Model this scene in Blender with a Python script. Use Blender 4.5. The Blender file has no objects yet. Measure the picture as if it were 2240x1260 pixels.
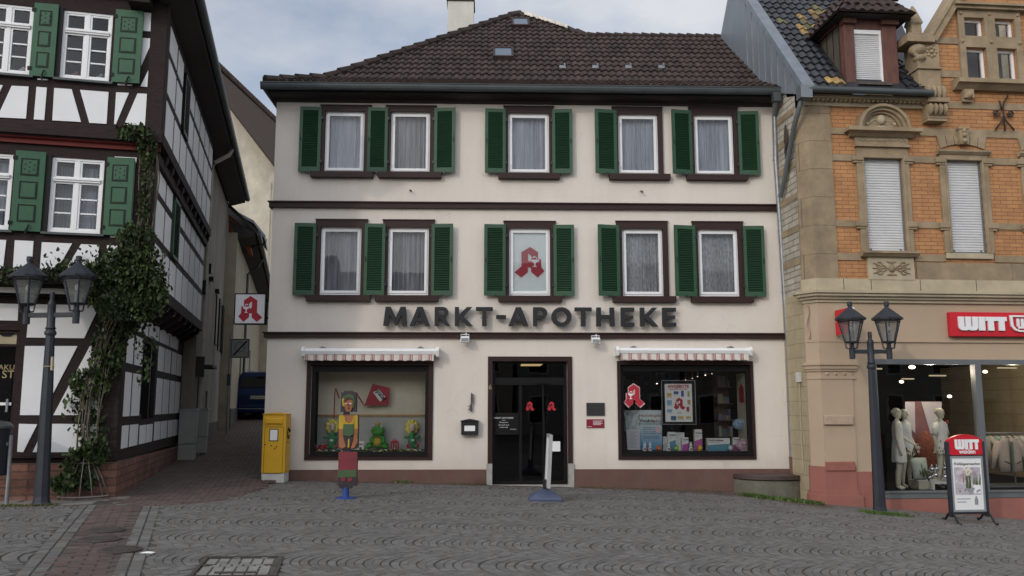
import bpy, bmesh, math, random
import numpy as np
from math import sin, cos, tan, radians as RAD, pi, sqrt
from mathutils import Vector, Matrix
from mathutils.geometry import tessellate_polygon

rnd = random.Random(7)
sc = bpy.context.scene
COL = sc.collection
FPX, PIT, EYE = 1861.0, RAD(7.86), 1.6
SKY_S, SUN_S, EXPO, GLOW = 0.15, 0.72, -0.10, 2.2


def ray(px, py):
    cx = (px - 1120) / FPX
    cy = (630 - py) / FPX
    return Vector((cx, cos(PIT) - sin(PIT) * cy, sin(PIT) + cos(PIT) * cy))


def soft(d):
    return (d + sqrt(d * d + 1)) / 2


def gz(x, y=0.0):
    x = max(-14.0, min(14.0, x))
    return 0.04 - 0.028 * x - 0.06 * soft(x - 4.8) - 0.04 * soft(-x - 5.5)


def alley_z(x, y):
    r = 0.0
    if y > 14.5:
        r = 0.022 * (y - 14.5)
    if y > 20:
        r += 0.05 * (y - 20)
    return gz(max(x, -7.0)) + r


def ghit(px, py, zf=gz):
    d = ray(px, py)
    t = 12.0
    for _ in range(80):
        t = 0.5 * t + 0.5 * (zf(t * d.x, t * d.y) - EYE) / d.z
    return Vector((t * d.x, t * d.y, zf(t * d.x, t * d.y)))


class Frame:
    def __init__(s, ox, oy, yaw):
        s.ox, s.oy, s.a = ox, oy, RAD(yaw)
        s.c, s.s = cos(s.a), sin(s.a)

    def loc(s, x, y):
        dx, dy = x - s.ox, y - s.oy
        return dx * s.c + dy * s.s, -dx * s.s + dy * s.c

    def w(s, u, y, z):
        return Vector((s.ox + u * s.c - y * s.s, s.oy + u * s.s + y * s.c, z))

    def _d(s, px, py):
        d = ray(px, py)
        return d.x * s.c + d.y * s.s, -d.x * s.s + d.y * s.c, d.z

    def hit(s, px, py, y=0.0):
        o = s.loc(0, 0)
        du, dy, dz = s._d(px, py)
        t = (y - o[1]) / dy
        return o[0] + t * du, EYE + t * dz

    def hitx(s, px, py, u=0.0):
        o = s.loc(0, 0)
        du, dy, dz = s._d(px, py)
        t = (u - o[0]) / du
        return o[1] + t * dy, EYE + t * dz

    def rect(s, l, t, r, b, y=0.0):
        """pixel box -> (u0,u1,z0,z1) on plane y"""
        mx, my = (l + r) / 2, (t + b) / 2
        return s.hit(l, my, y)[0], s.hit(r, my, y)[0], s.hit(mx, b, y)[1], s.hit(mx, t, y)[1]


M = Frame(0.0, 17.2, 1.7)
L = Frame(-6.37, 13.65, 14.0)
_p = M.w(5.56, 0, 0)
RF = Frame(_p.x + 1.3 * sin(RAD(5)), _p.y - 1.3 * cos(RAD(5)), 5.0)


# ------------------------------------------------------------------ mesh builder
class MB:
    def __init__(s):
        s.v, s.f, s.m = [], [], []

    def poly(s, pts, m=0):
        i = len(s.v)
        s.v += [tuple(p) for p in pts]
        s.f.append(tuple(range(i, i + len(pts))))
        s.m.append(m)
        return s

    def raw(s, vs, fs, m=0):
        i = len(s.v)
        s.v += [tuple(p) for p in vs]
        for f in fs:
            s.f.append(tuple(i + k for k in f))
            s.m.append(m)
        return s

    def box(s, x0, x1, y0, y1, z0, z1, m=0):
        if x0 > x1: x0, x1 = x1, x0
        if y0 > y1: y0, y1 = y1, y0
        if z0 > z1: z0, z1 = z1, z0
        vs = [(x0, y0, z0), (x1, y0, z0), (x1, y1, z0), (x0, y1, z0), (x0, y0, z1), (x1, y0, z1), (x1, y1, z1), (x0, y1, z1)]
        return s.raw(vs, [(0, 3, 2, 1), (4, 5, 6, 7), (0, 1, 5, 4), (1, 2, 6, 5), (2, 3, 7, 6), (3, 0, 4, 7)], m)

    def obox(s, mat, m=0):
        """unit box (-.5..5) through a matrix"""
        vs = [mat @ Vector(p) for p in [(-.5, -.5, -.5), (.5, -.5, -.5), (.5, .5, -.5), (-.5, .5, -.5), (-.5, -.5, .5), (.5, -.5, .5), (.5, .5, .5), (-.5, .5, .5)]]
        return s.raw(vs, [(0, 3, 2, 1), (4, 5, 6, 7), (0, 1, 5, 4), (1, 2, 6, 5), (2, 3, 7, 6), (3, 0, 4, 7)], m)

    def prism(s, loops, y0, y1, m=0, ax='y', m2=None):
        """polygon (list of 2d pts, or list of loops: outer + holes) extruded along an axis"""
        if not isinstance(loops[0][0], (tuple, list, Vector)):
            loops = [loops]
        def P(p, t):
            return (p[0], t, p[1]) if ax == 'y' else (t, p[0], p[1]) if ax == 'x' else (p[0], p[1], t)
        tris = tessellate_polygon([[Vector((p[0], p[1], 0)) for p in lp] for lp in loops])
        flat = [p for lp in loops for p in lp]
        n = len(flat)
        i = len(s.v)
        s.v += [P(p, y0) for p in flat] + [P(p, y1) for p in flat]
        for t in tris:
            s.f.append((i + t[0], i + t[1], i + t[2])); s.m.append(m)
            s.f.append((i + n + t[2], i + n + t[1], i + n + t[0])); s.m.append(m if m2 is None else m2)
        k = 0
        for lp in loops:
            q = len(lp)
            for a in range(q):
                b = (a + 1) % q
                s.f.append((i + k + a, i + k + b, i + n + k + b, i + n + k + a)); s.m.append(m if m2 is None else m2)
            k += q
        return s

    def tube(s, pts, r, n=8, m=0):
        pts = [Vector(p) for p in pts]
        rs = r if isinstance(r, (list, tuple)) else [r] * len(pts)
        rings = []
        up = Vector((0, 0, 1))
        for k, p in enumerate(pts):
            a = pts[max(k - 1, 0)]; b = pts[min(k + 1, len(pts) - 1)]
            d = (b - a).normalized()
            ref = up if abs(d.dot(up)) < .95 else Vector((0, 1, 0))
            x = d.cross(ref).normalized(); y = x.cross(d).normalized()
            i = len(s.v)
            for j in range(n):
                t = 2 * pi * j / n
                s.v.append(tuple(p + (x * cos(t) + y * sin(t)) * rs[k]))
            rings.append(i)
        for a, b in zip(rings, rings[1:]):
            for j in range(n):
                q = (j + 1) % n
                s.f.append((a + j, a + q, b + q, b + j)); s.m.append(m)
        s.f.append(tuple(rings[0] + j for j in range(n))[::-1]); s.m.append(m)
        s.f.append(tuple(rings[-1] + j for j in range(n))); s.m.append(m)
        return s

    def loft(s, rings, n=14, m=0, ph=0.0):
        """rings: (cx,cy,cz,rx,ry)"""
        ids = []
        for (cx, cy, cz, rx, ry) in rings:
            i = len(s.v)
            for j in range(n):
                t = 2 * pi * j / n + ph
                s.v.append((cx + rx * cos(t), cy + ry * sin(t), cz))
            ids.append(i)
        for a, b in zip(ids, ids[1:]):
            for j in range(n):
                q = (j + 1) % n
                s.f.append((a + j, a + q, b + q, b + j)); s.m.append(m)
        s.f.append(tuple(ids[0] + j for j in range(n))[::-1]); s.m.append(m)
        s.f.append(tuple(ids[-1] + j for j in range(n))); s.m.append(m)
        return s

    def lathe(s, cx, cy, prof, n=16, m=0, ph=0.0):
        return s.loft([(cx, cy, z, r, r) for r, z in prof], n, m, ph)

    def ell(s, c, r, n=12, k=8, m=0, rot=None):
        i = len(s.v)
        rx, ry, rz = r if isinstance(r, (tuple, list)) else (r, r, r)
        for a in range(k + 1):
            th = pi * a / k
            for b in range(n):
                ph = 2 * pi * b / n
                v = Vector((rx * sin(th) * cos(ph), ry * sin(th) * sin(ph), rz * cos(th)))
                if rot: v = rot @ v
                s.v.append((c[0] + v.x, c[1] + v.y, c[2] + v.z))
        for a in range(k):
            for b in range(n):
                q = (b + 1) % n
                s.f.append((i + a * n + b, i + (a + 1) * n + b, i + (a + 1) * n + q, i + a * n + q)); s.m.append(m)
        return s

    def build(s, name, mats, parent=None, smooth=False, fix=True, bevel=0.0, auto=False):
        me = bpy.data.meshes.new(name)
        me.from_pydata(s.v, [], s.f)
        if not isinstance(mats, (list, tuple)): mats = [mats]
        for q in mats: me.materials.append(q)
        if len(mats) > 1:
            me.polygons.foreach_set('material_index', s.m)
        if fix:
            bm = bmesh.new(); bm.from_mesh(me)
            if smooth: bmesh.ops.remove_doubles(bm, verts=bm.verts, dist=1e-5)
            bmesh.ops.recalc_face_normals(bm, faces=bm.faces)
            bm.to_mesh(me); bm.free()
        if smooth:
            me.polygons.foreach_set('use_smooth', [True] * len(me.polygons))
            if auto: me.set_sharp_from_angle(angle=RAD(40))
        me.update()
        o = bpy.data.objects.new(name, me)
        COL.objects.link(o)
        if parent is not None: o.parent = parent
        if bevel:
            b = o.modifiers.new('bevel', 'BEVEL'); b.width = bevel; b.segments = 2; b.limit_method = 'ANGLE'
        return o


def tag(o, label, cat, group=None, kind=None):
    if label: o['label'] = label
    if cat: o['category'] = cat
    if group: o['group'] = group
    if kind: o['kind'] = kind
    return o


def thing(name, label, cat, loc=(0, 0, 0), rz=0.0, group=None):
    o = bpy.data.objects.new(name, None)
    o.empty_display_size = .2
    COL.objects.link(o)
    o.location = loc
    o.rotation_euler = (0, 0, rz)
    return tag(o, label, cat, group)


def at(fr, name, label, cat, u, y, z, group=None, turn=0.0):
    return thing(name, label, cat, fr.w(u, y, z), fr.a + turn, group)


def copy_tree(o, parent=None):
    c = o.copy(); COL.objects.link(c)
    if parent is not None: c.parent = parent
    for ch in list(o.children): copy_tree(ch, c)
    return c


def text(name, s, size, x, y, z, m, parent, depth=.004, align='CENTER', offset=0.0, roll=0.0, shear=0.0, sx=1.0, yaw=0.0):
    """lettering standing upright in the xz plane of its parent, facing -y"""
    cu = bpy.data.curves.new(name, 'FONT')
    cu.body = s; cu.size = size; cu.extrude = depth / 2; cu.align_x = align; cu.offset = offset; cu.shear = shear
    cu.resolution_u = 3
    tmp = bpy.data.objects.new(name, cu); COL.objects.link(tmp)
    dg = bpy.context.evaluated_depsgraph_get()
    me = bpy.data.meshes.new_from_object(tmp.evaluated_get(dg))
    bpy.data.objects.remove(tmp)
    me.materials.clear(); me.materials.append(m)
    mat = Matrix.Translation((x, y, z)) @ Matrix.Rotation(yaw, 4, 'Z') @ Matrix.Rotation(RAD(90), 4, 'X') @ Matrix.Rotation(roll, 4, 'Z') @ Matrix.Scale(sx, 4, (1, 0, 0))
    me.transform(mat)
    o = bpy.data.objects.new(name, me); COL.objects.link(o)
    if parent is not None: o.parent = parent
    return o


# ------------------------------------------------------------------ materials
def new_mat(name):
    m = bpy.data.materials.new(name); m.use_nodes = True
    nt = m.node_tree; nt.nodes.clear()
    out = nt.nodes.new('ShaderNodeOutputMaterial')
    return m, nt, out


class N:
    """tiny node helper"""
    def __init__(s, nt): s.nt = nt
    def add(s, t, **kw):
        n = s.nt.nodes.new(t)
        for k, v in kw.items(): setattr(n, k, v)
        return n
    def link(s, a, b): s.nt.links.new(a, b)
    def val(s, sock, v):
        if hasattr(v, 'is_output'): s.link(v, sock)
        else: sock.default_value = v
    def math(s, op, a, b=0.0, c=None):
        n = s.add('ShaderNodeMath', operation=op); s.val(n.inputs[0], a); s.val(n.inputs[1], b)
        if c is not None: s.val(n.inputs[2], c)
        return n.outputs[0]
    def mix(s, f, a, b, bt='MIX'):
        n = s.add('ShaderNodeMix', data_type='RGBA', blend_type=bt)
        s.val(n.inputs[0], f); s.val(n.inputs[6], a); s.val(n.inputs[7], b)
        return n.outputs[2]
    def noise(s, vec, scale, detail=4, rough=.55):
        n = s.add('ShaderNodeTexNoise'); n.inputs['Scale'].default_value = scale; n.inputs['Detail'].default_value = detail
        n.inputs['Roughness'].default_value = rough
        if vec is not None: s.link(vec, n.inputs['Vector'])
        return n.outputs['Fac']
    def ramp(s, f, p0, p1, c0=(0, 0, 0, 1), c1=(1, 1, 1, 1)):
        n = s.add('ShaderNodeValToRGB'); e = n.color_ramp.elements
        e[0].position, e[1].position = p0, p1; e[0].color, e[1].color = c0, c1
        s.link(f, n.inputs[0]); return n.outputs[0]
    def obj(s): return s.add('ShaderNodeTexCoord').outputs['Object']
    def mapv(s, vec, sc=(1, 1, 1), rot=(0, 0, 0), loc=(0, 0, 0)):
        n = s.add('ShaderNodeMapping'); s.link(vec, n.inputs[0]); n.inputs['Scale'].default_value = sc
        n.inputs['Rotation'].default_value = rot; n.inputs['Location'].default_value = loc; return n.outputs[0]
    def bump(s, h, st=.3, dist=.01):
        n = s.add('ShaderNodeBump'); n.inputs['Strength'].default_value = st; n.inputs['Distance'].default_value = dist
        s.link(h, n.inputs['Height']); return n.outputs[0]
    def bsdf(s, out, color, rough=.7, metal=0.0, normal=None, spec=.5):
        b = s.add('ShaderNodeBsdfPrincipled'); s.val(b.inputs['Base Color'], color); s.val(b.inputs['Roughness'], rough)
        s.val(b.inputs['Metallic'], metal); b.inputs['Specular IOR Level'].default_value = spec
        if normal is not None: s.link(normal, b.inputs['Normal'])
        s.link(b.outputs[0], out.inputs[0]); return b


def c4(c, k=1.0): return (min(c[0] * k, 1), min(c[1] * k, 1), min(c[2] * k, 1), 1)


def mat(name, color, rough=.7, var=.15, scale=6.0, stretch=(1, 1, 1), bump=0.0, bscale=90.0, metal=0.0, spec=.5, dirt=0.0, dcol=(.06, .05, .04), island=0.0, streak=0.0, objvar=0.0, col2=None, splash=None, crack=0.0):
    m, nt, out = new_mat(name); n = N(nt)
    v = n.mapv(n.obj(), stretch)
    f = n.noise(v, scale, 5, .6)
    f = n.ramp(f, .3, .7)
    col = n.mix(f, c4(color, 1 - var), c4(color, 1 + var))
    if island:
        g = n.add('ShaderNodeNewGeometry').outputs['Random Per Island']
        k = n.math('MULTIPLY_ADD', g, 2 * island, 1 - island)
        vm = n.add('ShaderNodeVectorMath', operation='SCALE'); n.link(col, vm.inputs[0]); n.link(k, vm.inputs['Scale']); col = vm.outputs[0]
    if dirt:
        d = n.ramp(n.noise(n.mapv(n.obj(), (1.3, 1.3, .35)), 1.7, 6, .7), .45, .8)
        col = n.mix(n.math('MULTIPLY', d, dirt), col, c4(dcol))
    if col2:
        g = n.add('ShaderNodeNewGeometry').outputs['Random Per Island']
        col = n.mix(n.math('FRACT', n.math('MULTIPLY', g, 17.3)), col, n.mix(1.0, col, c4(col2), 'MULTIPLY'))
    if splash:
        sp = n.add('ShaderNodeSeparateXYZ'); n.link(n.obj(), sp.inputs[0])
        h = n.math('ADD', sp.outputs[2], n.math('MULTIPLY', n.noise(n.obj(), 2.6, 5, .65), -.55))
        k_ = n.add('ShaderNodeMapRange'); n.link(h, k_.inputs[0]); k_.inputs[1].default_value = splash[0]; k_.inputs[2].default_value = splash[1]; k_.inputs[3].default_value = splash[2]; k_.inputs[4].default_value = 0
        col = n.mix(k_.outputs[0], col, c4(dcol))
    if crack:
        vo = n.add('ShaderNodeTexVoronoi', feature='DISTANCE_TO_EDGE'); vo.inputs['Scale'].default_value = .55
        wv = n.add('ShaderNodeVectorMath', operation='MULTIPLY_ADD'); nz = n.add('ShaderNodeTexNoise'); nz.inputs['Scale'].default_value = 3.0; nz.inputs['Detail'].default_value = 6; n.link(n.obj(), nz.inputs['Vector'])
        n.link(nz.outputs['Color'], wv.inputs[0]); wv.inputs[1].default_value = (.35, .35, .35); n.link(n.obj(), wv.inputs[2]); n.link(wv.outputs[0], vo.inputs['Vector'])
        ln = n.math('LESS_THAN', vo.outputs['Distance'], .0022)
        mk = n.ramp(n.noise(n.obj(), .8, 2, .5), .52, .6)
        col = n.mix(n.math('MULTIPLY', n.math('MULTIPLY', ln, mk), crack), col, c4(dcol))
    if streak:
        d = n.ramp(n.noise(n.mapv(n.obj(), (5.5, 5.5, .22)), 2.2, 5, .65), .50, .78)
        col = n.mix(n.math('MULTIPLY', d, streak * 2), col, c4(dcol))
    if objvar:
        g = n.add('ShaderNodeObjectInfo').outputs['Random']
        vm = n.add('ShaderNodeVectorMath', operation='SCALE'); n.link(col, vm.inputs[0]); n.link(n.math('MULTIPLY_ADD', g, 2 * objvar, 1 - objvar), vm.inputs['Scale']); col = vm.outputs[0]
    nor = None
    if bump: nor = n.bump(n.noise(n.obj(), bscale, 3, .6), bump, .006)
    n.bsdf(out, col, rough, metal, nor, spec)
    return m


def glass(name, tint=(.9, .93, .95), k=1.6, rough=.01):
    m, nt, out = new_mat(name); n = N(nt)
    tr = n.add('ShaderNodeBsdfTransparent'); tr.inputs[0].default_value = c4(tint)
    gl = n.add('ShaderNodeBsdfGlossy'); gl.inputs['Roughness'].default_value = rough; gl.inputs[0].default_value = (1, 1, 1, 1)
    fr = n.add('ShaderNodeFresnel'); fr.inputs[0].default_value = 1.5
    wob = n.bump(n.noise(n.obj(), 1.3, 2), .06, .02); n.link(wob, gl.inputs['Normal'])
    f = n.math('MINIMUM', n.math('MULTIPLY', fr.outputs[0], k), 1.0)
    mx = n.add('ShaderNodeMixShader'); n.link(f, mx.inputs[0]); n.link(tr.outputs[0], mx.inputs[1]); n.link(gl.outputs[0], mx.inputs[2])
    n.link(mx.outputs[0], out.inputs[0]); return m


def emit(name, color, s):
    m, nt, out = new_mat(name); n = N(nt)
    e = n.add('ShaderNodeEmission'); e.inputs[0].default_value = c4(color); e.inputs[1].default_value = s
    n.link(e.outputs[0], out.inputs[0]); return m


def bricks(name, c1, c2, mortar, bw, bh, ms=.012, coord=(0, 2), rough=.8, bump=.5, var=.25, off=.5, dirt=0.0, scl=1.0):
    m, nt, out = new_mat(name); n = N(nt)
    o = n.obj(); sp = n.add('ShaderNodeSeparateXYZ'); n.link(o, sp.inputs[0])
    cb = n.add('ShaderNodeCombineXYZ')
    n.link(sp.outputs[coord[0]], cb.inputs[0]); n.link(sp.outputs[coord[1]], cb.inputs[1])
    b = n.add('ShaderNodeTexBrick'); b.offset = off
    n.link(cb.outputs[0], b.inputs['Vector'])
    b.inputs['Color1'].default_value = c4(c1); b.inputs['Color2'].default_value = c4(c2); b.inputs['Mortar'].default_value = c4(mortar)
    b.inputs['Scale'].default_value = 1.0; b.inputs['Mortar Size'].default_value = ms; b.inputs['Mortar Smooth'].default_value = .3
    b.inputs['Brick Width'].default_value = bw; b.inputs['Row Height'].default_value = bh; b.inputs['Bias'].default_value = 0
    f = n.ramp(n.noise(o, 3.0, 6, .65), .3, .7)
    col = n.mix(1.0, b.outputs['Color'], n.mix(f, (1 - var, 1 - var, 1 - var, 1), (1 + var * .5,) * 3 + (1,)), 'MULTIPLY')
    if dirt:
        d = n.ramp(n.noise(n.mapv(o, (1.3, 1.3, .4)), 1.5, 6, .7), .42, .8)
        col = n.mix(n.math('MULTIPLY', d, dirt), col, (.05, .045, .035, 1))
    h = n.math('ADD', n.math('MULTIPLY', b.outputs['Fac'], -1.0), n.math('MULTIPLY', n.noise(o, 40, 3), .5))
    n.bsdf(out, col, rough, 0, n.bump(h, bump, .01)); return m


W = {}
W['plaster'] = mat('cream_plaster', (.69, .628, .56), .9, .04, 1.6, (1, 1, .5), .6, 26, dirt=.10, dcol=(.34, .29, .24), streak=.04, splash=(.05, .55, .30), crack=.25)
W['brown'] = mat('brown_paint', (.034, .0165, .014), .5, .15, 5, (1, 1, 6), .1, spec=.25)
W['plinth'] = mat('brown_plinth', (.125, .066, .052), .85, .1, 3, (1, 1, 1), .3, 50, dirt=.25, dcol=(.2, .17, .13))
W['pvc'] = mat('white_frame', (.78, .78, .78), .35, .02, 5)
W['green'] = mat('green_paint', (.021, .074, .035), .55, .14, 4, (1, 1, 4), objvar=.12, dirt=.12, dcol=(.05, .075, .05))
W['green2'] = mat('old_green_paint', (.020, .088, .040), .6, .14, 5, (3, 3, 1), dirt=.12)
W['glass'] = glass('window_glass', (.94, .95, .96), k=.9)
W['shopglass'] = glass('shop_glass', (.93, .94, .93), k=.9)
W['curtain'] = mat('sheer_curtain', (.42, .44, .49), .9, .30, 9, (2.2, 2.2, .12))  # vertical tone streaks paint the light and shade of the folds into the cloth
W['lace'] = mat('lace_curtain', (.44, .45, .46), .9, .40, 34, (1, 1, .35))
W['drape'] = mat('grey_drape', (.29, .295, .32), .9, .42, 9, (2.0, 2.0, .08))  # fold shading put into the colour as stretched streaks
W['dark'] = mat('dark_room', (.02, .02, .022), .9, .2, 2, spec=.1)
W['room'] = mat('dim_room', (.10, .095, .085), .9, .2, 2)
W['zinc'] = mat('weathered_zinc', (.20, .22, .23), .45, .12, 3, (1, 1, .5), metal=.6)
W['gutter'] = mat('dark_gutter', (.062, .072, .074), .5, .12, 3, metal=.2)
W['steel'] = mat('galvanised_steel', (.27, .28, .29), .45, .2, 6, metal=.6)
W['cladding'] = mat('zinc_cladding', (.20, .225, .25), .5, .1, 3, (1, 1, .4), metal=.35)
W['tile'] = mat('brown_roof_tile', (.042, .029, .025), .75, .25, 2.2, bump=.3, bscale=60, island=.27, dirt=.2, dcol=(.085, .06, .05), spec=.25)
W['tile2'] = mat('black_glazed_tile', (.022, .023, .028), .42, .25, 3, island=.4)
W['tile_y'] = mat('yellow_tile', (.25, .16, .055), .6, .45, 14, island=.45)
W['tile_g'] = mat('olive_tile', (.11, .10, .04), .6, .3, 9, island=.35)
W['mortar'] = mat('lime_mortar', (.5, .46, .4), .9, .3, 6, bump=.6, bscale=30)
W['anthra'] = mat('anthracite_letter', (.020, .021, .023), .55, .12, 4, spec=.3)
W['red'] = mat('sign_red', (.42, .018, .035), .45, .04, 5)
W['white'] = mat('sign_white', (.8, .8, .8), .5, .03, 5)
W['wred'] = mat('bright_red', (.56, .012, .025), .4, .03, 5)
W['black'] = mat('black_metal', (.014, .014, .016), .4, .2, 5)
W['frameblk'] = mat('dark_frame', (.009, .008, .008), .45, .2, 5, spec=.2)
W['lampgrey'] = mat('slate_lamp_paint', (.026, .030, .039), .5, .12, 5, spec=.35)
W['lampglass'] = None
W['yellow'] = mat('post_yellow', (.66, .36, .012), .4, .05, 3, dirt=.06)
W['concrete'] = mat('concrete', (.33, .32, .29), .9, .2, 5, bump=.4, dirt=.35, dcol=(.12, .12, .08))
W['lightstone'] = mat('pale_concrete', (.55, .54, .5), .9, .1, 5, bump=.3)
W['awning'] = mat('awning_casing', (.76, .76, .76), .35, .03, 4)
W['timber'] = mat('dark_timber', (.030, .020, .019), .8, .3, 7, (1, 1, 5), .35, 40, spec=.2)
W['timber_red'] = mat('red_moulding', (.12, .014, .009), .6, .15, 5, spec=.3)
W['panel'] = mat('white_infill', (.76, .765, .775), .9, .03, 2, bump=.3, bscale=30)
W['redstone'] = bricks('red_sandstone_blocks', (.19, .08, .054), (.27, .125, .09), (.13, .08, .06), .55, .118, .014, var=.55, bump=1.0, dirt=.3)
W['redstone_side'] = bricks('red_sandstone_side', (.19, .08, .054), (.27, .125, .09), (.13, .08, .06), .55, .118, .014, coord=(1, 2), var=.55, bump=1.0, dirt=.3)
W['greyplaster'] = mat('grey_old_plaster', (.25, .23, .2), .95, .25, 1.5, (1, 1, .35), .5, 20, dirt=.5, dcol=(.09, .08, .07))
W['creamplaster'] = mat('aged_cream_plaster', (.5, .45, .36), .95, .18, 1.6, (1, 1, .6), .5, 18, dirt=.3, dcol=(.25, .22, .17))
W['soffit'] = mat('dark_soffit', (.03, .024, .022), .8, .25, 6, (1, 5, 1))
W['clay'] = mat('orange_clay_brick', (.36, .10, .04), .85, .2, 9)
W['sand'] = mat('tan_sandstone', (.30, .228, .142), .9, .26, 2.6, (1, 1, 1), .8, 30, dirt=.45, dcol=(.12, .095, .065))
W['sandblock'] = bricks('sandstone_blocks', (.31, .235, .145), (.27, .205, .13), (.16, .12, .08), 4.1, .56, .006, var=.3, bump=.5, dirt=.22)
W['sand2'] = mat('pale_sandstone', (.42, .36, .25), .9, .16, 2.5, (1, 1, 1), .4, 45, dirt=.2, dcol=(.2, .16, .11))
W['sandpaint'] = mat('beige_painted_stone', (.44, .335, .235), .85, .05, 1.4, (1, 1, 1), .25, 40, dirt=.08, dcol=(.2, .14, .1))
W['redpaint'] = mat('red_painted_plinth', (.30, .115, .088), .75, .1, 2.5, bump=.3, bscale=40, dirt=.15, dcol=(.2, .13, .1))
W['orange'] = bricks('orange_clinker', (.49, .24, .095), (.42, .195, .08), (.17, .095, .05), .25, .078, .006, var=.2, bump=.4, dirt=.1)
W['sidebrick'] = bricks('pale_stone_courses', (.50, .46, .38), (.42, .38, .31), (.22, .19, .15), .42, .125, .012, coord=(1, 2), var=.3, bump=.9, dirt=.15)
W['sideblock'] = bricks('beige_block_wall', (.42, .35, .22), (.4, .33, .21), (.28, .22, .14), .5, .28, .008, coord=(1, 2), var=.15, bump=.4)
W['dormer'] = mat('red_brown_wood', (.115, .043, .029), .65, .3, 6, (2, 2, .6), dirt=.25, dcol=(.03, .02, .015))
W['dormer_side'] = mat('brown_board', (.075, .06, .045), .7, .3, 6, (3, 3, .5))
W['roller'] = mat('grey_roller_slats', (.56, .56, .56), .5, .06, 3)
W['shopgrey'] = mat('grey_shopfront', (.155, .165, .17), .4, .05, 3, metal=.2)
W['iron'] = mat('rusty_iron', (.05, .028, .02), .7, .35, 8)
W['leadgrey'] = mat('lead_flashing', (.19, .215, .245), .5, .15, 4, metal=.3)
W['bluecar'] = mat('blue_car_paint', (.006, .02, .08), .25, .03, 3, metal=.3)
W['carglass'] = mat('tinted_car_glass', (.01, .012, .015), .08, .1, 3)
W['rubber'] = mat('rubber', (.015, .015, .015), .8, .2, 5)
W['signgrey'] = mat('dull_grey_sign', (.27, .28, .28), .6, .1, 5)
W['cabinet'] = mat('grey_cabinet', (.33, .33, .31), .6, .08, 3, dirt=.2)
W['cobble'] = mat('grey_setts', (.130, .128, .125), .8, .14, 2.2, bump=.3, bscale=120, island=.23, dirt=.35, dcol=(.075, .072, .058), col2=(.92, .86, .78))
W['joint'] = mat('sandy_joint', (.06, .056, .05), .95, .3, 6)
W['ground'] = mat('joint_ground', (.060, .056, .048), .95, .35, 1.6)
W['paver'] = mat('red_brown_paver', (.088, .061, .053), .85, .2, 7, bump=.4, island=.25, dirt=.3, dcol=(.06, .05, .045))
W['slab'] = mat('beige_slab', (.21, .19, .17), .85, .12, 3, bump=.4, island=.12)
W['asphalt'] = mat('grey_asphalt', (.12, .11, .105), .9, .15, 8, bump=.6)
W['leaf'] = mat('vine_leaf', (.034, .055, .016), .6, .4, 3, island=.6, spec=.3)
W['weed'] = mat('weed_green', (.075, .12, .025), .7, .35, 3, island=.4)
W['moss'] = mat('dry_moss', (.10, .10, .03), .8, .35, 3, island=.4)
W['stem'] = mat('pale_stem', (.13, .105, .075), .85, .25, 9)
W['cage'] = mat('pale_rusty_cage', (.22, .20, .175), .6, .3, 9)
W['manhole'] = mat('cast_iron_cover', (.055, .045, .04), .7, .3, 12, bump=.9, bscale=60)
W['paper'] = mat('paper', (.78, .78, .77), .8, .03, 5)
W['wood'] = mat('bench_board', (.06, .04, .034), .6, .3, 6, (.6, 6, 6))
W['gold'] = mat('gold_lettering', (.35, .28, .14), .5, .1, 5)
W['cream'] = mat('cream_cloth', (.6, .56, .45), .9, .05, 5)
W['skin'] = mat('mannequin_cream', (.62, .6, .49), .5, .03, 5)

def frosted(name, c, a):
    m, nt, out = new_mat(name); n = N(nt)
    tr = n.add('ShaderNodeBsdfTransparent'); tr.inputs[0].default_value = (.85, .87, .86, 1)
    df = n.add('ShaderNodeBsdfDiffuse'); df.inputs[0].default_value = c4(c); tl = n.add('ShaderNodeBsdfTranslucent'); tl.inputs[0].default_value = c4(c)
    gl = n.add('ShaderNodeBsdfGlossy'); gl.inputs['Roughness'].default_value = .08
    a1 = n.add('ShaderNodeMixShader'); a1.inputs[0].default_value = .5; n.link(df.outputs[0], a1.inputs[1]); n.link(tl.outputs[0], a1.inputs[2])
    a2 = n.add('ShaderNodeMixShader'); a2.inputs[0].default_value = a; n.link(tr.outputs[0], a2.inputs[1]); n.link(a1.outputs[0], a2.inputs[2])
    a3 = n.add('ShaderNodeMixShader'); a3.inputs[0].default_value = .05; n.link(a2.outputs[0], a3.inputs[1]); n.link(gl.outputs[0], a3.inputs[2])
    n.link(a3.outputs[0], out.inputs[0]); return m
W['lampglass'] = frosted('lantern_glass', (.42, .43, .42), .38)
W['mossconc'] = mat('mossy_concrete', (.135, .128, .10), .95, .3, 4, bump=.6, bscale=40, dirt=.5, dcol=(.06, .065, .035))

# ================================================================== PHARMACY BUILDING
def proj(p):
    x, y, z = p[0], p[1], p[2] - EYE
    f = y * cos(PIT) + z * sin(PIT)
    return 1120 + FPX * x / f, 630 - FPX * (-y * sin(PIT) + z * cos(PIT)) / f


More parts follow.
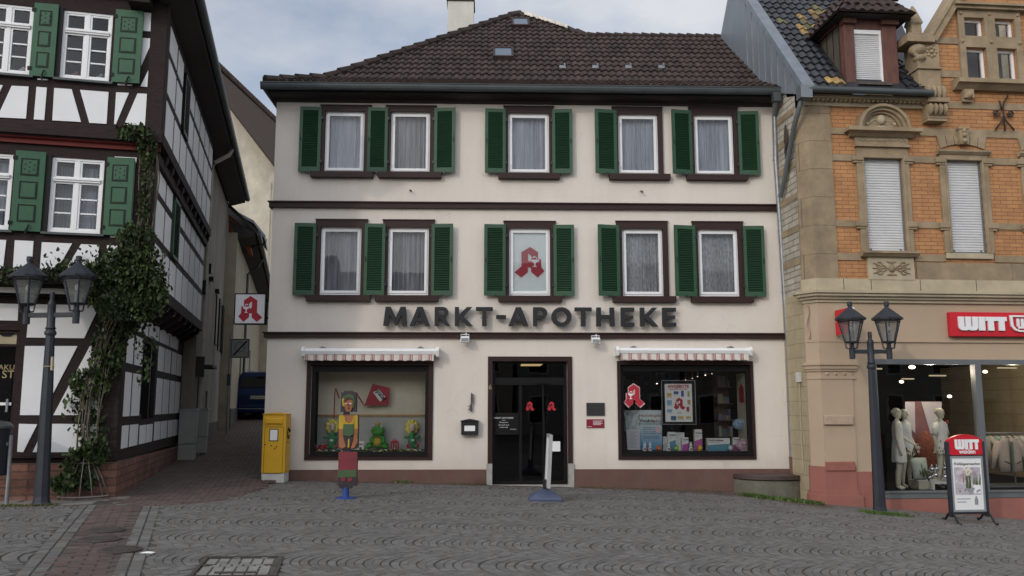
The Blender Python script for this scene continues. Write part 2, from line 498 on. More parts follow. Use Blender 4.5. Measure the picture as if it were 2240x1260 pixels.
def wall_holes(mb, u0, u1, z0, z1, holes, y=0.0, depth=.18, m=0, mr=None, side=False):
    """flat wall with rectangular openings and their reveals; side=True puts it in the yz plane at x=y"""
    P = (lambda u, d, z: (y - d, u, z)) if side else (lambda u, d, z: (u, y + d, z))
    us = sorted({u0, u1} | {h[0] for h in holes} | {h[1] for h in holes})
    zs = sorted({z0, z1} | {h[2] for h in holes} | {h[3] for h in holes})
    for a, b in zip(us, us[1:]):
        for c, d in zip(zs, zs[1:]):
            um, zm = (a + b) / 2, (c + d) / 2
            if um < u0 or um > u1 or zm < z0 or zm > z1: continue
            if any(h[0] < um < h[1] and h[2] < zm < h[3] for h in holes): continue
            mb.poly([P(a, 0, c), P(b, 0, c), P(b, 0, d), P(a, 0, d)], m)
    q = m if mr is None else mr
    for h in holes:
        a, b, c, d = h
        mb.poly([P(a, 0, c), P(a, depth, c), P(a, depth, d), P(a, 0, d)], q)
        mb.poly([P(b, 0, c), P(b, 0, d), P(b, depth, d), P(b, depth, c)], q)
        mb.poly([P(a, 0, d), P(a, depth, d), P(b, depth, d), P(b, 0, d)], q)
        mb.poly([P(a, 0, c), P(b, 0, c), P(b, depth, c), P(a, depth, c)], q)


def frame_rect(mb, a, b, c, d, w, y0, y1, m=0, wt=None, wb=None):
    wt = w if wt is None else wt; wb = w if wb is None else wb
    mb.box(a, a + w, y0, y1, c, d, m); mb.box(b - w, b, y0, y1, c, d, m)
    mb.box(a + w, b - w, y0, y1, d - wt, d, m); mb.box(a + w, b - w, y0, y1, c, c + wb, m)


def curtain(name, a, b, c, d, y, m, parent, folds=9, amp=.03, seed=0):
    mb = MB(); r = random.Random(seed); n = folds * 8
    ph = r.random() * 6
    top = []; bot = []
    for k in range(n + 1):
        t = k / n
        w = sin(2 * pi * folds * t + ph + .8 * sin(5 * t + seed)) * amp * (.6 + .4 * sin(9 * t + seed))
        top.append((a + (b - a) * t, y + w * .6, d)); bot.append((a + (b - a) * t + .006 * sin(7 * t + seed), y + w, c))
    for k in range(n):
        mb.poly([bot[k], bot[k + 1], top[k + 1], top[k]])
    return mb.build(name, m, parent, smooth=True, fix=False)


PH = at(M, 'pharmacy_house', 'cream plastered corner house with green shutters and dark band courses', 'house', 0, 0, 0)
UL, UR = -4.91, 5.56
# (surround l,t,r ; frame l,t,r,b ; sill l,r,b ; curtain)
WIN = [
    (701, 231, 811, 710, 246, 797, 378, 681, 817, 392, 'sheer'),
    (844, 232, 954, 854, 247, 941, 379, 828, 966, 393, 'drape'),
    (1102, 233, 1211, 1111, 248, 1202, 380, 1090, 1224, 393, 'sheer'),
    (1339, 235, 1449, 1352, 249, 1440, 382, 1332, 1465, 396, 'sheer'),
    (1507, 236, 1614, 1518, 252, 1605, 384, 1501, 1633, 398, 'sheer'),
    (690, 480, 803, 700, 497, 790, 646, 671, 811, 659, 'drape'),
    (837, 481, 950, 848, 498, 938, 647, 821, 959, 661, 'drape'),
    (1102, 484, 1215, 1113, 500, 1204, 649, 1090, 1229, 662, 'sign'),
    (1348, 484, 1461, 1361, 501, 1451, 649, 1340, 1477, 662, 'lace'),
    (1515, 485, 1626, 1527, 502, 1616, 649, 1511, 1646, 664, 'lace'),
]
wrects = []
for w in WIN:
    a, b, c, d = M.rect(w[3], w[4], w[5], w[6])
    wrects.append((a, b, c, d))
# regularise heights row by row
for row in (range(0, 5), range(5, 10)):
    c = sum(wrects[i][2] for i in row) / 5; d = sum(wrects[i][3] for i in row) / 5
    for i in row: wrects[i] = (wrects[i][0], wrects[i][1], c, d)
LW = M.rect(679, 799, 937, 998)       # display window openings
RW = M.rect(1358, 798, 1644, 997)
DR = M.rect(1077, 790, 1242, 1060)
DR = (DR[0], DR[1], .05, DR[3])
ZT = 7.88
mb = MB()
wall_holes(mb, UL, UR, -.6, ZT, wrects + [LW, RW, DR], 0, .16)
mb.poly([(UL, 0, -.6), (UL, 0, ZT), (UL, 11, ZT), (UL, 11, -.6)])
mb.poly([(UR - .02, .2, -.6), (UR - .6, 11, -.6), (UR - .6, 11, ZT), (UR - .02, .2, ZT)])
mb.poly([(UL, 11, -.6), (UL, 11, ZT), (UR - .6, 11, ZT), (UR - .6, 11, -.6)])
mb.build('wall', W['plaster'], PH, fix=False)
# dim rooms behind the openings
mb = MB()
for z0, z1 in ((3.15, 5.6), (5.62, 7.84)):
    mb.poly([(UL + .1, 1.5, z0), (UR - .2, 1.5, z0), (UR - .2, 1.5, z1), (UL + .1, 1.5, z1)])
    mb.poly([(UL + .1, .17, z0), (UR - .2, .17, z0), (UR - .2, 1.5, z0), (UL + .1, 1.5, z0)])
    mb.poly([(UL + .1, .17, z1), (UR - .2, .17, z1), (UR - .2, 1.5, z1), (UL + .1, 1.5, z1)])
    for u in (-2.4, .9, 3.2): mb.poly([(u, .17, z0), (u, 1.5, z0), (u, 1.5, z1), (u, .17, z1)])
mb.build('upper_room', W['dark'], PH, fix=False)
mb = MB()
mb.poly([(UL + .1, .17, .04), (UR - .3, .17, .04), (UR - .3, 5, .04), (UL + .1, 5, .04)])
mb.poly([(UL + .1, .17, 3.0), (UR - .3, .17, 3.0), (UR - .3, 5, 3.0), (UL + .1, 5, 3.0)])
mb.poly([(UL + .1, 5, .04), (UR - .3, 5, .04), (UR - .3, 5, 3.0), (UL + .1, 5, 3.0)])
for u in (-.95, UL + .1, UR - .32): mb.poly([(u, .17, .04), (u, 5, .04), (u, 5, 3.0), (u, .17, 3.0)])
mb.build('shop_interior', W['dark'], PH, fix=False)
# plinth (sloping ground hides its foot)
zp = .345
mb = MB()
for a, b in ((UL - .015, DR[0] - .115), (DR[1] + .115, UR + .02)):
    mb.box(a, b, -.03, .03, -.6, zp)
mb.box(UL - .03, UL + .02, -.028, 11, -.6, zp)
mb.build('plinth', W['plinth'], PH)
# band courses
for z0, z1, ov in ((5.615, 5.745, .0), (2.945, 3.06, .0)):
    mb = MB()
    mb.box(UL - .06, UR + .02, -.07, -.002, z0, z1 - .025)
    mb.box(UL - .085, UR + .02, -.10, -.002, z1 - .025, z1)
    mb.box(UL - .06, UL - .002, -.002, 11, z0, z1)
    mb.build('band_course', W['brown'], PH)

# ---- windows
for i, w in enumerate(WIN):
    a, b, c, d = wrects[i]
    fr = MB()
    frame_rect(fr, a, b, c, d, .035, .03, .10, wb=.05)
    frame_rect(fr, a + .035, b - .035, c + .05, d - .035, .055, .015, .085)
    win = fr.build('window', W['pvc'], PH, bevel=.004)
    su, _ = M.hit(w[0], 300 if i < 5 else 560); sv, _ = M.hit(w[2], 300 if i < 5 else 560)
    _, st = M.hit((w[0] + w[2]) / 2, w[1])
    s = MB()
    s.box(su, a, -.05, 0, c, d); s.box(b, sv, -.05, 0, c, d); s.box(su, sv, -.05, 0, d, st - .02)
    s.box(su - .012, sv + .012, -.066, 0, st - .02, st)
    s.box(a - .0, a + .008, 0, .03, c, d); s.box(b - .008, b, 0, .03, c, d)
    s.build('window_surround', W['brown'], win)
    p0, _ = M.hit(w[7], w[9]); p1, _ = M.hit(w[8], w[9])
    MB().box(p0, p1, -.12, .03, c - .125, c).build('window_sill', W['brown'], win, bevel=.006)
    MB().poly([(a + .08, .05, c + .09), (b - .08, .05, c + .09), (b - .08, .05, d - .08), (a + .08, .05, d - .08)]).build('pane', W['glass'], win, fix=False)
    k = w[10]
    if k == 'sign':
        MB().box(a + .06, b - .06, .075, .085, c + .06, d - .06).build('white_panel', mat('milky_panel', (.78, .84, .82), .6, .02), win)
    else:
        mt = {'sheer': W['curtain'], 'drape': W['drape'], 'lace': W['lace']}[k]
        curtain('curtain', a + .02, b - .02, c + .02, d - .02, .17, mt, win, folds=8 if k != 'lace' else 11, amp=.035, seed=i)


# ---- pharmacy letter logo
LOGO_O = [(.115, .83), (.41, 1.0), (.735, .83), (.735, .36), (1.0, .17), (.74, 0), (.50, .17), (.50, .33), (.375, .33), (.375, .18), (.13, 0), (-.12, .21), (.0, .34), (.0, .60), (.115, .60)]
LOGO_H = [(.36, .62), (.36, .70), (.49, .80), (.49, .57), (.43, .50)]
CUP = [[(.06, .585), (.42, .585), (.36, .52), (.27, .48), (.25, .40), (.33, .345), (.15, .345), (.21, .40), (.20, .48), (.10, .52)],
       [(.14, .60), (.18, .67), (.25, .70), (.32, .67), (.33, .63), (.29, .64), (.25, .665), (.2, .645), (.18, .60)]]


def logo(name, parent, x, y, z, s, m, mw, depth=.012, mirror=False, squash=1.0, outline=None):
    f = (lambda p: (x + (.88 - p[0] if mirror else p[0]) * s * squash, z + p[1] * s))
    def lp(l): return [f(p) for p in l][::-1] if mirror else [f(p) for p in l]
    mb = MB()
    mb.prism([lp(LOGO_O), lp(LOGO_H)], y - depth, y)
    o = mb.build(name, m, parent)
    cb = MB()
    for c in CUP: cb.prism(lp(c), y - depth - .004, y - depth - .001)
    cb.build('chalice', mw, o)
    if outline:
        ob = MB(); cx, cz = .44, .48
        ob.prism([f((cx + (p[0] - cx) * 1.13, cz + (p[1] - cz) * 1.1)) for p in LOGO_O], y + .001, y + .006)
        ob.build('outline', outline, o)
    return o


# logo on the white panel of the middle window
a, b, c, d = wrects[7]
w0 = [o for o in PH.children if o.name.startswith('window')]
cz0 = M.hit(1160, 606)[1]; cz1 = M.hit(1160, 539)[1]
lx = M.hit(1126, 575)[0]; lx2 = M.hit(1192, 575)[0]
logo('letter_logo', w0[7], lx + .06, .07, cz0, cz1 - cz0, W['red'], W['white'], .006, mirror=True, squash=(lx2 - lx) / (1.12 * (cz1 - cz0)))

# ---- louvred shutters
def shutter_mesh(wd, ht, sgn):
    mb = MB(); st = .062
    X = lambda x: x * sgn
    mb.box(X(0), X(st), -.036, 0, 0, ht); mb.box(X(wd - st), X(wd), -.036, 0, 0, ht)
    mb.box(X(st), X(wd - st), -.036, 0, 0, .10); mb.box(X(st), X(wd - st), -.036, 0, ht - .075, ht)
    n = int((ht - .175) / .036)
    for k in range(n):
        z = .10 + (k + .5) * (ht - .175) / n
        mb.obox(Matrix.Translation((X(wd / 2), -.017, z)) @ Matrix.Rotation(RAD(-38), 4, 'X') @ Matrix.Diagonal((wd - 2 * st, .042, .008, 1)))
    mb.box(X(st), X(wd - st), -.006, -.002, .1, ht - .075)
    # hinges and catch
    for z in (.22, ht - .24): mb.box(X(-.03), X(.01), -.045, -.02, z - .03, z + .03, 1)
    mb.tube([(X(wd - .03), -.045, ht * .47), (X(wd - .03), -.06, ht * .5), (X(wd - .03), -.045, ht * .54)], .008, 5, 1)
    mb.box(X(wd * .45), X(wd * .55), -.05, -.02, -.03, .02, 1)
    return mb


SH = [  # left px, right px, hinge side (+1: hinge on the right edge), row, open angle
    (655, 702, 1, 0, 3), (804, 848, 1, 0, 2), (950, 996, -1, 0, 7), (1061, 1106, 1, 0, 3), (1208, 1252, -1, 0, 5), (1301, 1349, 1, 0, 10), (1468, 1513, 1, 0, 9), (1615, 1660, -1, 0, 4),
    (643, 690, 1, 1, 3), (797, 842, 1, 1, 2), (944, 991, -1, 1, 7), (1059, 1106, 1, 1, 3), (1211, 1256, -1, 1, 5), (1307, 1355, 1, 1, 10), (1474, 1522, 1, 1, 9), (1627, 1672, -1, 1, 4)]
smesh = {}
ROWZ = [(M.hit(1100, 381)[1], M.hit(1100, 241)[1]), (M.hit(1100, 648)[1], M.hit(1100, 493)[1])]
for l, r, hs, row, ang in SH:
    z0, z1 = ROWZ[row]
    ym = 310 if row == 0 else 570
    u0, u1 = M.hit(l, ym, -.07)[0], M.hit(r, ym, -.07)[0]
    k = (row, hs)
    if k not in smesh:
        o = shutter_mesh(.42, z1 - z0, -hs).build('shutter', [W['green'], W['black']], PH)
        smesh[k] = o
    else:
        o = smesh[k].copy(); COL.objects.link(o); o.parent = PH
    o.location = (u1 if hs > 0 else u0, -.062, z0)
    o.scale = ((u1 - u0) / .42 / cos(RAD(ang)), 1, 1)
    o.rotation_euler = (RAD(rnd.uniform(-.4, .4)), 0, RAD(ang + rnd.uniform(-1.5, 2)) * hs)

# ---- display windows
def display_window(rc, outer):
    a, b, c, d = rc
    oa, ob, oc, od = M.rect(*outer)
    mb = MB()
    frame_rect(mb, a - .0, b + .0, c, d, .07, .05, .14, 1, wt=.13, wb=.085)
    mb.box(oa, a, -.03, .05, oc, od); mb.box(b, ob, -.03, .05, oc, od)
    mb.box(a, b, -.03, .05, d, od); mb.box(a, b, -.03, .05, oc, c)
    mb.box(a, b, -.045, .05, c - .001, c + .035, 1)
    o = mb.build('shop_window', [W['brown'], W['frameblk']], PH)
    MB().poly([(a + .07, .10, c + .085), (b - .07, .10, c + .085), (b - .07, .10, d - .13), (a + .07, .10, d - .13)]).build('pane', W['shopglass'], o, fix=False)
    return o

LWo = display_window(LW, (669, 790, 947, 1006))
RWo = display_window(RW, (1351, 790, 1650, 1005))

# ---- door
a, b, c, d = DR
oa, ob = M.hit(1067, 900)[0], M.hit(1252, 900)[0]
od = M.hit(1160, 780)[1]
zb = M.hit(1070, 1014)[1]
mb = MB()
mb.box(oa, a, -.035, .05, zb, od); mb.box(b, ob, -.035, .05, zb, od); mb.box(a, b, -.035, .05, d, od)
door = mb.build('door', W['brown'], PH)
mb = MB()
mb.box(oa - .02, a + .0, -.05, .06, -.1, zb); mb.box(b, ob + .02, -.05, .06, -.1, zb)
mb.box(a - .0, b + .0, -.04, .4, -.15, .05)
mb.build('stone_base', W['concrete'], door)
mb = MB()
y0, y1 = .10, .16
dz = lambda py: M.hit(1160, py)[1]
dx = lambda px: M.hit(px, 930)[0]
frame_rect(mb, a, b, .05, d, .05, y0, y1, wb=.06)
mb.box(a + .05, b - .05, y0 - .02, y1, dz(842), dz(826))           # transom
mb.box(dx(1136), dx(1142), y0, y1, .11, dz(842)); mb.box(dx(1187), dx(1191), y0, y1, .11, dz(842))
mb.box(dx(1234), b - .05, y0, y1, .11, dz(842))
for q in (915, 950): mb.box(a + .05, dx(1136), y0 + .01, y1 - .01, dz(q) - .012, dz(q))
mb.box(dx(1188), dx(1192), y0 - .06, y0, dz(960), dz(900))
mb.build('glazed_screen', W['frameblk'], door)
MB().poly([(a + .04, .13, .1), (b - .04, .13, .1), (b - .04, .13, d - .04), (a + .04, .13, d - .04)]).build('pane', W['shopglass'], door, fix=False)
for q in (1150, 1198):
    logo('letter_logo', door, dx(q) + .02, .095, dz(899), .19, W['red'], W['frameblk'], .004, squash=.85)
mb = MB(); mb.box(dx(1083), dx(1135), .07, .085, dz(951), dz(903)); nb = mb.build('notice_board', W['frameblk'], door)
tm = W['paper']
for k, (s, q, sz) in enumerate([('MARKT-APOTHEKE', 916, .045), ('Inhaber', 920, .025), ('Offnungszeiten', 925, .03), ('Mo-Fr 8.00-18.30', 931, .03), ('Sa 8.00-13.00', 936, .03)]):
    text('lettering', s, sz, dx(1102), .068, dz(q), tm, nb, .002)
text('lettering', 'NOTDIENST', .022, dx(1123), .068, dz(940), tm, nb, .002)
MB().box(dx(1203), dx(1226), .085, .092, dz(988), dz(966)).build('paper_notice', W['paper'], door)
MB().box(dx(1175), dx(1205), .04, .1, dz(839), dz(834)).build('door_sensor', W['frameblk'], door)
text('house_number', '6', .14, dx(1072), -.045, dz(852), W['gold'], door, .01)

# ---- eaves, gutter, roof
YE = -.46
zg1 = M.hit(900, 183, YE - .06)[1]; zg0 = M.hit(900, 197, YE - .06)[1]
UG_ = M.hit(569, 184, YE - .06)[0] + .06
mb = MB()
pf = [(0, ZT - .01), (-.04, ZT - .01), (-.07, ZT + .05), (-.30, zg0 - .03), (-.36, zg0 + .0), (-.36, zg1 + .0), (0, zg1 + .1)]
kx = (UL - UG_ - .08) / .36
mb.prism(pf, UL - .36 * kx, UR + .02, ax='x')
pl = [(UL + p[0] * kx, p[1]) for p in pf]
mb.prism(pl, .02, 11, ax='y')
mb.build('eaves_cornice', W['soffit'], PH)
GR = (zg1 - zg0) / 2
UG = M.hit(569, 184, YE - .06)[0] + .06
mb = MB()
for (p, q) in (((UG - .06, YE, zg1), (UR, YE, zg1)), ((UG, YE, zg1), (UG, 11, zg1))):
    p, q = Vector(p), Vector(q); dd = (q - p).normalized(); sd = Vector((0, -1, 0)) if abs(dd.x) > .5 else Vector((-1, 0, 0))
    n = 8; prev = None
    for k in range(n + 1):
        t = pi * k / n
        off = sd * (GR * 1.05 * cos(t)) + Vector((0, 0, -2 * GR * sin(t) * .98))
        cur = (p + off, q + off)
        if prev: mb.poly([prev[0], prev[1], cur[1], cur[0]])
        prev = cur
    mb.tube([p + sd * GR * 1.05, q + sd * GR * 1.05], .012, 6)
mb.poly([Vector((UG - .06, YE, zg1)) + Vector((0, -GR * 1.05 * cos(pi * k / 8), -2 * GR * sin(pi * k / 8))) for k in range(9)])
k = 0
u = UL - .2
while u < UR:
    mb.box(u - .005, u + .005, YE - GR * 1.10, YE - GR * .6, zg1 - GR * 1.4, zg1 + .012, 0); u += .65
mb.build('gutter', [W['gutter'], W['steel']], PH, fix=False)

RB, T1, T2 = .95, .47, .865           # bell-cast eaves then the steep pitch
ZE = zg1 + .02
def rz(r): return ZE + (T1 * r if r < RB else T1 * RB + T2 * (r - RB))
def solve(px, py):
    best = None
    for k in range(100, 800):
        r = k / 100
        u, z = M.hit(px, py, YE + r)
        if best is None or abs(z - rz(r)) < best[0]: best = (abs(z - rz(r)), r, u)
    return best[1], best[2]
rR, _ = solve(1430, 81)
rP, uP = solve(1135, 32)
_, uH = solve(1284, 80)
uE = M.hit(580, 172, YE)[0]
print('ROOF', rR, rP, uP, uH, ZE)
def ul(r): return uE + (uP - uE) * r / rP
def ur(r):
    if r <= rR: return UR + .03 - .058 * max(r + YE, 0)
    return uH + (uP - uH) * (r - rR) / (rP - rR)
def RP(u, r, h=0.0):
    t = T1 if r < RB else T2
    n = Vector((0, -t, 1)).normalized()
    return Vector((u, YE + r, rz(r))) + n * h

mb = MB()
TWD = .158
r = 0.0; row = 0
prof = [(-.5, .0), (-.34, .022), (-.12, .036), (.1, .030), (.28, .002), (.5, .0)]
while r < rP - .05:
    t = T1 if r < RB else T2
    dr = .335 * cos(math.atan(t))
    r2 = r + dr * 1.08
    n0 = int((ul(r) - uE) / TWD)
    u = uE + (n0 + .5) * TWD
    while u < ur(r + dr * .5) + TWD * .3:
        if u > ul(r + dr * .35) - TWD * .15 and u < ur(r + dr * .5) + (.0 if r < rR else -.05):
            j = rnd.uniform(-.004, .004); jz = rnd.uniform(0, .009)
            lo, hi, lp = [], [], []
            for (q, h) in prof:
                lo.append(RP(u + q * TWD + j, r, .036 + h + jz)); hi.append(RP(u + q * TWD + j, min(r2, rP), .002 + h)); lp.append(RP(u + q * TWD + j, r, .0 + h * .6))
            i = len(mb.v); n = len(prof)
            mb.v += [tuple(p) for p in lo + hi + lp]
            for k in range(n - 1):
                mb.f.append((i + k, i + k + 1, i + n + k + 1, i + n + k)); mb.m.append(0)
                mb.f.append((i + 2 * n + k, i + 2 * n + k + 1, i + k + 1, i + k)); mb.m.append(0)
        u += TWD
    r += dr; row += 1
rf = mb.build('roof', W['tile'], PH, fix=False)
mb = MB()
mb.poly([RP(ul(0), 0, -.01), RP(ur(0), 0, -.01), RP(ur(RB), RB, -.01), RP(ul(RB), RB, -.01)])
mb.poly([RP(ul(RB), RB, -.01), RP(ur(RB), RB, -.01), RP(ur(rR), rR, -.01), RP(uH, rR, -.01), RP(uP, rP, -.01)])
pk = RP(uP, rP)
hb = RP(ul(RB), RB, -.02); mb.poly([RP(uE, 0), (uE, 11, ZE), (hb.x, 11, hb.z), hb]); mb.poly([hb, (hb.x, 11, hb.z), (uP, 11, pk.z), pk])
rg = RP(uH, rR); rr = RP(ur(rR), rR)
mb.poly([pk, (uP, 11, pk.z), (uH + 1.2, 11, rg.z - .8), rg])
mb.poly([rg, rr, (UR - .6, 11, ZE + .4), (uH, 11, ZE + .4)])
mb.build('roof_boarding', W['tile'], rf, fix=False)
mb = MB()
def caps(p, q, n, rad):
    p, q = Vector(p), Vector(q)
    for k in range(n):
        a_, b_ = p.lerp(q, k / n), p.lerp(q, (k + 1.12) / n)
        mb.tube([a_ + Vector((0, 0, .025 + rnd.uniform(0, .01))), b_], [rad * 1.06, rad * .92], 8)
hp = [RP(ul(q), q, .02) for q in (0.0, RB, rP)]
caps(hp[0], hp[1], 4, .10); caps(hp[1], hp[2], 17, .10)
caps(RP(uH, rR, .0), RP(ur(rR), rR, .0), 15, .085)
caps(RP(uP - .02, rP, .0), RP(uH, rR, .0), 7, .085)
mb.build('ridge_cap', W['tile'], rf, smooth=True, auto=True)
mb = MB()
hh = [RP(uP + (uH - uP) * t, rP + (rR - rP) * t, .0) for t in np.linspace(.08, .72, 16)]
for k in range(15):
    p, q = hh[k], hh[k + 1]; w1, w2 = rnd.uniform(.08, .17), rnd.uniform(.08, .17)
    nn = Vector((0, -T2, 1)).normalized(); dn = Vector((0, -1, -T2)).normalized(); h_ = nn * .10
    mb.poly([p + h_ + nn * .04, q + h_ + nn * .04, q + h_ + dn * w2 * 1.3, p + h_ + dn * w1 * 1.3])
mb.build('mortar_edge', W['mortar'], rf, fix=False)
for (l, t, r_, b) in ((1119, 47, 1158, 64), (1078, 112, 1123, 133)):
    r0, _ = solve((l + r_) / 2, b); r1, _ = solve((l + r_) / 2, t)
    u0 = M.hit(l, (t + b) / 2, YE + (r0 + r1) / 2)[0]; u1 = M.hit(r_, (t + b) / 2, YE + (r0 + r1) / 2)[0]
    mb = MB()
    def rb(ua, ub, ra, rb_, h):
        vs = [RP(ua, ra, -.02), RP(ub, ra, -.02), RP(ub, rb_, -.02), RP(ua, rb_, -.02), RP(ua, ra, h), RP(ub, ra, h), RP(ub, rb_, h), RP(ua, rb_, h)]
        mb.raw(vs, [(0, 3, 2, 1), (4, 5, 6, 7), (0, 1, 5, 4), (1, 2, 6, 5), (2, 3, 7, 6), (3, 0, 4, 7)])
    e = .05
    rb(u0, u0 + e, r0, r1, .12); rb(u1 - e, u1, r0, r1, .12); rb(u0 + e, u1 - e, r0, r0 + e, .115); rb(u0 + e, u1 - e, r1 - e, r1, .12)
    so = mb.build('skylight', W['tile'], rf)
    MB().poly([RP(u0 + e, r0 + e, .10), RP(u1 - e, r0 + e, .10), RP(u1 - e, r1 - e, .10), RP(u0 + e, r1 - e, .10)]).build('skylight_pane', mat('skylight_glass', (.10, .13, .17), .08, .05, spec=.6), so, fix=False)
for px in (1230, 1302, 1374, 1446):
    r0, u0 = solve(px, 153)
    mb = MB(); p = RP(u0, r0, .05)
    mb.box(p.x - .07, p.x + .07, p.y - .03, p.y + .03, p.z - .02, p.z + .05); mb.box(p.x + .03, p.x + .06, p.y - .05, p.y, p.z + .05, p.z + .09)
    mb.build('snow_guard', W['zinc'], rf)
# chimney
yc = YE + rP + .6
cu0, _ = M.hit(979, 40, yc); cu1, _ = M.hit(1036, 40, yc)
ct = M.hit(1000, 2, yc)[1]
mb = MB()
mb.box(cu0, cu1, yc, yc + .7, ZE + 1, ct)
chim = mb.build('chimney', mat('chimney_render', (.56, .55, .49), .9, .06, 2, dirt=.3, dcol=(.25, .25, .22)), PH)
mb = MB(); mb.box(cu0 - .03, cu1 + .03, yc - .03, yc + .73, ct, ct + .06)
mb.box(cu0 + .1, cu1 - .1, yc + .1, yc + .6, ct + .06, ct + .25)
mb.build('chimney_cap', W['brown'], chim)
# downpipe
mb = MB()
q = [(1697, 200, YE), (1696, 222, YE + .02), (1694, 255, -.10), (1697, 350, -.09), (1706, 480, -.09), (1716, 640, -.09), (1724, 760, -.09), (1733, 1000, -.09)]
pts = [(*M.hit(x, y, dd)[:1], dd, M.hit(x, y, dd)[1]) for x, y, dd in q]
mb.tube(pts, .052, 10)
for z in (6.7, 5.2, 3.9, 2.2, 1.1):
    for s0, s1 in zip(pts, pts[1:]):
        if s1[2] <= z <= s0[2]:
            t = (z - s0[2]) / (s1[2] - s0[2]); x = s0[0] + (s1[0] - s0[0]) * t; y = s0[1] + (s1[1] - s0[1]) * t
            mb.lathe(x, y, [(.062, z - .02), (.062, z + .02)], 10)
mb.box(pts[0][0] - .09, pts[0][0] + .07, YE - .11, YE + .03, zg0 - .16, zg0 + .02, 1)
dp = mb.build('downpipe', [W['steel'], W['gutter']], PH, smooth=True, auto=True)
mb = MB(); e = pts[-1]
mb.tube([(e[0], -.09, e[2] + .01), (e[0] + .01, -.09, -.2)], .066, 10)
mb.build('pipe_foot', W['plinth'], dp)

# ================================================================== THINGS ON AND BEFORE THE PHARMACY
# ---- big lettering
def arc(cx, cz, rx, rz_, t0, t1, n=12):
    return [(cx + rx * cos(RAD(t0 + (t1 - t0) * k / n)), cz + rz_ * sin(RAD(t0 + (t1 - t0) * k / n))) for k in range(n + 1)]
GL = {
    'M': [[(0, 0), (.20, 0), (.27, .58), (.5, .02), (.56, .02), (.78, .58), (.80, 0), (1, 0), (.93, 1), (.72, 1), (.52, .42), (.30, 1), (.09, 1)]],
    'A': [[(0, 0), (.21, 0), (.30, .22), (.68, .22), (.76, 0), (1, 0), (.63, 1), (.37, 1)], [(.37, .38), (.50, .74), (.62, .38)]],
    'R': [[(0, 0), (.25, 0), (.25, .40), (.36, .40), (.70, 0), (1, 0), (.64, .44)] + arc(.52, .72, .36, .28, -70, 90, 10) + [(0, 1)],
          [(.25, .57), (.25, .83)] + arc(.46, .70, .17, .13, 90, -90, 8)],
    'K': [[(0, 0), (.23, 0), (.23, .42), (.70, 0), (1, 0), (.48, .52), (.96, 1), (.68, 1), (.23, .58), (.23, 1), (0, 1)]],
    'T': [[(.36, 0), (.64, 0), (.62, .82), (1, .80), (1, 1), (0, 1), (0, .80), (.38, .82)]],
    'P': [[(0, 0), (.27, 0), (.27, .38)] + arc(.52, .69, .45, .31, -90, 90, 12) + [(0, 1)], [(.27, .56), (.27, .83)] + arc(.50, .695, .20, .135, 90, -90, 8)],
    'O': [arc(.5, .5, .5, .51, 0, 345, 23), arc(.5, .5, .27, .31, 0, 345, 23)],
    'H': [[(0, 0), (.25, 0), (.24, .40), (.76, .40), (.75, 0), (1, 0), (.98, 1), (.74, 1), (.75, .60), (.25, .60), (.26, 1), (.02, 1)]],
    'E': [[(0, 0), (1, 0), (1, .2), (.30, .2), (.30, .40), (.92, .40), (.92, .58), (.30, .58), (.30, .80), (1, .80), (1, 1), (0, 1)]],
    '-': [[(0, .38), (1, .38), (1, .58), (0, .58)]],
}
SG = at(M, 'lettering_sign', 'large dark grey raised letters reading MARKT-APOTHEKE above the pharmacy door', 'sign', 0, 0, 0)
sy = -.12
zl0, zl1 = M.hit(1160, 713.5, sy)[1], M.hit(1160, 672.5, sy)[1]
for ch, l, r in (('M', 839, 891), ('A', 897, 941), ('R', 951, 985), ('K', 995, 1034), ('T', 1041, 1078), ('-', 1085, 1107), ('A', 1112, 1156), ('P', 1166, 1198), ('O', 1206, 1250), ('T', 1257, 1294), ('H', 1304, 1344), ('E', 1358, 1387), ('K', 1400, 1439), ('E', 1449, 1478)):
    u0, u1 = M.hit(l, 693, sy)[0], M.hit(r, 693, sy)[0]
    mb = MB()
    mb.prism([[(u0 + p[0] * (u1 - u0), zl0 + p[1] * (zl1 - zl0)) for p in lp] for lp in GL[ch]], -.17, -.07)
    for uu in ((u0 * .7 + u1 * .3), (u0 * .3 + u1 * .7)):
        mb.tube([(uu, -.07, zl0 + (zl1 - zl0) * .48), (uu, 0, zl0 + (zl1 - zl0) * .48)], .008, 5)
    mb.build('letter', W['anthra'], SG)

# ---- projecting pharmacy sign in the alley
ys = .35
u0, u1, z0, z1 = M.rect(514, 643, 580, 708, ys)
PS = at(M, 'projecting_pharmacy_sign', 'square white projecting box sign with red letter A at the alley corner', 'sign', 0, 0, 0)
mb = MB(); mb.box(u0, u1, ys, ys + .14, z0, z1); frame_rect(mb, u0 - .012, u1 + .012, z0 - .012, z1 + .012, .02, ys - .012, ys + .152)
mb.box(u1, UL + .0, ys + .05, ys + .09, z1 - .15, z1 - .1); mb.box(u1, UL, ys + .05, ys + .09, z0 + .1, z0 + .15)
mb.build('sign_case', W['frameblk'], PS)
MB().box(u0 + .008, u1 - .008, ys - .004, ys + .02, z0 + .008, z1 - .008).build('sign_face', W['white'], PS)
h = (z1 - z0) * .87
logo('letter_logo', PS, u0 + .13, ys - .004, z0 + (z1 - z0) * .06, h, W['red'], W['white'], .006, squash=.82)

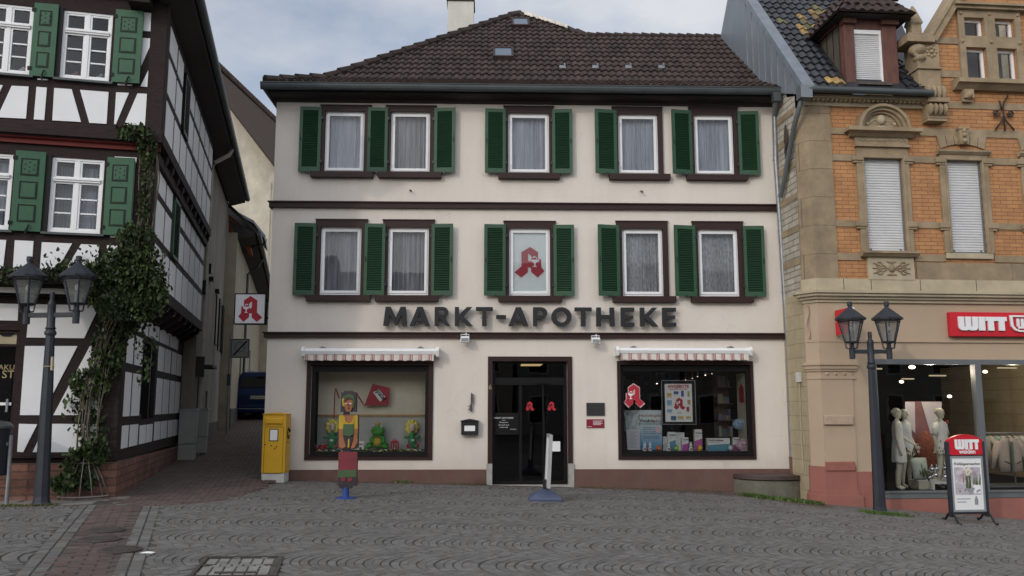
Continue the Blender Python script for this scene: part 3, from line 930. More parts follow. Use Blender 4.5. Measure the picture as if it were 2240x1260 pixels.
# ---- awnings
W['stripe'] = None
m, nt, out = new_mat('striped_awning_cloth'); n = N(nt)
sp = n.add('ShaderNodeSeparateXYZ'); n.link(n.obj(), sp.inputs[0])
f = n.math('FRACT', n.math('DIVIDE', sp.outputs[0], .188))
s1 = n.math('COMPARE', f, .5, .22)
f2 = n.math('FRACT', n.math('DIVIDE', sp.outputs[0], .188 / 6))
s2 = n.math('GREATER_THAN', f2, .42)
col = n.mix(n.math('MULTIPLY', s1, s2), (.60, .55, .50, 1), (.30, .07, .08, 1))
n.bsdf(out, col, .9); W['stripe'] = m
for k, (cl, cr, ct_, cb, vl, vr, vt, vb, lab) in enumerate((
        (659, 960, 762, 775, 666, 949, 776, 790, 'white roller awning with striped valance above the window of plush dolls'),
        (1348, 1646, 761, 773, 1358, 1638, 774, 789, 'white roller awning with striped valance above the window with the offers poster'))):
    ya = -.26
    u0, u1, z0, z1 = M.rect(cl, ct_, cr, cb, ya)
    A = at(M, 'window_awning', lab, 'awning', u0, 0, z0, 'roller awnings over the display windows')
    wd, ht = u1 - u0, z1 - z0
    mb = MB()
    prof = [(-.005, 0.03), (-.03, ht * .9), (-.1, ht + .01), (ya + .04, ht), (ya, ht * .55), (ya + .02, .0), (-.12, -.02)]
    mb.prism(prof, .05, wd - .05, ax='x'); A1 = mb.build('awning_casing', W['awning'], A)
    for x in (0.0, wd - .06):
        MB().prism([(-.0, -.03), (-.0, ht + .02), (ya + .03, ht + .03), (ya - .03, ht * .6), (ya, -.04), (-.12, -.06)], x, x + .06, ax='x').build('end_cap', W['awning'], A)
    v0, v1, a0, a1 = M.rect(vl, vt, vr, vb, ya + .03)
    mb = MB(); nn = 120; ns = 14
    top = []; bot = []
    for q in range(nn + 1):
        t = q / nn; x = v0 - u0 + (v1 - v0) * t
        yy = ya + .03 + .012 * sin(2 * pi * ns * t) + .006 * sin(2 * pi * 5.3 * t)
        top.append((x, ya + .03, a1 - z0 + .01)); bot.append((x, yy - .015, a0 - z0 + .022 * abs(sin(pi * ns * t + .4)) ** .7))
    for q in range(nn): mb.poly([bot[q], bot[q + 1], top[q + 1], top[q]])
    mb.build('valance', W['stripe'], A, fix=False, smooth=True)
    mb = MB()
    for t in (.14, .86):
        mb.box(wd * t - .06, wd * t + .06, -.09, 0, ht, ht + .035); mb.box(wd * t - .02, wd * t + .02, -.12, 0, ht + .03, ht + .05)
    mb.build('awning_bracket', W['steel'], A)

# ---- floodlights
fl = None
for k, (px, py, lab) in enumerate(((1017, 741, 'small white floodlight on the band course up from the black letterbox'), (1303, 744, 'small white floodlight on the band course near the awning over the offers poster'))):
    u, z = M.hit(px, py, -.2)
    o = at(M, 'wall_floodlight', lab, 'floodlight', u, 0, z, 'floodlights on the pharmacy wall')
    mb = MB()
    mb.prism([(-.12, -.075), (-.12, .02), (-.15, .06), (-.25, .03), (-.27, -.07)], -.085, .085, ax='x')
    mb.build('lamp_head', W['white'], o, bevel=.006)
    MB().box(-.07, .07, -.276, -.266, -.055, .012).build('lamp_glass', W['signgrey'], o)
    mb = MB(); mb.tube([(.02, -.14, .05), (.03, -.13, .12), (.0, -.10, .10), (-.02, 0, .07)], .009, 6); mb.box(-.05, .05, -.03, 0, .03, .11)
    mb.tube([(-.08, -.13, .02), (-.08, -.16, .09), (.08, -.16, .09), (.08, -.13, .02)], .008, 6)
    mb.build('bracket', W['white'], o)

# ---- wall things by the door
u0, u1, z0, z1 = M.rect(1007, 917, 1048, 951, -.14)
o = at(M, 'letterbox', 'black wall letterbox with a white paper label beside the pharmacy door', 'letterbox', (u0 + u1) / 2, 0, z0)
hw = (u1 - u0) / 2; ht = z1 - z0
mb = MB(); mb.box(-hw + .015, hw - .015, -.14, 0, 0, ht * .86)
mb.build('box_body', W['black'], o, bevel=.006)
MB().prism([(-hw, ht * .86), (hw, ht * .86), (hw, ht * .90), (.08, ht * .98), (0, ht * 1.02), (-.08, ht * .98), (-hw, ht * .90)], -.165, 0).build('lid', W['black'], o)
MB().box(-.105, .105, -.146, -.139, ht * .24, ht * .58).build('paper_label', W['paper'], o)
u, z = M.hit(1031, 878, -.06); zz = M.hit(1031, 901, -.06)[1]; zt = M.hit(1031, 859, -.06)[1]
o = at(M, 'wall_ornament', 'slim black metal ornament of cut-out signs above the letterbox', 'ornament', u, 0, zz)
mb = MB(); hh = zt - zz
mb.box(-.008, .008, -.06, -.04, 0, hh)
r = random.Random(3)
for k in range(16):
    z = hh * (.05 + .9 * k / 16); a = r.choice((-1, 1)) if k % 3 else 1
    if z > hh * .4: mb.box(.0, .035 + r.random() * .02, -.062, -.042, z, z + hh * .035)
    else: mb.box(-.055 * r.random() - .01, .03 * r.random(), -.062, -.042, z, z + hh * .035)
mb.box(-.005, .005, -.04, 0, hh * .3, hh * .34); mb.box(-.005, .005, -.04, 0, hh * .7, hh * .74)
mb.build('cutout_plate', W['black'], o)
u0, u1, z0, z1 = M.rect(1283, 881, 1323, 909, -.03)
o = at(M, 'door_plaque', 'plain dark grey rectangular plaque on the wall right of the pharmacy door', 'plaque', 0, 0, 0)
MB().box(u0, u1, -.03, 0, z0, z1).build('plaque_body', mat('dark_plaque', (.035, .033, .034), .35, .1, 5), o, bevel=.005)
MB().box(u0 + .02, u1 - .02, -.032, -.03, z0 + (z1 - z0) * .34, z0 + (z1 - z0) * .35).build('engraved_line', W['black'], o)
u0, u1, z0, z1 = M.rect(1283, 917, 1322, 936, -.02)
o = at(M, 'information_plate', 'small dark red information plate with white print below the grey plaque', 'plate', 0, 0, 0)
MB().box(u0, u1, -.02, 0, z0, z1).build('plate_body', mat('wine_red', (.22, .012, .03), .4, .05, 5), o, bevel=.006)
for k in range(4):
    MB().box(u0 + .13, u1 - .03 - .04 * (k % 2), -.023, -.02, z1 - .04 - k * .024, z1 - .032 - k * .024).build('print_line', W['paper'], o)
MB().box(u0 + .02, u0 + .1, -.023, -.02, z0 + .018, z0 + .026).build('print_line', W['paper'], o)
for px, py in ((897, 418), (1402, 420)):
    u, z = M.hit(px, py, -.04)
    o = at(M, 'wall_hook', 'small dark rusty hook in the bare wall between the two window rows', 'hook', u, 0, z, 'hooks in the pharmacy wall')
    mb = MB(); mb.tube([(0, 0, .02), (0, -.07, .015), (.03, -.09, .0), (.03, -.085, -.03)], .014, 6); mb.build('hook_iron', W['iron'], o)

# ---- yellow post box
cR = ghit(627, 1049); cL = ghit(574, 1047)
fw = M.loc(cL.x, cL.y); fw2 = M.loc(cR.x, cR.y)
y0 = -.62
u0 = M.hit(573, 980, y0)[0]; u1 = M.hit(624, 980, y0)[0]
gzb = gz(M.w(u0, y0, 0).x)
PB = at(M, 'post_box', 'yellow steel post box on a pale concrete foot at the alley corner', 'post box', (u0 + u1) / 2, y0 + .2, gzb)
hw = (u1 - u0) / 2
zt = M.hit(600, 907, y0)[1] - gzb; zb = M.hit(600, 1035, y0)[1] - gzb
mb = MB(); mb.box(-hw, hw, -.2, .22, zb, zt)
mb.prism([(-hw - .012, zt), (hw + .012, zt), (hw + .012, zt + .012), (.05, zt + .04), (-.05, zt + .04), (-hw - .012, zt + .012)], -.22, .24)
mb.build('box_body', W['yellow'], PB, bevel=.008)
mb = MB(); mb.box(-hw + .05, hw - .06, -.235, -.2, zt - .17, zt - .065); mb.box(-hw + .06, -hw + .09, -.245, -.2, zt - .19, zt - .17); mb.box(hw - .1, hw - .07, -.245, -.2, zt - .19, zt - .17)
mb.build('slot_flap', W['yellow'], PB, bevel=.01)
mb = MB(); frame_rect(mb, -hw + .04, hw - .04, .16, zt - .23, .006, -.203, -.199); mb.build('door_seam', W['frameblk'], PB)
o = MB().box(-.09, .08, -.206, -.2, zt - .50, zt - .27).build('timetable_frame', W['frameblk'], PB)
MB().box(-.075, .065, -.209, -.205, zt - .485, zt - .285).build('timetable', W['paper'], o)
mb = MB()
for x, z in ((-.16, .70), (.02, .62), (.05, .66), (-.05, .68)): mb.ell((x, -.2, z), (.016, .004, .012), 8, 5)
mb.build('scratch', W['frameblk'], PB)
mb = MB(); mb.tube([(hw + .004, .0 + .07 * cos(t), zt - .36 + .10 * sin(t)) for t in np.linspace(.3, 2 * pi - .3, 16)], .012, 6)
mb.tube([(hw + .004, .07, zt - .34), (hw + .004, .11, zt - .30)], [.012, .026], 6)
mb.ell((hw, -.02, zt - .53), (.004, .02, .014)); mb.ell((hw, .04, zt - .53), (.004, .02, .014))
mb.build('horn_emblem', W['frameblk'], PB)
MB().box(-hw + .005, hw - .01, -.19, .21, -.2, zb).build('concrete_foot', W['lightstone'], PB, bevel=.01)

# ---- painted wooden figure on a blue post
p = ghit(756, 1090)
FG = thing('painted_wooden_figure', 'painted wooden puppet woman in yellow blouse and red skirt on a blue post', 'figure', p)
D = p.y
def F(px, py):
    d = ray(px, py); t = D / d.y
    return d.x * t - p.x, EYE + d.z * t - p.z
def FP(pts, y0, y1, m, name, par, mb=None):
    b = MB(); b.prism([F(*q) for q in pts], y0, y1)
    return b.build(name, m, par)
pm = lambda nme, c: mat(nme, tuple(v * .72 for v in c), .6, .2, 7, dirt=.15)
fskin, fyel, fgrn, fred, fdk, fhair = pm('figure_skin', (.36, .13, .045)), pm('figure_yellow', (.55, .36, .02)), pm('figure_green', (.055, .12, .04)), pm('figure_red', (.22, .02, .035)), pm('figure_dark', (.03, .02, .03)), pm('figure_brown', (.07, .035, .02))
fz = lambda x, y: (660 + x / 6, 800 + y / 6)
hd = FP([fz(525, 350), fz(725, 350), fz(722, 605), fz(515, 608)], -.05, .06, fdk, 'head_block', FG)
def Z(pts, y, m, name, par, th=.012): return FP([fz(*q) for q in pts], y - th, y, m, name, par)
Z([(530, 440), (560, 400), (620, 372), (690, 395), (705, 470), (690, 560), (640, 520), (560, 520), (545, 540)], -.05, fgrn, 'headscarf', hd)
Z([(540, 440), (565, 420), (575, 540), (545, 520)], -.062, fyel, 'hair_strand', hd)
Z([(572, 460), (600, 430), (650, 425), (680, 465), (678, 540), (655, 590), (640, 605), (600, 605), (580, 560)], -.064, fskin, 'face', hd)
Z([(560, 470), (580, 420), (625, 405), (670, 430), (650, 440), (610, 440), (580, 480)], -.078, fhair, 'fringe', hd)
for x in (592, 652):
    Z([(x - 15, 500), (x, 488), (x + 15, 500), (x, 512)], -.076, W['white'], 'eye', hd); Z([(x - 5, 500), (x, 493), (x + 6, 500), (x, 508)], -.09, fdk, 'pupil', hd, .006)
Z([(618, 500), (628, 500), (636, 535), (612, 535)], -.077, pm('figure_shadow', (.28, .09, .035)), 'nose', hd, .016)
Z([(605, 555), (625, 550), (645, 555), (625, 568)], -.077, fred, 'mouth', hd)
MB().box(*[F(*fz(550, 605))[0], F(*fz(628, 605))[0]], -.03, .03, F(*fz(590, 640))[1], F(*fz(590, 604))[1]).build('neck', fdk, FG)
MB().box(F(*fz(560, 350))[0], F(*fz(665, 350))[0], -.04, .04, F(*fz(600, 352))[1], F(*fz(600, 330))[1]).build('cap', fdk, FG)
to = FP([fz(505, 655), fz(520, 643), fz(740, 643), fz(748, 660), fz(742, 1080), fz(690, 1090), fz(520, 1088), fz(490, 1080)], -.05, .06, fhair, 'torso_board', FG)
Z([(500, 660), (520, 645), (560, 650), (556, 830), (498, 828)], -.052, fyel, 'sleeve', to, .016)
Z([(745, 660), (730, 645), (700, 650), (696, 830), (745, 828)], -.052, fyel, 'sleeve', to, .016)
Z([(498, 830), (550, 832), (560, 960), (590, 1060), (540, 1085), (500, 1060)], -.052, fskin, 'arm', to, .018)
Z([(696, 832), (744, 832), (742, 1000), (700, 1075), (655, 1080), (690, 960)], -.052, fskin, 'arm', to, .018)
Z([(560, 650), (700, 650), (690, 740), (570, 740)], -.052, fskin, 'neckline', to)
Z([(555, 660), (572, 660), (590, 735), (630, 750), (672, 735), (690, 660), (700, 665), (690, 770), (560, 770)], -.064, fyel, 'blouse', to)
Z([(560, 765), (695, 765), (690, 900), (640, 925), (570, 915), (550, 880)], -.07, fgrn, 'bodice', to)
Z([(560, 930), (690, 930), (650, 1060), (590, 1060), (520, 1000)], -.055, fdk, 'apron', to)
Z([(620, 960), (640, 960), (635, 1070), (615, 1070)], -.066, fyel, 'ribbon', to)
sk0 = 800 + 1130 / 6
sk = FP([(742, sk0), (782, sk0), (781, 1062), (740, 1062)], -.05, .06, fred, 'skirt_board', FG)
FP([(741.5, 1028), (781, 1027), (781, 1042), (741, 1044)], -.062, -.05, fgrn, 'skirt_hem', sk)
FP([(741, 1044), (781, 1042), (781, 1062), (740, 1062)], -.056, -.05, fdk, 'shoe_board', sk)
for x in (752, 766): FP([(x - 5, 1044), (x + 6, 1044), (x + 5, 1052), (x - 3, 1053)], -.066, -.056, fred, 'stocking', sk)
MB().box(F(752, 900)[0], F(770, 900)[0], -.03, .03, F(760, 989)[1], F(760, 979)[1]).build('waist_joint', fdk, FG)
blue = pm('post_blue', (.025, .08, .36))
mb = MB(); mb.lathe(0, 0, [(.17, -.02), (.17, .012), (.055, .02), (.055, F(756, 1066)[1])], 16); mb.build('post', blue, FG)
mb = MB(); mb.box(-.10, .10, -.05, .05, F(756, 1068)[1], F(756, 1061)[1]); mb.build('post_collar', fdk, FG)

# ---- swing sign seen edge-on
p = ghit(1192, 1094)
SW = thing('swing_sign', 'white framed pavement swing sign seen edge on with a blue plastic foot', 'pavement sign', p, RAD(2))
s = p.y / FPX
mb = MB(); bw = 36 * s * 1.05
pts = [(bw, 0), (bw * .98, .045), (bw * .55, .10), (bw * .2, .14), (.05, .15)]
mb.loft([(0, 0, -.03, bw, bw * 1.0), (0, 0, .03, bw * 1.0, bw * 1.0), (0, 0, .06, bw * .96, bw * .96), (0, 0, .11, bw * .72, bw * .72), (0, 0, .16, bw * .40, bw * .40), (0, 0, .20, bw * .16, bw * .16), (0, 0, .21, bw * .10, bw * .10)], 4, ph=pi / 4)
for v in range(len(mb.v)):
    x, y, z = mb.v[v]; mb.v[v] = (x * 1.30, y * 1.15, z)
mb.build('plastic_foot', mat('blue_grey_plastic', (.055, .07, .125), .5, .1, 4), SW, bevel=.02)
MB().box(-.03, .03, -.06, .06, .18, .34).build('spring_post', W['rubber'], SW)
zt = EYE + ray(1200, 950).z * p.y / ray(1200, 950).y - p.z
zb = EYE + ray(1196, 1064).z * p.y / ray(1196, 1064).y - p.z
pn = thing('sign_panel', None, None, (.03, 0, 0)); pn.parent = SW; pn.rotation_euler = (0, RAD(3.0), RAD(-.6))
mb = MB()
for y in (-.33, .33): mb.box(-.028, .028, y - .03, y + .03, zb, zt)
mb.box(-.028, .028, -.33, .33, zt - .05, zt); mb.box(-.028, .028, -.33, .33, zb, zb + .05)
mb.build('panel_frame', mat('aluminium', (.55, .56, .57), .35, .05, 4, metal=.5), pn)
MB().box(-.018, .018, -.30, .30, zb + .05, zt - .05).build('poster', W['paper'], pn)

# ---- half-round bench
p0 = ghit(1615, 1079); 
ub0 = M.loc(p0.x, p0.y)[0]
u0 = M.hit(1612, 1045, -.3)[0]; u1 = M.hit(1776, 1048, -.3)[0]
cu = (u0 + u1) / 2; hw = (u1 - u0) / 2
zseat1 = M.hit(1695, 1040, -.5)[1]; zseat0 = M.hit(1695, 1050, -.5)[1]
gb = gz(M.w(cu, -.4, 0).x)
BN = at(M, 'curved_bench', 'low curved concrete bench with dark wooden seat at the foot of the downpipe', 'bench', cu, 0, gb)
def halfring(a, b, z0, z1, n=18, zf=None):
    mb = MB(); t_ = [(a * cos(pi + pi * k / n), b * sin(pi + pi * k / n)) for k in range(n + 1)]
    mb.prism(t_, z0, z1, ax='z'); return mb
halfring(hw, .62, zseat0 - gb, zseat1 - gb).build('seat_board', W['wood'], BN, bevel=.012)
halfring(hw * .985, .58, -.2, zseat0 - gb - .015).build('stone_base', W['mossconc'], BN, bevel=.01)

# ================================================================== WINDOW DISPLAYS
lz = lambda x, y: (660 + x / 6, 800 + y / 6)
def LH(x, y, d): return M.hit(*lz(x, y), d)
yb = .66
u0, u1 = LW[0] + .02, LW[1] - .02
zf = LH(900, 1125, .45)[1] - .01
o = at(M, 'display_backdrop', 'pale vertical blinds with a wooden rail behind the plush dolls', 'backdrop', 0, 0, 0)
mb = MB()
x = u0; zr = LH(900, 650, yb)[1]
while x < u1:
    w = .088
    mb.poly([(x, yb, zr), (x + w, yb + .03, zr), (x + w, yb + .03, 3.0), (x, yb, 3.0)]); x += w
mb.build('blind_slat', mat('blind_cloth', (.78, .71, .57), .9, .06, 3), o, fix=False)
MB().box(u0, u1, yb - .03, yb + .02, LH(900, 668, yb)[1], LH(900, 640, yb)[1]).build('wooden_rail', mat('rail_wood', (.42, .25, .12), .6, .2, 6), o)
MB().box(u0, u1, yb + .0, yb + .05, zf, LH(900, 668, yb)[1]).build('grey_board', mat('display_board', (.46, .46, .44), .8, .05, 3), o)
MB().box(u0, u1, .15, 2, zf - .05, zf).build('display_platform', mat('display_platform', (.35, .35, .33), .8, .05, 3), o)
# kite
yk = .52
K = at(M, 'hanging_kite', 'red cloth kite with a white printed label hanging in the shop window', 'kite', 0, 0, 0)
kp = [LH(930, 238, yk), LH(1158, 290, yk), LH(1140, 512, yk), LH(822, 525, yk)]
kr = mat('kite_red', (.36, .03, .045), .7, .1, 5)
mb = MB(); mb.prism(kp, yk - .006, yk + .006); mb.build('kite_cloth', kr, K)
lp = [LH(1005, 302, yk), LH(1098, 408, yk), LH(1030, 472, yk), LH(938, 352, yk)]
MB().prism(lp, yk - .012, yk - .007).build('kite_label', W['paper'], K)
c = LH(1022, 385, yk)
text('lettering', 'ipalat', .14, c[0] - .0, yk - .014, c[1] - .02, W['frameblk'], K, .002, roll=RAD(-50), offset=.003)
mb = MB()
for pp in ([(822, 525), (790, 480), (745, 410), (720, 350), (600, 355), (545, 380)], [(820, 520), (775, 450), (730, 380)], [(490, 430), (470, 370), (445, 295), (435, 340), (430, 450), (425, 620), (420, 720)], [(492, 428), (478, 380), (448, 300)]):
    mb.tube([(LH(*q, yk + .02)[0], yk + .02, LH(*q, yk + .02)[1]) for q in pp], .011, 5)
mb.build('kite_tail', kr, K)
# flower dolls
dg = mat('doll_green', (.06, .26, .11), .9, .15, 12); dy = W['dollyellow'] = mat('doll_yellow', (.78, .66, .14), .9, .15, 12); df = mat('doll_face', (.72, .60, .5), .9, .03, 8)
def flower_doll(cx, top, bot, label, turn):
    u, zt = LH(cx, top, .5); _, zb = LH(cx, bot, .5); h = zt - zb
    o = at(M, 'flower_doll', label, 'plush doll', u, .5, zb, 'plush flower dolls'); o.rotation_euler.z += turn
    mb = MB(); mb.loft([(0, 0, 0, .05, .05), (0, 0, .05 * h, .09, .08), (0, 0, .3 * h, .075, .065), (0, 0, .55 * h, .05, .045), (0, 0, .64 * h, .03, .03)], 12)
    for sg in (-1, 1):
        mb.tube([(sg * .05, 0, .42 * h), (sg * .11, -.02, .38 * h), (sg * .17, -.02, .42 * h)], [.028, .024, .032], 8)
        mb.ell((sg * .07, -.06, .03), (.045, .07, .04))
    mb.build('doll_body', dg, o, smooth=True)
    mb = MB(); mb.ell((0, -.02, .78 * h), (.07, .06, .085)); hd = mb.build('doll_head', df, o, smooth=True)
    mb = MB()
    for k in range(9):
        a = 2 * pi * k / 9
        mb.ell((.098 * cos(a), .02, .79 * h + .105 * sin(a)), (.05, .035, .058), 8, 6)
    mb.build('petal_ring', dy, o, smooth=True)
    mb = MB()
    for sg in (-1, 1): mb.ell((sg * .025, -.08, .80 * h), (.009, .006, .013), 6, 4)
    mb.box(-.02, .02, -.082, -.076, .735 * h, .745 * h); mb.build('doll_eye', W['frameblk'], hd)
    MB().box(-.03, .03, -.082, -.07, .26 * h, .33 * h).build('doll_tag', W['paper'], o)
    mb = MB()
    for sg in (-1, 1): mb.ell((sg * .09, -.08, .04), (.04, .05, .045))
    mb.build('doll_shoe', W['red'], o, smooth=True)
flower_doll(405, 722, 1085, 'yellow haired flower doll in green beside the red watering can', RAD(4))
flower_doll(1450, 735, 1075, 'yellow haired flower doll in green at the right end of the display', RAD(20))
# frog
u, zt = LH(1005, 735, .5); _, zb = LH(1005, 1070, .5); h = zt - zb
o = at(M, 'plush_frog', 'green plush frog with a yellow belly and small crown sitting in the window', 'plush frog', u, .5, zb)
fg_ = mat('frog_plush', (.075, .30, .055), .95, .2, 14, bump=.4); fb = mat('frog_belly', (.55, .36, .05), .95, .1, 12)
mb = MB(); mb.loft([(0, 0, 0, .11, .10), (0, 0, .08 * h, .14, .12), (0, 0, .3 * h, .115, .10), (0, 0, .48 * h, .075, .07)], 14)
for sg in (-1, 1):
    mb.tube([(sg * .08, 0, .43 * h), (sg * .135, -.04, .3 * h), (sg * .10, -.12, .2 * h)], [.042, .038, .045], 8)
    mb.tube([(sg * .11, .0, .08 * h), (sg * .17, -.08, .10 * h), (sg * .15, -.15, .03 * h), (sg * .22, -.17, .02 * h)], [.06, .055, .045, .035], 8)
mb.build('frog_body', fg_, o, smooth=True)
mb = MB(); mb.ell((0, -.02, .64 * h), (.14, .115, .10)); mb.ell((0, -.04, .58 * h), (.13, .105, .07))
for sg in (-1, 1): mb.ell((sg * .085, -.03, .82 * h), (.042, .04, .045))
hd = mb.build('frog_head', fg_, o, smooth=True)
mb = MB()
for sg in (-1, 1): mb.ell((sg * .088, -.06, .83 * h), (.03, .02, .033))
e = mb.build('frog_eye', W['white'], hd, smooth=True)
mb = MB()
for sg in (-1, 1): mb.ell((sg * .09, -.078, .83 * h), (.012, .008, .014))
mb.build('pupil', W['frameblk'], hd)
mb = MB(); mb.ell((0, -.10, .21 * h), (.085, .05, .085)); mb.build('belly', fb, o, smooth=True)
mb = MB(); mb.loft([(0, 0, .86 * h, .04, .04), (0, 0, .93 * h, .05, .05)], 10)
for k in range(5):
    a = 2 * pi * k / 5; mb.loft([(.042 * cos(a), .042 * sin(a), .92 * h, .016, .016), (.05 * cos(a), .05 * sin(a), 1.0 * h, .003, .003)], 6)
mb.build('crown', W['yellow'], o)
MB().box(-.035, .035, -.118, -.10, .40 * h, .44 * h).build('bow_tie', W['red'], o)
# small things
def small(name, label, cat, x, y, d=.42, grp=None):
    u, z = LH(x, y, d); return at(M, name, label, cat, u, d, zf, grp)
o = small('watering_can', 'small red watering can at the left end of the plush doll display', 'watering can', 268, 1110)
mb = MB(); mb.lathe(0, 0, [(.08, 0), (.085, .02), (.075, .14), (.07, .14)], 14); mb.tube([(-.07, 0, .04), (-.13, 0, .10), (-.16, 0, .15)], [.02, .014, .02], 8)
mb.tube([(.07, 0, .12), (.12, 0, .11), (.11, 0, .03), (.07, 0, .03)], .008, 6); mb.tube([(-.05, 0, .14), (0, 0, .2), (.05, 0, .14)], .007, 6)
mb.build('can_body', W['red'], o, smooth=True, auto=True)
o = small('red_lantern', 'small red metal candle lantern between the frog and a flower doll', 'lantern', 1220, 1110)
mb = MB(); mb.box(-.08, .08, -.06, .06, 0, .025); mb.box(-.08, .08, -.06, .06, .18, .21)
for sx in (-1, -.33, .33, 1):
    for yy in (-.05, .05): mb.box(sx * .07 - .008, sx * .07 + .008, yy - .008, yy + .008, .025, .18)
mb.box(-.05, .05, -.04, .04, .21, .23); mb.tube([(-.03, 0, .23), (0, 0, .28), (.03, 0, .23)], .006, 5)
mb.build('lantern_frame', W['red'], o)
MB().lathe(0, 0, [(.03, .025), (.03, .09), (.004, .10)], 10).build('candle', W['paper'], o)
o = small('picture_card', 'white card with a small green drawing leaning beside the frog', 'card', 772, 1112)
MB().obox(Matrix.Translation((0, 0, .11)) @ Matrix.Rotation(RAD(-10), 4, 'X') @ Matrix.Diagonal((.125, .012, .22, 1))).build('card_board', W['paper'], o)
mb = MB(); mb.prism([(-.035, .05), (.035, .05), (0, .11)], -.035, -.02); mb.build('drawing', W['weed'], o)
MB().box(-.04, .04, -.02, -.012, .15, .165).build('red_print', W['red'], o)
# daisies strewn along the glass, one soft strip
mb = MB(); r = random.Random(5)
for k in range(150):
    x = u0 + .12 + (u1 - u0 - .16) * (k + r.random()) / 150; y = .22 + r.random() * .12; z = zf + .012 + r.random() * .04
    mb.ell((x, y, z), (.022 + r.random() * .014, .02, .016), 6, 4, 0 if k % 3 else (1 if k % 2 else 2))
tag(mb.build('daisy_garland', [mat('garland_green', (.035, .09, .03), .9, .3, 9), W['paper'], dy], None), 'strip of small white daisies and green moss along the window edge', 'garland', kind='stuff')
go = bpy.data.objects['daisy_garland']; go.location = M.w(0, 0, 0); go.rotation_euler.z = M.a

# ---- right display
rzm = lambda x, y: (1350 + x / 5.726, 790 + y / 5.727)
def RH(x, y, d): return M.hit(*rzm(x, y), d)
zf = RH(800, 1120, .45)[1] - .005
o = at(M, 'display_shelf', 'dark display ledge under the medicine cartons', 'shelf', 0, 0, 0)
MB().box(RW[0] + .03, RW[1] - .03, .15, .75, zf - .06, zf).build('ledge', mat('ledge', (.10, .10, .10), .6, .1, 4), o)
def rx(x, y, d): q = RH(x, y, d); return (q[0], q[1])
# hanging A sticker on the pane
A = at(M, 'window_logo_sticker', 'large red letter A sticker with pale edge on the window glass', 'sticker', 0, 0, 0)
b0 = RH(90, 572, .11); b1 = RH(325, 290, .11)
h = b1[1] - b0[1]
logo('letter_logo', A, b0[0] + .05, .095, b0[1], h, W['red'], W['paper'], .004, squash=(b1[0] - b0[0]) / (1.12 * h), outline=mat('sticker_edge', (.6, .38, .38), .6, .03))
# poster frame
P_ = at(M, 'offers_poster', 'framed white offers poster with red letter A hanging inside the window', 'poster', 0, 0, 0)
d = .25
a, c = RH(562, 795, d); b, e = RH(975, 240, d)
mb = MB(); frame_rect(mb, a, b, c, e, .012, d - .02, d + .02); mb.build('poster_frame', W['steel'], P_)
MB().box(a + .012, b - .012, d - .005, d + .015, c + .012, e - .012).build('black_mount', W['frameblk'], P_)
a, c = RH(605, 760, d); b, e = RH(932, 285, d)
pa = MB().box(a, b, d - .012, d - .006, c, e).build('poster_sheet', W['paper'], P_)
w = b - a; h = e - c
text('lettering', 'ANGEBOTE', .098 * h * 1.15, (a + b) / 2, d - .014, e - .105 * h, W['red'], pa, .002, offset=.0035, sx=.98)
text('lettering', 'IHRER MARKT-APOTHEKE', .042 * h, (a + b) / 2, d - .014, e - .155 * h, W['red'], pa, .002, offset=.001)
lh = RH(700, 610, d)[1]; lt = RH(700, 458, d)[1]
logo('letter_logo', pa, a + w * .36, d - .013, lh, lt - lh, W['red'], W['paper'], .003, squash=.88)
cl = {'b': (.05, .10, .35), 'y': (.6, .42, .12), 'g': (.35, .42, .08), 'c': (.25, .42, .6), 'r': (.4, .03, .04), 'n': (.06, .12, .28), 'o': (.45, .3, .08)}
pmat = {k: mat('product_print', v, .7, .3, 30) for k, v in cl.items()}
for (x0, x1, y0_, y1_, k) in ((620, 680, 400, 445, 'y'), (707, 765, 378, 412, 'b'), (800, 832, 370, 442, 'b'), (880, 905, 378, 442, 'g'), (622, 682, 488, 550, 'c'), (880, 915, 485, 538, 'o'), (625, 688, 603, 640, 'c'), (868, 900, 572, 630, 'r'), (672, 738, 688, 738, 'n'), (755, 832, 690, 720, 'y'), (858, 920, 690, 718, 'y'), (745, 810, 640, 646, 'g')):
    p, q = RH(x0, y1_, d), RH(x1, y0_, d)
    MB().box(p[0], q[0], d - .015, d - .0125, p[1], q[1]).build('product_picture', pmat[k], pa)
    MB().box(p[0] + .01, q[0], d - .014, d - .0125, p[1] - .018, p[1] - .01).build('price_line', W['signgrey'], pa)
# standing poster
m, nt, out = new_mat('blue_fade_poster'); n = N(nt)
sp = n.add('ShaderNodeSeparateXYZ'); n.link(n.obj(), sp.inputs[0])
f = n.math('DIVIDE', n.math('SUBTRACT', sp.outputs[2], zf), .80)
n.bsdf(out, n.ramp(f, .1, .75, (.10, .30, .52, 1), (.62, .72, .72, 1)), .6)
S_ = at(M, 'standing_poster', 'pale blue standing cardboard poster about hay fever left of the framed poster', 'poster', 0, 0, 0)
d = .34
pts = [rx(285, 1115, d), rx(562, 1115, d), rx(562, 615, d), rx(285, 612, d)]
MB().prism(pts, d, d + .012).build('poster_sheet', m, S_)
pts2 = [rx(150, 1060, d), rx(285, 1115, d), rx(285, 612, d), rx(92, 618, d)]
mb = MB(); mb.poly([(q[0], d + (.10 if k in (0, 3) else 0) - .001, q[1]) for k, q in enumerate(pts2)]); mb.build('poster_wing', mat('poster_wing', (.5, .55, .57), .7, .35, 14), S_, fix=False)
ink = W['frameblk']
def tx(s, size, x, y, mm, dd, par, off=0.0, sh=0.0, al='CENTER'):
    q = RH(x, y, dd); text('lettering', s, size, q[0], dd - .004, q[1], mm, par, .002, align=al, offset=off, shear=sh)
tx('Heuschnupfen?', .085, 425, 698, W['red'], d, S_, sh=.3)
tx('Vividrin', .098, 375, 768, ink, d, S_, off=.002); tx('akut', .095, 510, 768, W['red'], d, S_, sh=.2)
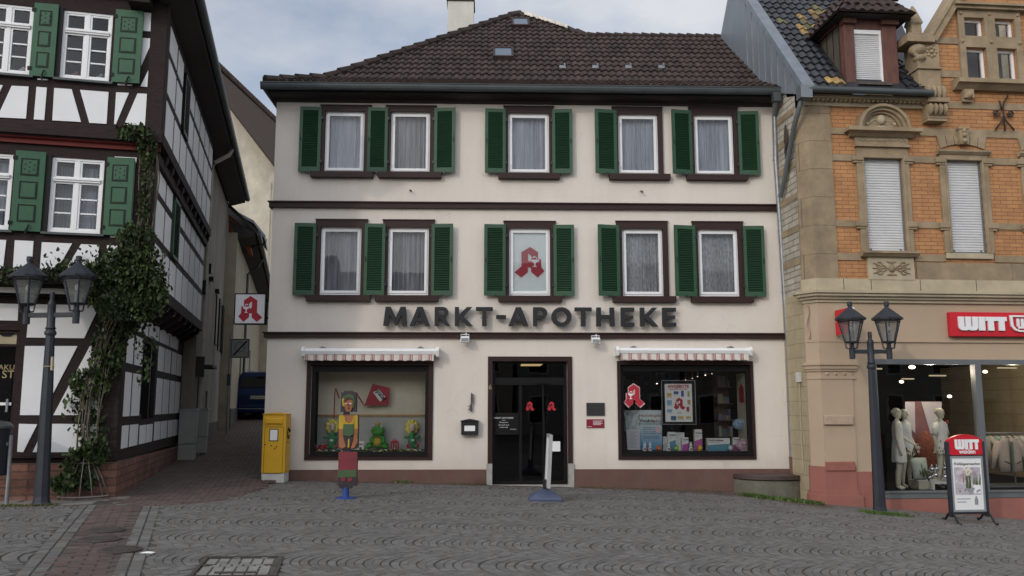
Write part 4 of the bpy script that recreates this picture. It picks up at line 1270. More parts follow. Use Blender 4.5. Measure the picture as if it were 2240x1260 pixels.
tx('Ihre schnelle Akut-Hilfe', .052, 425, 795, ink, d, S_)
for yy, s in ((838, 'Brennende Augen'), (860, 'juckende Nase?'), (892, 'Wirkt innerhalb'), (914, 'von nur wenigen Minuten'), (950, 'Sehr gut vertraeglich'), (970, 'Fuer Kinder geeignet')):
    tx(s, .04, 328, yy, mat('poster_ink', (.1, .14, .25), .7, .02), d, S_, al='LEFT')
mb = MB()
for x, y in ((490, 850), (520, 850), (505, 880), (505, 830)): q = RH(x, y, d); mb.ell((q[0], d - .004, q[1]), (.035, .004, .035))
mb.build('flower_print', mat('flower_print', (.7, .5, .5), .8, .05), S_)
o = at(M, 'price_list', 'grey printed price list sheet leaning at the window corner', 'price list', 0, 0, 0)
pts = [rx(130, 1110, .24), rx(288, 1112, .24), rx(282, 855, .24), rx(112, 855, .24)]
MB().prism(pts, .24, .245).build('sheet', mat('list_paper', (.52, .52, .58), .8, .03), o)
mb = MB()
for k in range(13):
    q = RH(165, 890 + k * 16, .24); q2 = RH(250 - (k % 3) * 20, 890 + k * 16, .24); mb.box(q[0], q2[0], .234, .239, q[1], q[1] + .008)
mb.build('print', W['signgrey'], o)
# cartons
band = {k: mat('carton_band', v, .6, .04) for k, v in {'t': (.11, .30, .42), 'p': (.48, .10, .36), 'w': (.6, .6, .6)}.items()}
def carton(x0, x1, yt, ybm, kind, label, d=.42, txt=None, depth=.12):
    a, _ = RH(x0, yt, d); b, _ = RH(x1, yt, d); _, zt = RH(x0, yt, d)
    o = at(M, 'medicine_carton', label, 'carton', (a + b) / 2, d, zf, 'medicine cartons in the display')
    w = (b - a) / 2; h = zt - zf
    MB().box(-w, w, 0, depth, 0, h).build('carton_body', W['paper'], o)
    if kind:
        hi, lo = (.58, .45) if w < h else (.72, .32)
        MB().prism([(-w, 0.001), (w, .001), (w, h * hi), (-w, h * lo)], -.004, .003).build('colour_band', band[kind], o)
    if txt:
        text('lettering', txt, min(h * .16, 2 * w * .28), -w + .02, -.005, h * .80, ink, o, .002, align='LEFT', offset=.001)
        for k in range(2): MB().box(-w + .02, w * .2 - .02 * k, -.004, 0, h * (.72 - .06 * k), h * (.735 - .06 * k)).build('print_line', W['signgrey'], o)
    return o
carton(635, 730, 888, 1115, 't', 'tall white and teal carton beside the blue standing poster', txt='Vividrin')
carton(728, 842, 893, 1015, None, 'plain white upright box behind the teal carton', d=.56)
carton(815, 893, 957, 1115, 'p', 'short white and pink carton below the framed poster corner', txt='Vividrin')
carton(968, 1062, 855, 1115, 'p', 'tallest white and pink carton with a yellow egg before it', txt='Vividrin')
carton(1130, 1412, 968, 1115, 't', 'wide white and teal carton lying lengthwise in the display', txt='Vividrin antiallergie', depth=.16)
carton(1450, 1530, 958, 1115, 'p', 'small white carton with pink stripe beside the pink plush', txt='Vividrin')
carton(570, 632, 945, 1100, 'w', 'narrow pale carton half hidden left of the teal carton', d=.5)
# eggs
def egg(x, col, label):
    q = RH(x, 1118, .3); o = at(M, 'easter_egg', label, 'egg', q[0], .3, zf, 'decorated eggs along the glass')
    MB().ell((0, 0, .06), (.048, .048, .062), 14, 10).build('egg_shell', mat('egg_paint', col, .35, .05), o, smooth=True)
    MB().loft([(0, 0, .04, .0485, .0485), (0, 0, .075, .0490, .0490)], 14).build('egg_band', mat('egg_stripe', tuple(min(1, v * 1.5 + .04) for v in col), .4, .05), o, smooth=True)
egg(518, (.6, .14, .025), 'orange painted egg in front of the standing poster')
egg(742, (.25, .42, .06), 'light green painted egg in front of the teal carton')
egg(1040, (.68, .45, .03), 'yellow painted egg in front of the tallest carton')
egg(1418, (.45, .55, .5), 'pale mint painted egg at the wide carton end')
def figurine(x, label, c):
    q = RH(x, 1118, .28); o = at(M, 'rabbit_figurine', label, 'figurine', q[0], .28, zf, 'small rabbit figures')
    mb = MB(); mb.loft([(0, 0, 0, .04, .035), (0, 0, .05, .045, .04), (0, 0, .09, .025, .025)], 10); mb.ell((0, 0, .115), .032)
    for s_ in (-1, 1): mb.ell((s_ * .014, 0, .16), (.01, .008, .035), 6, 5)
    mb.build('rabbit_body', W['paper'], o, smooth=True)
    MB().ell((0, -.04, .05), (.025, .012, .02)).build('scarf', mat('scarf', c, .8, .05), o)
for x, lab, c in ((345, 'white rabbit figure with red scarf at the foot of the blue poster', (.5, .05, .1)), (415, 'white rabbit figure with pink scarf left of the orange egg', (.5, .2, .3)), (645, 'white rabbit figure left of the light green egg', (.5, .08, .12)), (925, 'slim white rabbit figure before the gap between cartons', (.4, .3, .3))): figurine(x, lab, c)
# flower on stand, plushes
def blob(name, label, cat, x, y, d, rr, col, seed, eyes=True):
    q = RH(x, y, d); o = at(M, name, label, cat, q[0], d, q[1]); r = random.Random(seed); mb = MB()
    mb.ell((0, 0, 0), (rr, rr * .8, rr * .85), 14, 10)
    for k in range(5): a = r.random() * 6.28; mb.ell((rr * .75 * cos(a), -.02, rr * .7 * sin(a)), (rr * .45, rr * .4, rr * .4), 10, 8)
    mb.build('plush_body', mat('plush', col, .95, .15, 9, bump=.3), o, smooth=True)
    if eyes:
        mb = MB(); mb.ell((-.03, -rr * .95, .02), .012); mb.ell((.04, -rr * .95, .02), .012); mb.build('plush_eye', W['frameblk'], o)
blob('plush_flower', 'pale pink plush flower in the right corner of the display', 'plush toy', 1565, 1055, .36, .13, (.62, .42, .50), 1)
blob('plush_cloud', 'light blue plush toy hanging by the display side wall', 'plush toy', 1520, 790, .5, .13, (.30, .42, .58), 2)
o = at(M, 'side_panel', 'pale display panel with a red letter A banner at the window end', 'panel', 0, 0, 0)
a = RH(1550, 600, .4)[0]
mb = MB(); mb.box(RW[1] - .05, RW[1] - .03, .2, .8, zf, RW[3] - .15); mb.build('panel_board', W['cream'], o)
z0 = RH(1575, 520, .5)[1]; z1 = RH(1575, 280, .5)[1]
mb = MB(); mb.prism([(.3, z0), (.62, z0), (.62, z1 - .1), (.46, z1), (.3, z1 - .1)], RW[1] - .057, RW[1] - .051, ax='x'); mb.build('red_banner', W['red'], o)
# wall shelves with goods inside the shop
def shop_shelf(u0, u1, y, zs, label, seed, grp='shelves inside the pharmacy'):
    o = at(M, 'goods_shelf', label, 'shelf', 0, 0, 0, grp); r = random.Random(seed); mb = MB(); gb = MB()
    for z in zs:
        mb.box(u0, u1, y, y + .3, z - .02, z); x = u0 + .03
        while x < u1 - .08:
            w = r.uniform(.04, .11); hh = r.uniform(.08, .24); gb.box(x, x + w * .9, y + .03, y + .2, z, z + hh, r.randrange(5)); x += w
    mb.box(u0, u1, y + .3, y + .32, .1, 2.6); mb.build('shelf_board', mat('shelf_wood', (.10, .05, .03), .6, .2, 5), o)
    gb.build('goods', [mat('goods', c, .6, .1, 9) for c in ((.25, .25, .25), (.08, .12, .2), (.2, .1, .08), (.12, .16, .08), (.25, .22, .16))], o)
shop_shelf(RW[1] - .42, RW[1] - .08, 1.0, (.95, 1.3, 1.65, 2.0), 'wooden goods shelf close behind the light blue plush', 1)
shop_shelf(RW[0] + .45, RW[0] + 1.15, 2.6, (1.0, 1.35, 1.7, 2.05), 'goods shelf deep in the shop left of the framed poster', 2)
shop_shelf(RW[0] + 1.4, RW[1] - .4, 4.4, (.6, 1.0, 1.4, 1.8, 2.2), 'long goods shelf along the dim back wall of the shop', 3)
# lit ceiling panel and spots (lit lamps in the photograph)
o = at(M, 'ceiling_lamp', 'warm lit ceiling panel seen through the top of the door', 'lamp', 0, 0, 0, 'shop ceiling lamps')
a = M.hit(1142, 802, 3.2); b = M.hit(1186, 802, 3.2)
mb = MB(); mb.box(a[0], b[0], 2.8, 4.0, a[1] + .05, a[1] + .08); mb.build('lamp_panel', emit('warm_lamp', (1, .72, .32), .55), o)
mb = MB(); frame_rect(mb, a[0] - .03, b[0] + .03, 0, 0.01, .0, 0, 0) if False else None
mb.box(a[0] - .04, b[0] + .04, 2.76, 4.04, a[1] + .08, a[1] + .11); mb.build('lamp_tray', W['frameblk'], o)
sp_ = [(498, 278), (778, 270), (857, 233), (942, 213), (1007, 190), (1105, 172), (1188, 155), (1287, 128), (1568, 247)]
for k, (x, y) in enumerate(sp_):
    q = RH(x, y, 1.2 + .25 * (k % 4))
    o = at(M, 'spot_lamp', 'tiny spot lamp on the shop ceiling behind the offers window', 'spot lamp', q[0], 1.2 + .25 * (k % 4), q[1], 'spot lamps on the shop ceiling')
    MB().lathe(0, 0, [(.016, .0), (.02, .05), (.006, .07), (.006, .3)], 8).build('lamp_holder', W['signgrey'], o)
    MB().ell((0, 0, 0), .016, 8, 6).build('bulb', emit('spot_bulb', (1, .75, .6), 5.0 if k in (0, 1, 5, 8) else 1.2), o)

# ================================================================== BRICK AND SANDSTONE HOUSE
BH = at(RF, 'brick_house', 'orange clinker and sandstone house with gable, dormer and clothes shop below', 'house', 0, 0, 0)
R0 = lambda px, py, y=0.0: RF.hit(px, py, y)
RR = RF.rect
def zat(py, px=1850, y=0.0): return RF.hit(px, py, y)[1]
UEND = 6.2
ZC0, ZC1 = zat(662), zat(637)             # string course over the shop
ZG1 = zat(192, 1900, -.3)
ZB = zat(610)
SH0 = R0(1917, 940)[0]
SHOP = (SH0, UEND - .1, zat(1090, 2000), zat(786, 2000))
FW = [RR(1892, 348, 1977, 552), RR(2074, 351, 2151, 557)]
FW.append((FW[1][0] + FW[1][0] - FW[0][0], FW[1][1] + FW[1][0] - FW[0][0], FW[1][2], FW[1][3]))
FW = [(a, b, FW[0][2], FW[0][3]) for a, b, c, d in FW]
GW = [RR(2106, 41, 2150, 81), RR(2173, 41, 2216, 82), RR(2113, 106, 2160, 177), RR(2179, 110, 2226, 178)]
GW[1] = (GW[1][0], GW[1][1], GW[0][2], GW[0][3]); GW[3] = (GW[3][0], GW[3][1], GW[2][2], GW[2][3])
GW[2] = (GW[0][0], GW[0][1], GW[2][2], GW[2][3]); GW[3] = (GW[1][0], GW[1][1], GW[2][2], GW[2][3])
rc = lambda h: [(h[0], h[2]), (h[1], h[2]), (h[1], h[3]), (h[0], h[3])]
g_ = [R0(2022, 215), R0(2022, 150), R0(2018, 100), R0(2078, 0)]
ux = g_[-1][0]; dxg = (g_[-1][0] - g_[-2][0]); dzg = (g_[-1][1] - g_[-2][1])
apx = (g_[-2][0] + dxg * 3.4, g_[-2][1] + dzg * 3.4)
CX, CY = .14, .25
outer = [(CX, ZC0), (UEND, ZC0), (UEND, apx[1] - .5), (apx[0], apx[1]), g_[2], g_[1], (g_[0][0], ZG1 - .02), (CX, ZG1 - .02)]
mb = MB(); mb.prism([outer] + [rc(h) for h in FW + GW], 0, .22)
mb.build('brick_wall', W['orange'], BH)
mb = MB()
wall_holes(mb, CX, UEND, -1.2, ZC0, [(SHOP[0], SHOP[1], SHOP[2], SHOP[3])], 0, .2)
mb.build('shop_wall', W['sandpaint'], BH, fix=False)
# side wall and pilaster corner
mb = MB(); mb.poly([(0, 2.0, -1.2), (0, CY, -1.2), (0, CY, ZC1), (0, 2.0, ZC1)]); mb.build('block_wall', W['sideblock'], BH, fix=False)
mb = MB(); mb.poly([(0, 2.0, ZC1), (0, CY, ZC1), (0, CY, ZG1), (0, .6, ZG1 + .1), (0, .9, ZG1 + .55), (0, 2.2, ZG1 + .6), (0, 2.2, ZC1)]); mb.build('side_wall', W['sidebrick'], BH, fix=False)
mb = MB(); mb.poly([(0, 2, -1), (0, 9, -1), (0, 9, ZG1), (0, 2, ZG1)]); mb.poly([(0, 9, -1), (UEND, 9, -1), (UEND, 9, ZG1), (0, 9, ZG1)]); mb.poly([(UEND, 0, -1), (UEND, 9, -1), (UEND, 9, apx[1] - .5), (UEND, 0, apx[1] - .5)])
mb.build('rear_wall', W['sideblock'], BH, fix=False)
uP = R0(1822, 400)[0]
def corner(z0, z1, ov, m, name, up=None, par=BH):
    u = uP if up is None else up
    k = ov
    e = CY + .02 + k * .5
    mb = MB(); mb.prism([(-k, e), (-k, CY - .26 * k), (CX - .585 * k, -k), (u, -k), (u, .04), (CX, .04), (.04, CY - .02), (.04, e)], z0, z1, ax='z')
    return mb.build(name, m, par)
corner(ZB, ZG1 - .28, .03, W['sandblock'], 'corner_pilaster')
uG = SH0 - .0
corner(zat(1020), ZC0, .02, W['sandpaint'], 'corner_pilaster', R0(1868, 900)[0])
corner(-1.2, zat(1020), .05, W['redpaint'], 'corner_plinth', R0(1872, 1050)[0])
corner(-1.2, zat(1082), .10, W['redpaint'], 'plinth_moulding', R0(1884, 1090)[0]); corner(zat(1082), zat(1073), .07, W['redpaint'], 'plinth_moulding', R0(1878, 1090)[0])
mb = MB(); mb.box(R0(1872, 1050)[0], SHOP[0], -.03, 0, -1.2, zat(1032)); mb.box(SHOP[0], UEND, -.035, 0, -1.2, SHOP[2] - .01)
mb.build('plinth', W['redpaint'], BH)
for l, t, r, b, m, nme in ((1806, 1010, 1870, 1030, 'redpaint', 'plinth_block'), (1802, 909, 1866, 929, 'sandpaint', 'rustic_block')):
    a, b_, c, d = RR(l, t, r, b, -.05); MB().box(a, b_, -.075, -.015, c, d).build(nme, mat('rough_' + nme, (.44, .33, .24) if m == 'sandpaint' else (.3, .115, .088), .9, .1, 9, bump=1.0, bscale=28), BH, bevel=.012)
for t, b, ov in ((793, 799, .10), (799, 807, .07), (807, 812, .045), (825, 829, .035)): corner(zat(b), zat(t), ov, W['sandpaint'], 'capital_moulding', R0(1866 + ov * 60, 800)[0])
mb = MB()
for px in (1808, 1827, 1846): u, z = R0(px, 818); mb.ell((u, -.02, z), (.03, .03, .03), 8, 6)
mb.build('stud', W['sandpaint'], BH, smooth=True)
# groove line and string course
for t, b, ov in ((743, 748, .03),): corner(zat(b), zat(t), ov, W['sandpaint'], 'wall_moulding', UEND)
for t, b, ov in ((637, 643, .20), (643, 649, .16), (649, 655, .10), (655, 662, .05)): corner(zat(b), zat(t), ov, W['sand2'], 'string_course', UEND)
corner(ZC1, ZB, .05, W['sand2'], 'stone_base', UEND)
ua = R0(2004, 590)[0]
MB().box(ua, UEND, -.03, 0, ZB, zat(572)).build('stone_apron', W['sandblock'], BH)
# vertical joints of the base blocks read as thin recesses
for px in (1843, 1903, 2010, 2132): u = R0(px, 622)[0]; MB().box(u - .006, u + .006, -.052, -.049, ZC1, ZB).build('block_joint', W['joint'], BH)
def band(t, b, u0, u1, ov=.02, nme='stone_band', m='sand', px=1850):
    MB().box(u0, u1, -ov, 0, zat(b, px), zat(t, px)).build(nme, W[m], BH)
gaps = []
cur = uP
for a, b, c, d in FW:
    gaps.append((cur, a - .14)); cur = b + .14
gaps.append((cur, UEND))
for u0, u1 in gaps:
    if u1 - u0 > .1:
        band(341, 355, u0, u1, px=1960); band(484, 498, u0, u1, px=1960); band(556, 571, u0, u1, .025, px=1960)
band(281, 294, uP, R0(1858, 290)[0]); band(281, 298, R0(2010, 290)[0], UEND, px=2040)
ug = R0(2050, 230)[0]
band(224, 238, ug, UEND, px=2100)
for t, b in ((82, 96), (155, 169)): band(t, b, R0(2042, 120)[0], GW[0][0] - .1, px=2070)
for t, b in ((281, 294), (341, 355), (412, 425), (484, 498), (556, 571), (223, 236)):   # bands return on the side wall
    z0, z1 = zat(b, 1800), zat(t, 1800); MB().box(-.012, .02, CY + .03, 2.0, z0, z1).build('stone_band', W['sand'], BH)

def slat_panel(name, a, b, c, d, y, par, st=.048):
    mb = MB(); z = c; 
    while z < d - .005:
        z1 = min(z + st, d)
        mb.prism([(y + .012, z), (y, z + st * .25), (y, z + st * .7), (y + .012, z1)], a, b, ax='x'); z = z1
    return mb.build(name, W['roller'], par)

# first-floor windows with lowered roller shutters
for i, (a, b, c, d) in enumerate(FW):
    mb = MB()
    mb.box(a - .14, a, -.055, .02, c, d); mb.box(b, b + .14, -.055, .02, c, d); mb.box(a - .14, b + .14, -.055, .02, d, d + .13)
    mb.box(a - .04, a, -.075, -.055, c, d + .04); mb.box(b, b + .04, -.075, -.055, c, d + .04); mb.box(a, b, -.075, -.055, d, d + .04)
    w = mb.build('window', W['sand'], BH, bevel=.01)
    for zz in (zat(498, 1960), zat(355, 1960)):
        for x0, x1 in ((a - .23, a - .02), (b + .02, b + .23)):
            mb = MB(); mb.box(x0, x1, -.09, 0, zz - .0, zz + .10); mb.box(x0 + .02, x1 - .02, -.07, 0, zz - .045, zz)
            mb.build('jamb_block', W['sand'], w, bevel=.01)
    slat_panel('roller_shutter', a, b, c + .02, d, .05, w, .052)
    mb = MB(); mb.box(a, a + .02, .02, .08, c, d); mb.box(b - .02, b, .02, .08, c, d); mb.box(a + .02, b - .02, .04, .075, c, c + .045)
    for t in (.12, .88): mb.box(a + (b - a) * t - .015, a + (b - a) * t + .015, .03, .05, c + .045, c + .075)
    mb.build('shutter_guide', W['shopgrey'], w)
    if i == 0:
        zs = zat(552)
        mb = MB(); mb.prism([(0, c - .10), (-.12, c - .10), (-.17, c - .05), (-.19, c - .045), (-.19, c), (0, c)], a - .17, b + .17, ax='x'); mb.build('window_sill', W['sand'], w)
        pa, pb_, pc, pd = RR(1903, 573, 1997, 612, -.05)
        mb = MB(); mb.box(a - .03, b + .10, -.06, 0, pc, c - .10); mb.build('relief_panel', W['sand2'], w)
        mb = MB(); cx, cz = (a + b) / 2 + .03, (pc + c - .1) / 2
        mb.ell((cx, -.07, cz), (.07, .05, .075))
        for sx in (-1, 1):
            for sz in (-1, 1):
                mb.tube([(cx + sx * (.10 + .05 * t), -.07, cz + sz * (.02 + .03 * t)) for t in (0, 1)] + [(cx + sx * (.24 + .055 * cos(q)), -.07, cz + sz * (.07 + .05 * sin(q))) for q in np.linspace(pi, 3.2 * pi, 12)] + [(cx + sx * .36, -.07, cz + sz * .10)], .014, 6)
            mb.tube([(cx + sx * .08, -.07, cz), (cx + sx * .38, -.07, cz)], .012, 6)
        for sz in (-1, 1): mb.prism([(cx - .1, cz + sz * .13), (cx + .1, cz + sz * .13), (cx, cz + sz * .09)], -.085, -.06)
        mb.build('scroll_relief', W['sand'], w, smooth=True, auto=True)
        # frieze, cornice and round pediment
        za, zb_, zc_, zd = zat(336), zat(322), zat(300), zat(288)
        mb = MB(); mb.box(a - .16, b + .16, -.11, 0, zb_, zb_ + .045); mb.box(a - .12, b + .12, -.05, 0, d + .13, zb_); mb.box(a - .15, b + .15, -.05, 0, zb_ + .045, zc_)
        mb.prism([(0, zc_), (-.08, zc_), (-.14, zc_ + .05), (-.24, zc_ + .08), (-.24, zc_ + .15), (0, zc_ + .15)], a - .27, b + .27, ax='x')
        for x0, x1 in ((a - .36, a - .27), (b + .27, b + .36)): mb.box(x0, x1, -.24, 0, zc_ + .08, zc_ + .15)
        mb.build('entablature', W['sand'], w)
        cx = (a + b) / 2; z0 = zc_ + .15; ro = (b - a) / 2 + .13
        def half(r, k=20, sq=.92): return [(cx + r * cos(pi * t / k), z0 + r * sq * sin(pi * t / k)) for t in range(k + 1)]
        mb = MB()
        for r1, r2, dep in ((ro, ro - .06, .22), (ro - .06, ro - .12, .16), (ro - .12, ro - .17, .10)):
            mb.prism(half(r1) + half(r2)[::-1], -dep, 0)
        mb.prism(half(ro - .16), -.05, 0)
        mb.build('round_pediment', W['sand'], w)
        mb = MB(); mb.ell((cx, -.07, z0 + .2), (.085, .06, .10)); mb.ell((cx, -.06, z0 + .05), (.12, .03, .03))
        for sx in (-1, 1):
            mb.ell((cx + sx * .28, -.055, z0 + .12), (.035, .03, .035)); mb.ell((cx + sx * .14, -.06, z0 + .32), (.03, .025, .03))
            mb.tube([(cx + sx * (.12 + .10 * cos(q)), -.055, z0 + .12 + .08 * sin(q)) for q in np.linspace(0, 4, 10)], .012, 5)
            for k in range(5): mb.tube([(cx + sx * (.04 + .1 * k + .05 * cos(q)), -.055, (zb_ + zc_) / 2 + .02 + .035 * sin(q)) for q in np.linspace(0, pi, 6)], .011, 5)
        mb.build('carved_relief', W['sand2'], w, smooth=True)
    else:
        MB().box(a - .13, b + .10, -.06, 0, c - .11, c).build('window_sill', W['sand2'], w, bevel=.01)
        zt = zat(299, 2100); z0 = zat(325, 2100); zl = zat(331, 2100); cx = (a + b) / 2
        mb = MB(); mb.prism([(0, zl - .09), (-.07, zl - .09), (-.12, zl - .04), (-.12, zl), (0, zl)], a - .18, b + .18, ax='x'); mb.box(a - .16, b + .16, -.05, 0, d + .13, zl - .09); mb.build('lintel_moulding', W['sand'], w)
        mb = MB(); nv = 6; hw0, hw1 = (b - a) / 2 + .10, (b - a) / 2 + .16
        for k in range(nv):
            t0, t1 = k / nv + .006, (k + 1) / nv - .006
            f0 = lambda t: (cx - hw0 + 2 * hw0 * t, z0 - .02 + .10 * (1 - (2 * t - 1) ** 2)); f1 = lambda t: (cx - hw1 + 2 * hw1 * t, zt)
            mb.prism([f0(t0), f0((t0 + t1) / 2), f0(t1), f1(t1), f1(t0)], -.04, 0)
        mb.build('flat_arch', W['sand'], w)
        mb = MB(); mb.box(cx - .09, cx + .09, -.12, 0, z0 + .06, zt + .12); mb.box(cx - .11, cx + .11, -.14, 0, zt + .12, zt + .16)
        for q in (.0, .12, .2): mb.ell((cx, -.13, z0 + .12 + q), (.05, .05, .05), 8, 6)
        mb.build('keystone', W['sand'], w)
# gable windows
mb = MB()
ga, gb_ = GW[0][0] - .13, GW[1][1] + .13
zlo, zhi = GW[2][2], GW[0][3]
loops = [[(ga, zlo - .02), (gb_, zlo - .02), (gb_, zhi + .16), (ga, zhi + .16)]] + [rc(h) for h in GW]
mb.prism(loops, -.06, -.001)
mb.box(ga - .05, gb_ + .3, -.14, 0, zhi + .16, zhi + .22); mb.box(ga - .1, gb_ + .3, -.2, 0, zhi + .22, zhi + .27)
for x in (ga + .06, (GW[0][1] + GW[1][0]) / 2, gb_ - .06):
    for z in (zhi + .08, (GW[0][2] + GW[2][3]) / 2): mb.ell((x, -.07, z), (.035, .025, .035), 8, 6)
gwo = mb.build('gable_window', W['sand'], BH)
for h in GW:
    a, b, c, d = h
    mb = MB(); frame_rect(mb, a, b, c, d, .055, .06, .12); f = mb.build('window_frame', W['pvc'], gwo)
    MB().poly([(a + .05, .09, c + .05), (b - .05, .09, c + .05), (b - .05, .09, d - .05), (a + .05, .09, d - .05)]).build('pane', W['glass'], gwo, fix=False)
mb = MB(); mb.poly([(ga, .6, zlo - .3), (gb_, .6, zlo - .3), (gb_, .6, zhi + .2), (ga, .6, zhi + .2)]); mb.build('room_back', mat('attic_room', (.22, .22, .23), .9, .1, 2), gwo, fix=False)
zs0, zs1 = zat(195, 2120), zat(178, 2120)
mb = MB(); us = R0(2095, 187, -.2)[0]
mb.prism([(0, zs0 - .05), (-.10, zs0 - .05), (-.20, zs0 + .03), (-.27, zs0 + .05), (-.27, zs1 - .03), (-.1, zs1), (0, zs1)], us, UEND, ax='x'); mb.build('gable_sill', W['sand'], BH)
mb = MB(); a, b, c, d = RR(2107, 197, 2127, 222, -.1); mb.box(a, b, -.16, 0, c + .06, d); mb.ell(((a + b) / 2, -.13, c + .12), (.07, .09, .08)); mb.box(a, b, -.10, 0, c, c + .06); mb.build('sill_console', W['sand'], BH)
# big console under the gable foot, gable pier, volutes, coping
a, b, c, d = RR(2024, 190, 2066, 266, -.15)
mb = MB(); mb.box(a - .02, b + .02, -.30, 0, c + (d - c) * .50, c + (d - c) * .62); mb.box(a, b, -.2, 0, c + .06, d)
for k in range(4): mb.ell((a + (b - a) * (k + .5) / 4, -.2, c + (d - c) * .32), ((b - a) / 8, .12, .13), 10, 8); mb.ell((a + (b - a) * (k + .5) / 4, -.2, c + (d - c) * .80), ((b - a) / 8, .10, .15), 10, 8)
mb.box(a, b, -.2, 0, c, c + .05)
mb.build('gable_console', W['sand'], BH)
mb = MB()
a, b, c, d = RR(2005, 150, 2048, 192, -.1); mb.box(a, b + .05, -.18, .3, c, d); mb.box(a - .03, b + .07, -.22, .3, d - .05, d)
a2, b2, c2, d2 = RR(1990, 98, 2046, 150, -.1); mb.box(a2 + .12, b2 + .05, -.16, .3, d - .0, d2)
mb.ell((a2 + .16, -.1, d2 - .12), (.17, .15, .13)); mb.ell((a2 + .20, -.1, c2 + .2), (.12, .14, .09)); mb.tube([(a2 + .05, -.14, c2 + .35), (a2 + .22, -.14, c2 + .12)], .05, 8)
for q in range(8): mb.ell((b2 - .12 + .09 * cos(q * pi / 4), -.17, (c2 + d2) / 2 + .08 + .09 * sin(q * pi / 4)), (.035, .03, .035), 6, 5)
mb.ell((b2 - .12, -.18, (c2 + d2) / 2 + .08), (.04, .04, .04))
a3, b3, c3, d3 = RR(1976, 84, 2036, 98, -.1); mb.box(a3, b3, -.26, .3, c3, d3); mb.box(a3 + .06, b3 - .04, -.2, .3, d3, d3 + .08)
a4, b4, c4_, d4 = RR(1990, 22, 2014, 78, -.05); cx = (a4 + b4) / 2
mb.loft([(cx, .02, d3 + .08, .16, .16), (cx, .02, d3 + .3, .15, .15), (cx, .02, d3 + .34, .19, .19), (cx, .02, d4 + .02, .07, .07), (cx, .02, d4 + .12, .02, .02)], 4, ph=pi / 4)
mb.build('gable_pier', W['sand'], BH, bevel=.01)
mb = MB()
p, q = R0(2034, 90), (R0(2034, 90)[0] + dxg * 3.3, R0(2034, 90)[1] + dzg * 3.3)
dv = Vector((q[0] - p[0], 0, q[1] - p[1])); ln = dv.length; an = math.atan2(dv.z, dv.x)
mb.obox(Matrix.Translation(((p[0] + q[0]) / 2, .08, (p[1] + q[1]) / 2)) @ Matrix.Rotation(-an, 4, 'Y') @ Matrix.Diagonal((ln, .42, .17, 1)))
mb.obox(Matrix.Translation(((p[0] + q[0]) / 2 - .07, .08, (p[1] + q[1]) / 2 + .05)) @ Matrix.Rotation(-an, 4, 'Y') @ Matrix.Diagonal((ln, .5, .07, 1)))
mb.build('gable_coping', W['sand'], BH)
# eaves of the brick house
ue = R0(2030, 200, -.2)[0]
zg0, zg1 = zat(206, 1900, -.36), zat(192, 1900, -.36)
X_V0 = RF.hitx(1762, 194, 0)[0]
mb = MB()
mb.box(.02, ue, -.22, .0, zat(216, 1900, -.2), zg0 + .03); mb.box(.02, ue, -.05, 0, zat(236, 1900), zat(216, 1900, -.1))
for k in range(26): x = .12 + (ue - .2) * k / 25; mb.box(x - .022, x + .022, -.15, -.05, zat(228, 1900), zat(217, 1900, -.1))
mb.build('eaves_cornice', W['sand2'], BH)
yg = min(-.36, X_V0 - .10)
mb = MB(); mb.tube([(.0, yg, (zg0 + zg1) / 2), (ue, yg, (zg0 + zg1) / 2)], (zg1 - zg0) / 2, 10)
mb.build('gutter', W['gutter'], BH, smooth=True, auto=True)
# firewall clad in sheet zinc
X = lambda px, py: RF.hitx(px, py, 0.0)
v0 = X(1762, 194); v1 = X(1638, 0)
sl = (v1[1] - v0[1]) / (v1[0] - v0[0])
top = (v1[0] + .25, v1[1] + .25 * sl)
b0 = X(1580, 82); b1 = X(1597, 2)
low = X(1712, 196)
print('FIRE', v0, v1, sl, b0, b1, low)
poly = [(v0[0], v0[1] - .12), (v0[0], v0[1]), top, (max(b1[0], top[0] + .1), b1[1] + .1), (b0[0], b0[1]), (b0[0], b0[1] - 1.5), (low[0], low[1] - .08)]
mb = MB(); mb.prism(poly, -.05, .2, ax='x'); fw_ = mb.build('firewall_cladding', W['cladding'], BH)
mb = MB()
y = v0[0] + .15
while y < b0[0]:
    zt = min(v0[1] + (y - v0[0]) * sl, b1[1] + .1)
    if y > top[0]: zt = top[1] + (y - top[0]) / (max(b1[0], top[0] + .1) - top[0]) * (b1[1] + .1 - top[1]) if y < b1[0] else zt
    zb_ = v0[1] - .10 + max(0, min(1, (y - v0[0]) / (low[0] - v0[0]))) * (low[1] - .08 - v0[1] + .12) if y < low[0] else low[1] - .1 - (y - low[0]) * .5
    if y > top[0]: break
    mb = MB(); mb.box(-.064, -.05, y - .006, y + .006, zb_, zt - .06); y += .33; mb.build('standing_seam', W['steel'], fw_)
mb = MB()
e0, e1 = Vector((0, v0[0] - .05, v0[1])), Vector((0, top[0], top[1]))
for (xa, xb, h) in ((-.08, .16, .05),):
    n_ = Vector((0, -sl, 1)).normalized()
    vs = []
    for p in (e0, e1):
        for x in (xa, xb):
            for hh in (-.07, h): vs.append(p + Vector((x, 0, 0)) + n_ * hh)
    mb.raw(vs, [(0, 1, 3, 2), (4, 6, 7, 5), (0, 4, 5, 1), (2, 3, 7, 6), (1, 5, 7, 3), (0, 2, 6, 4)])
mb.build('verge_flashing', W['leadgrey'], BH)
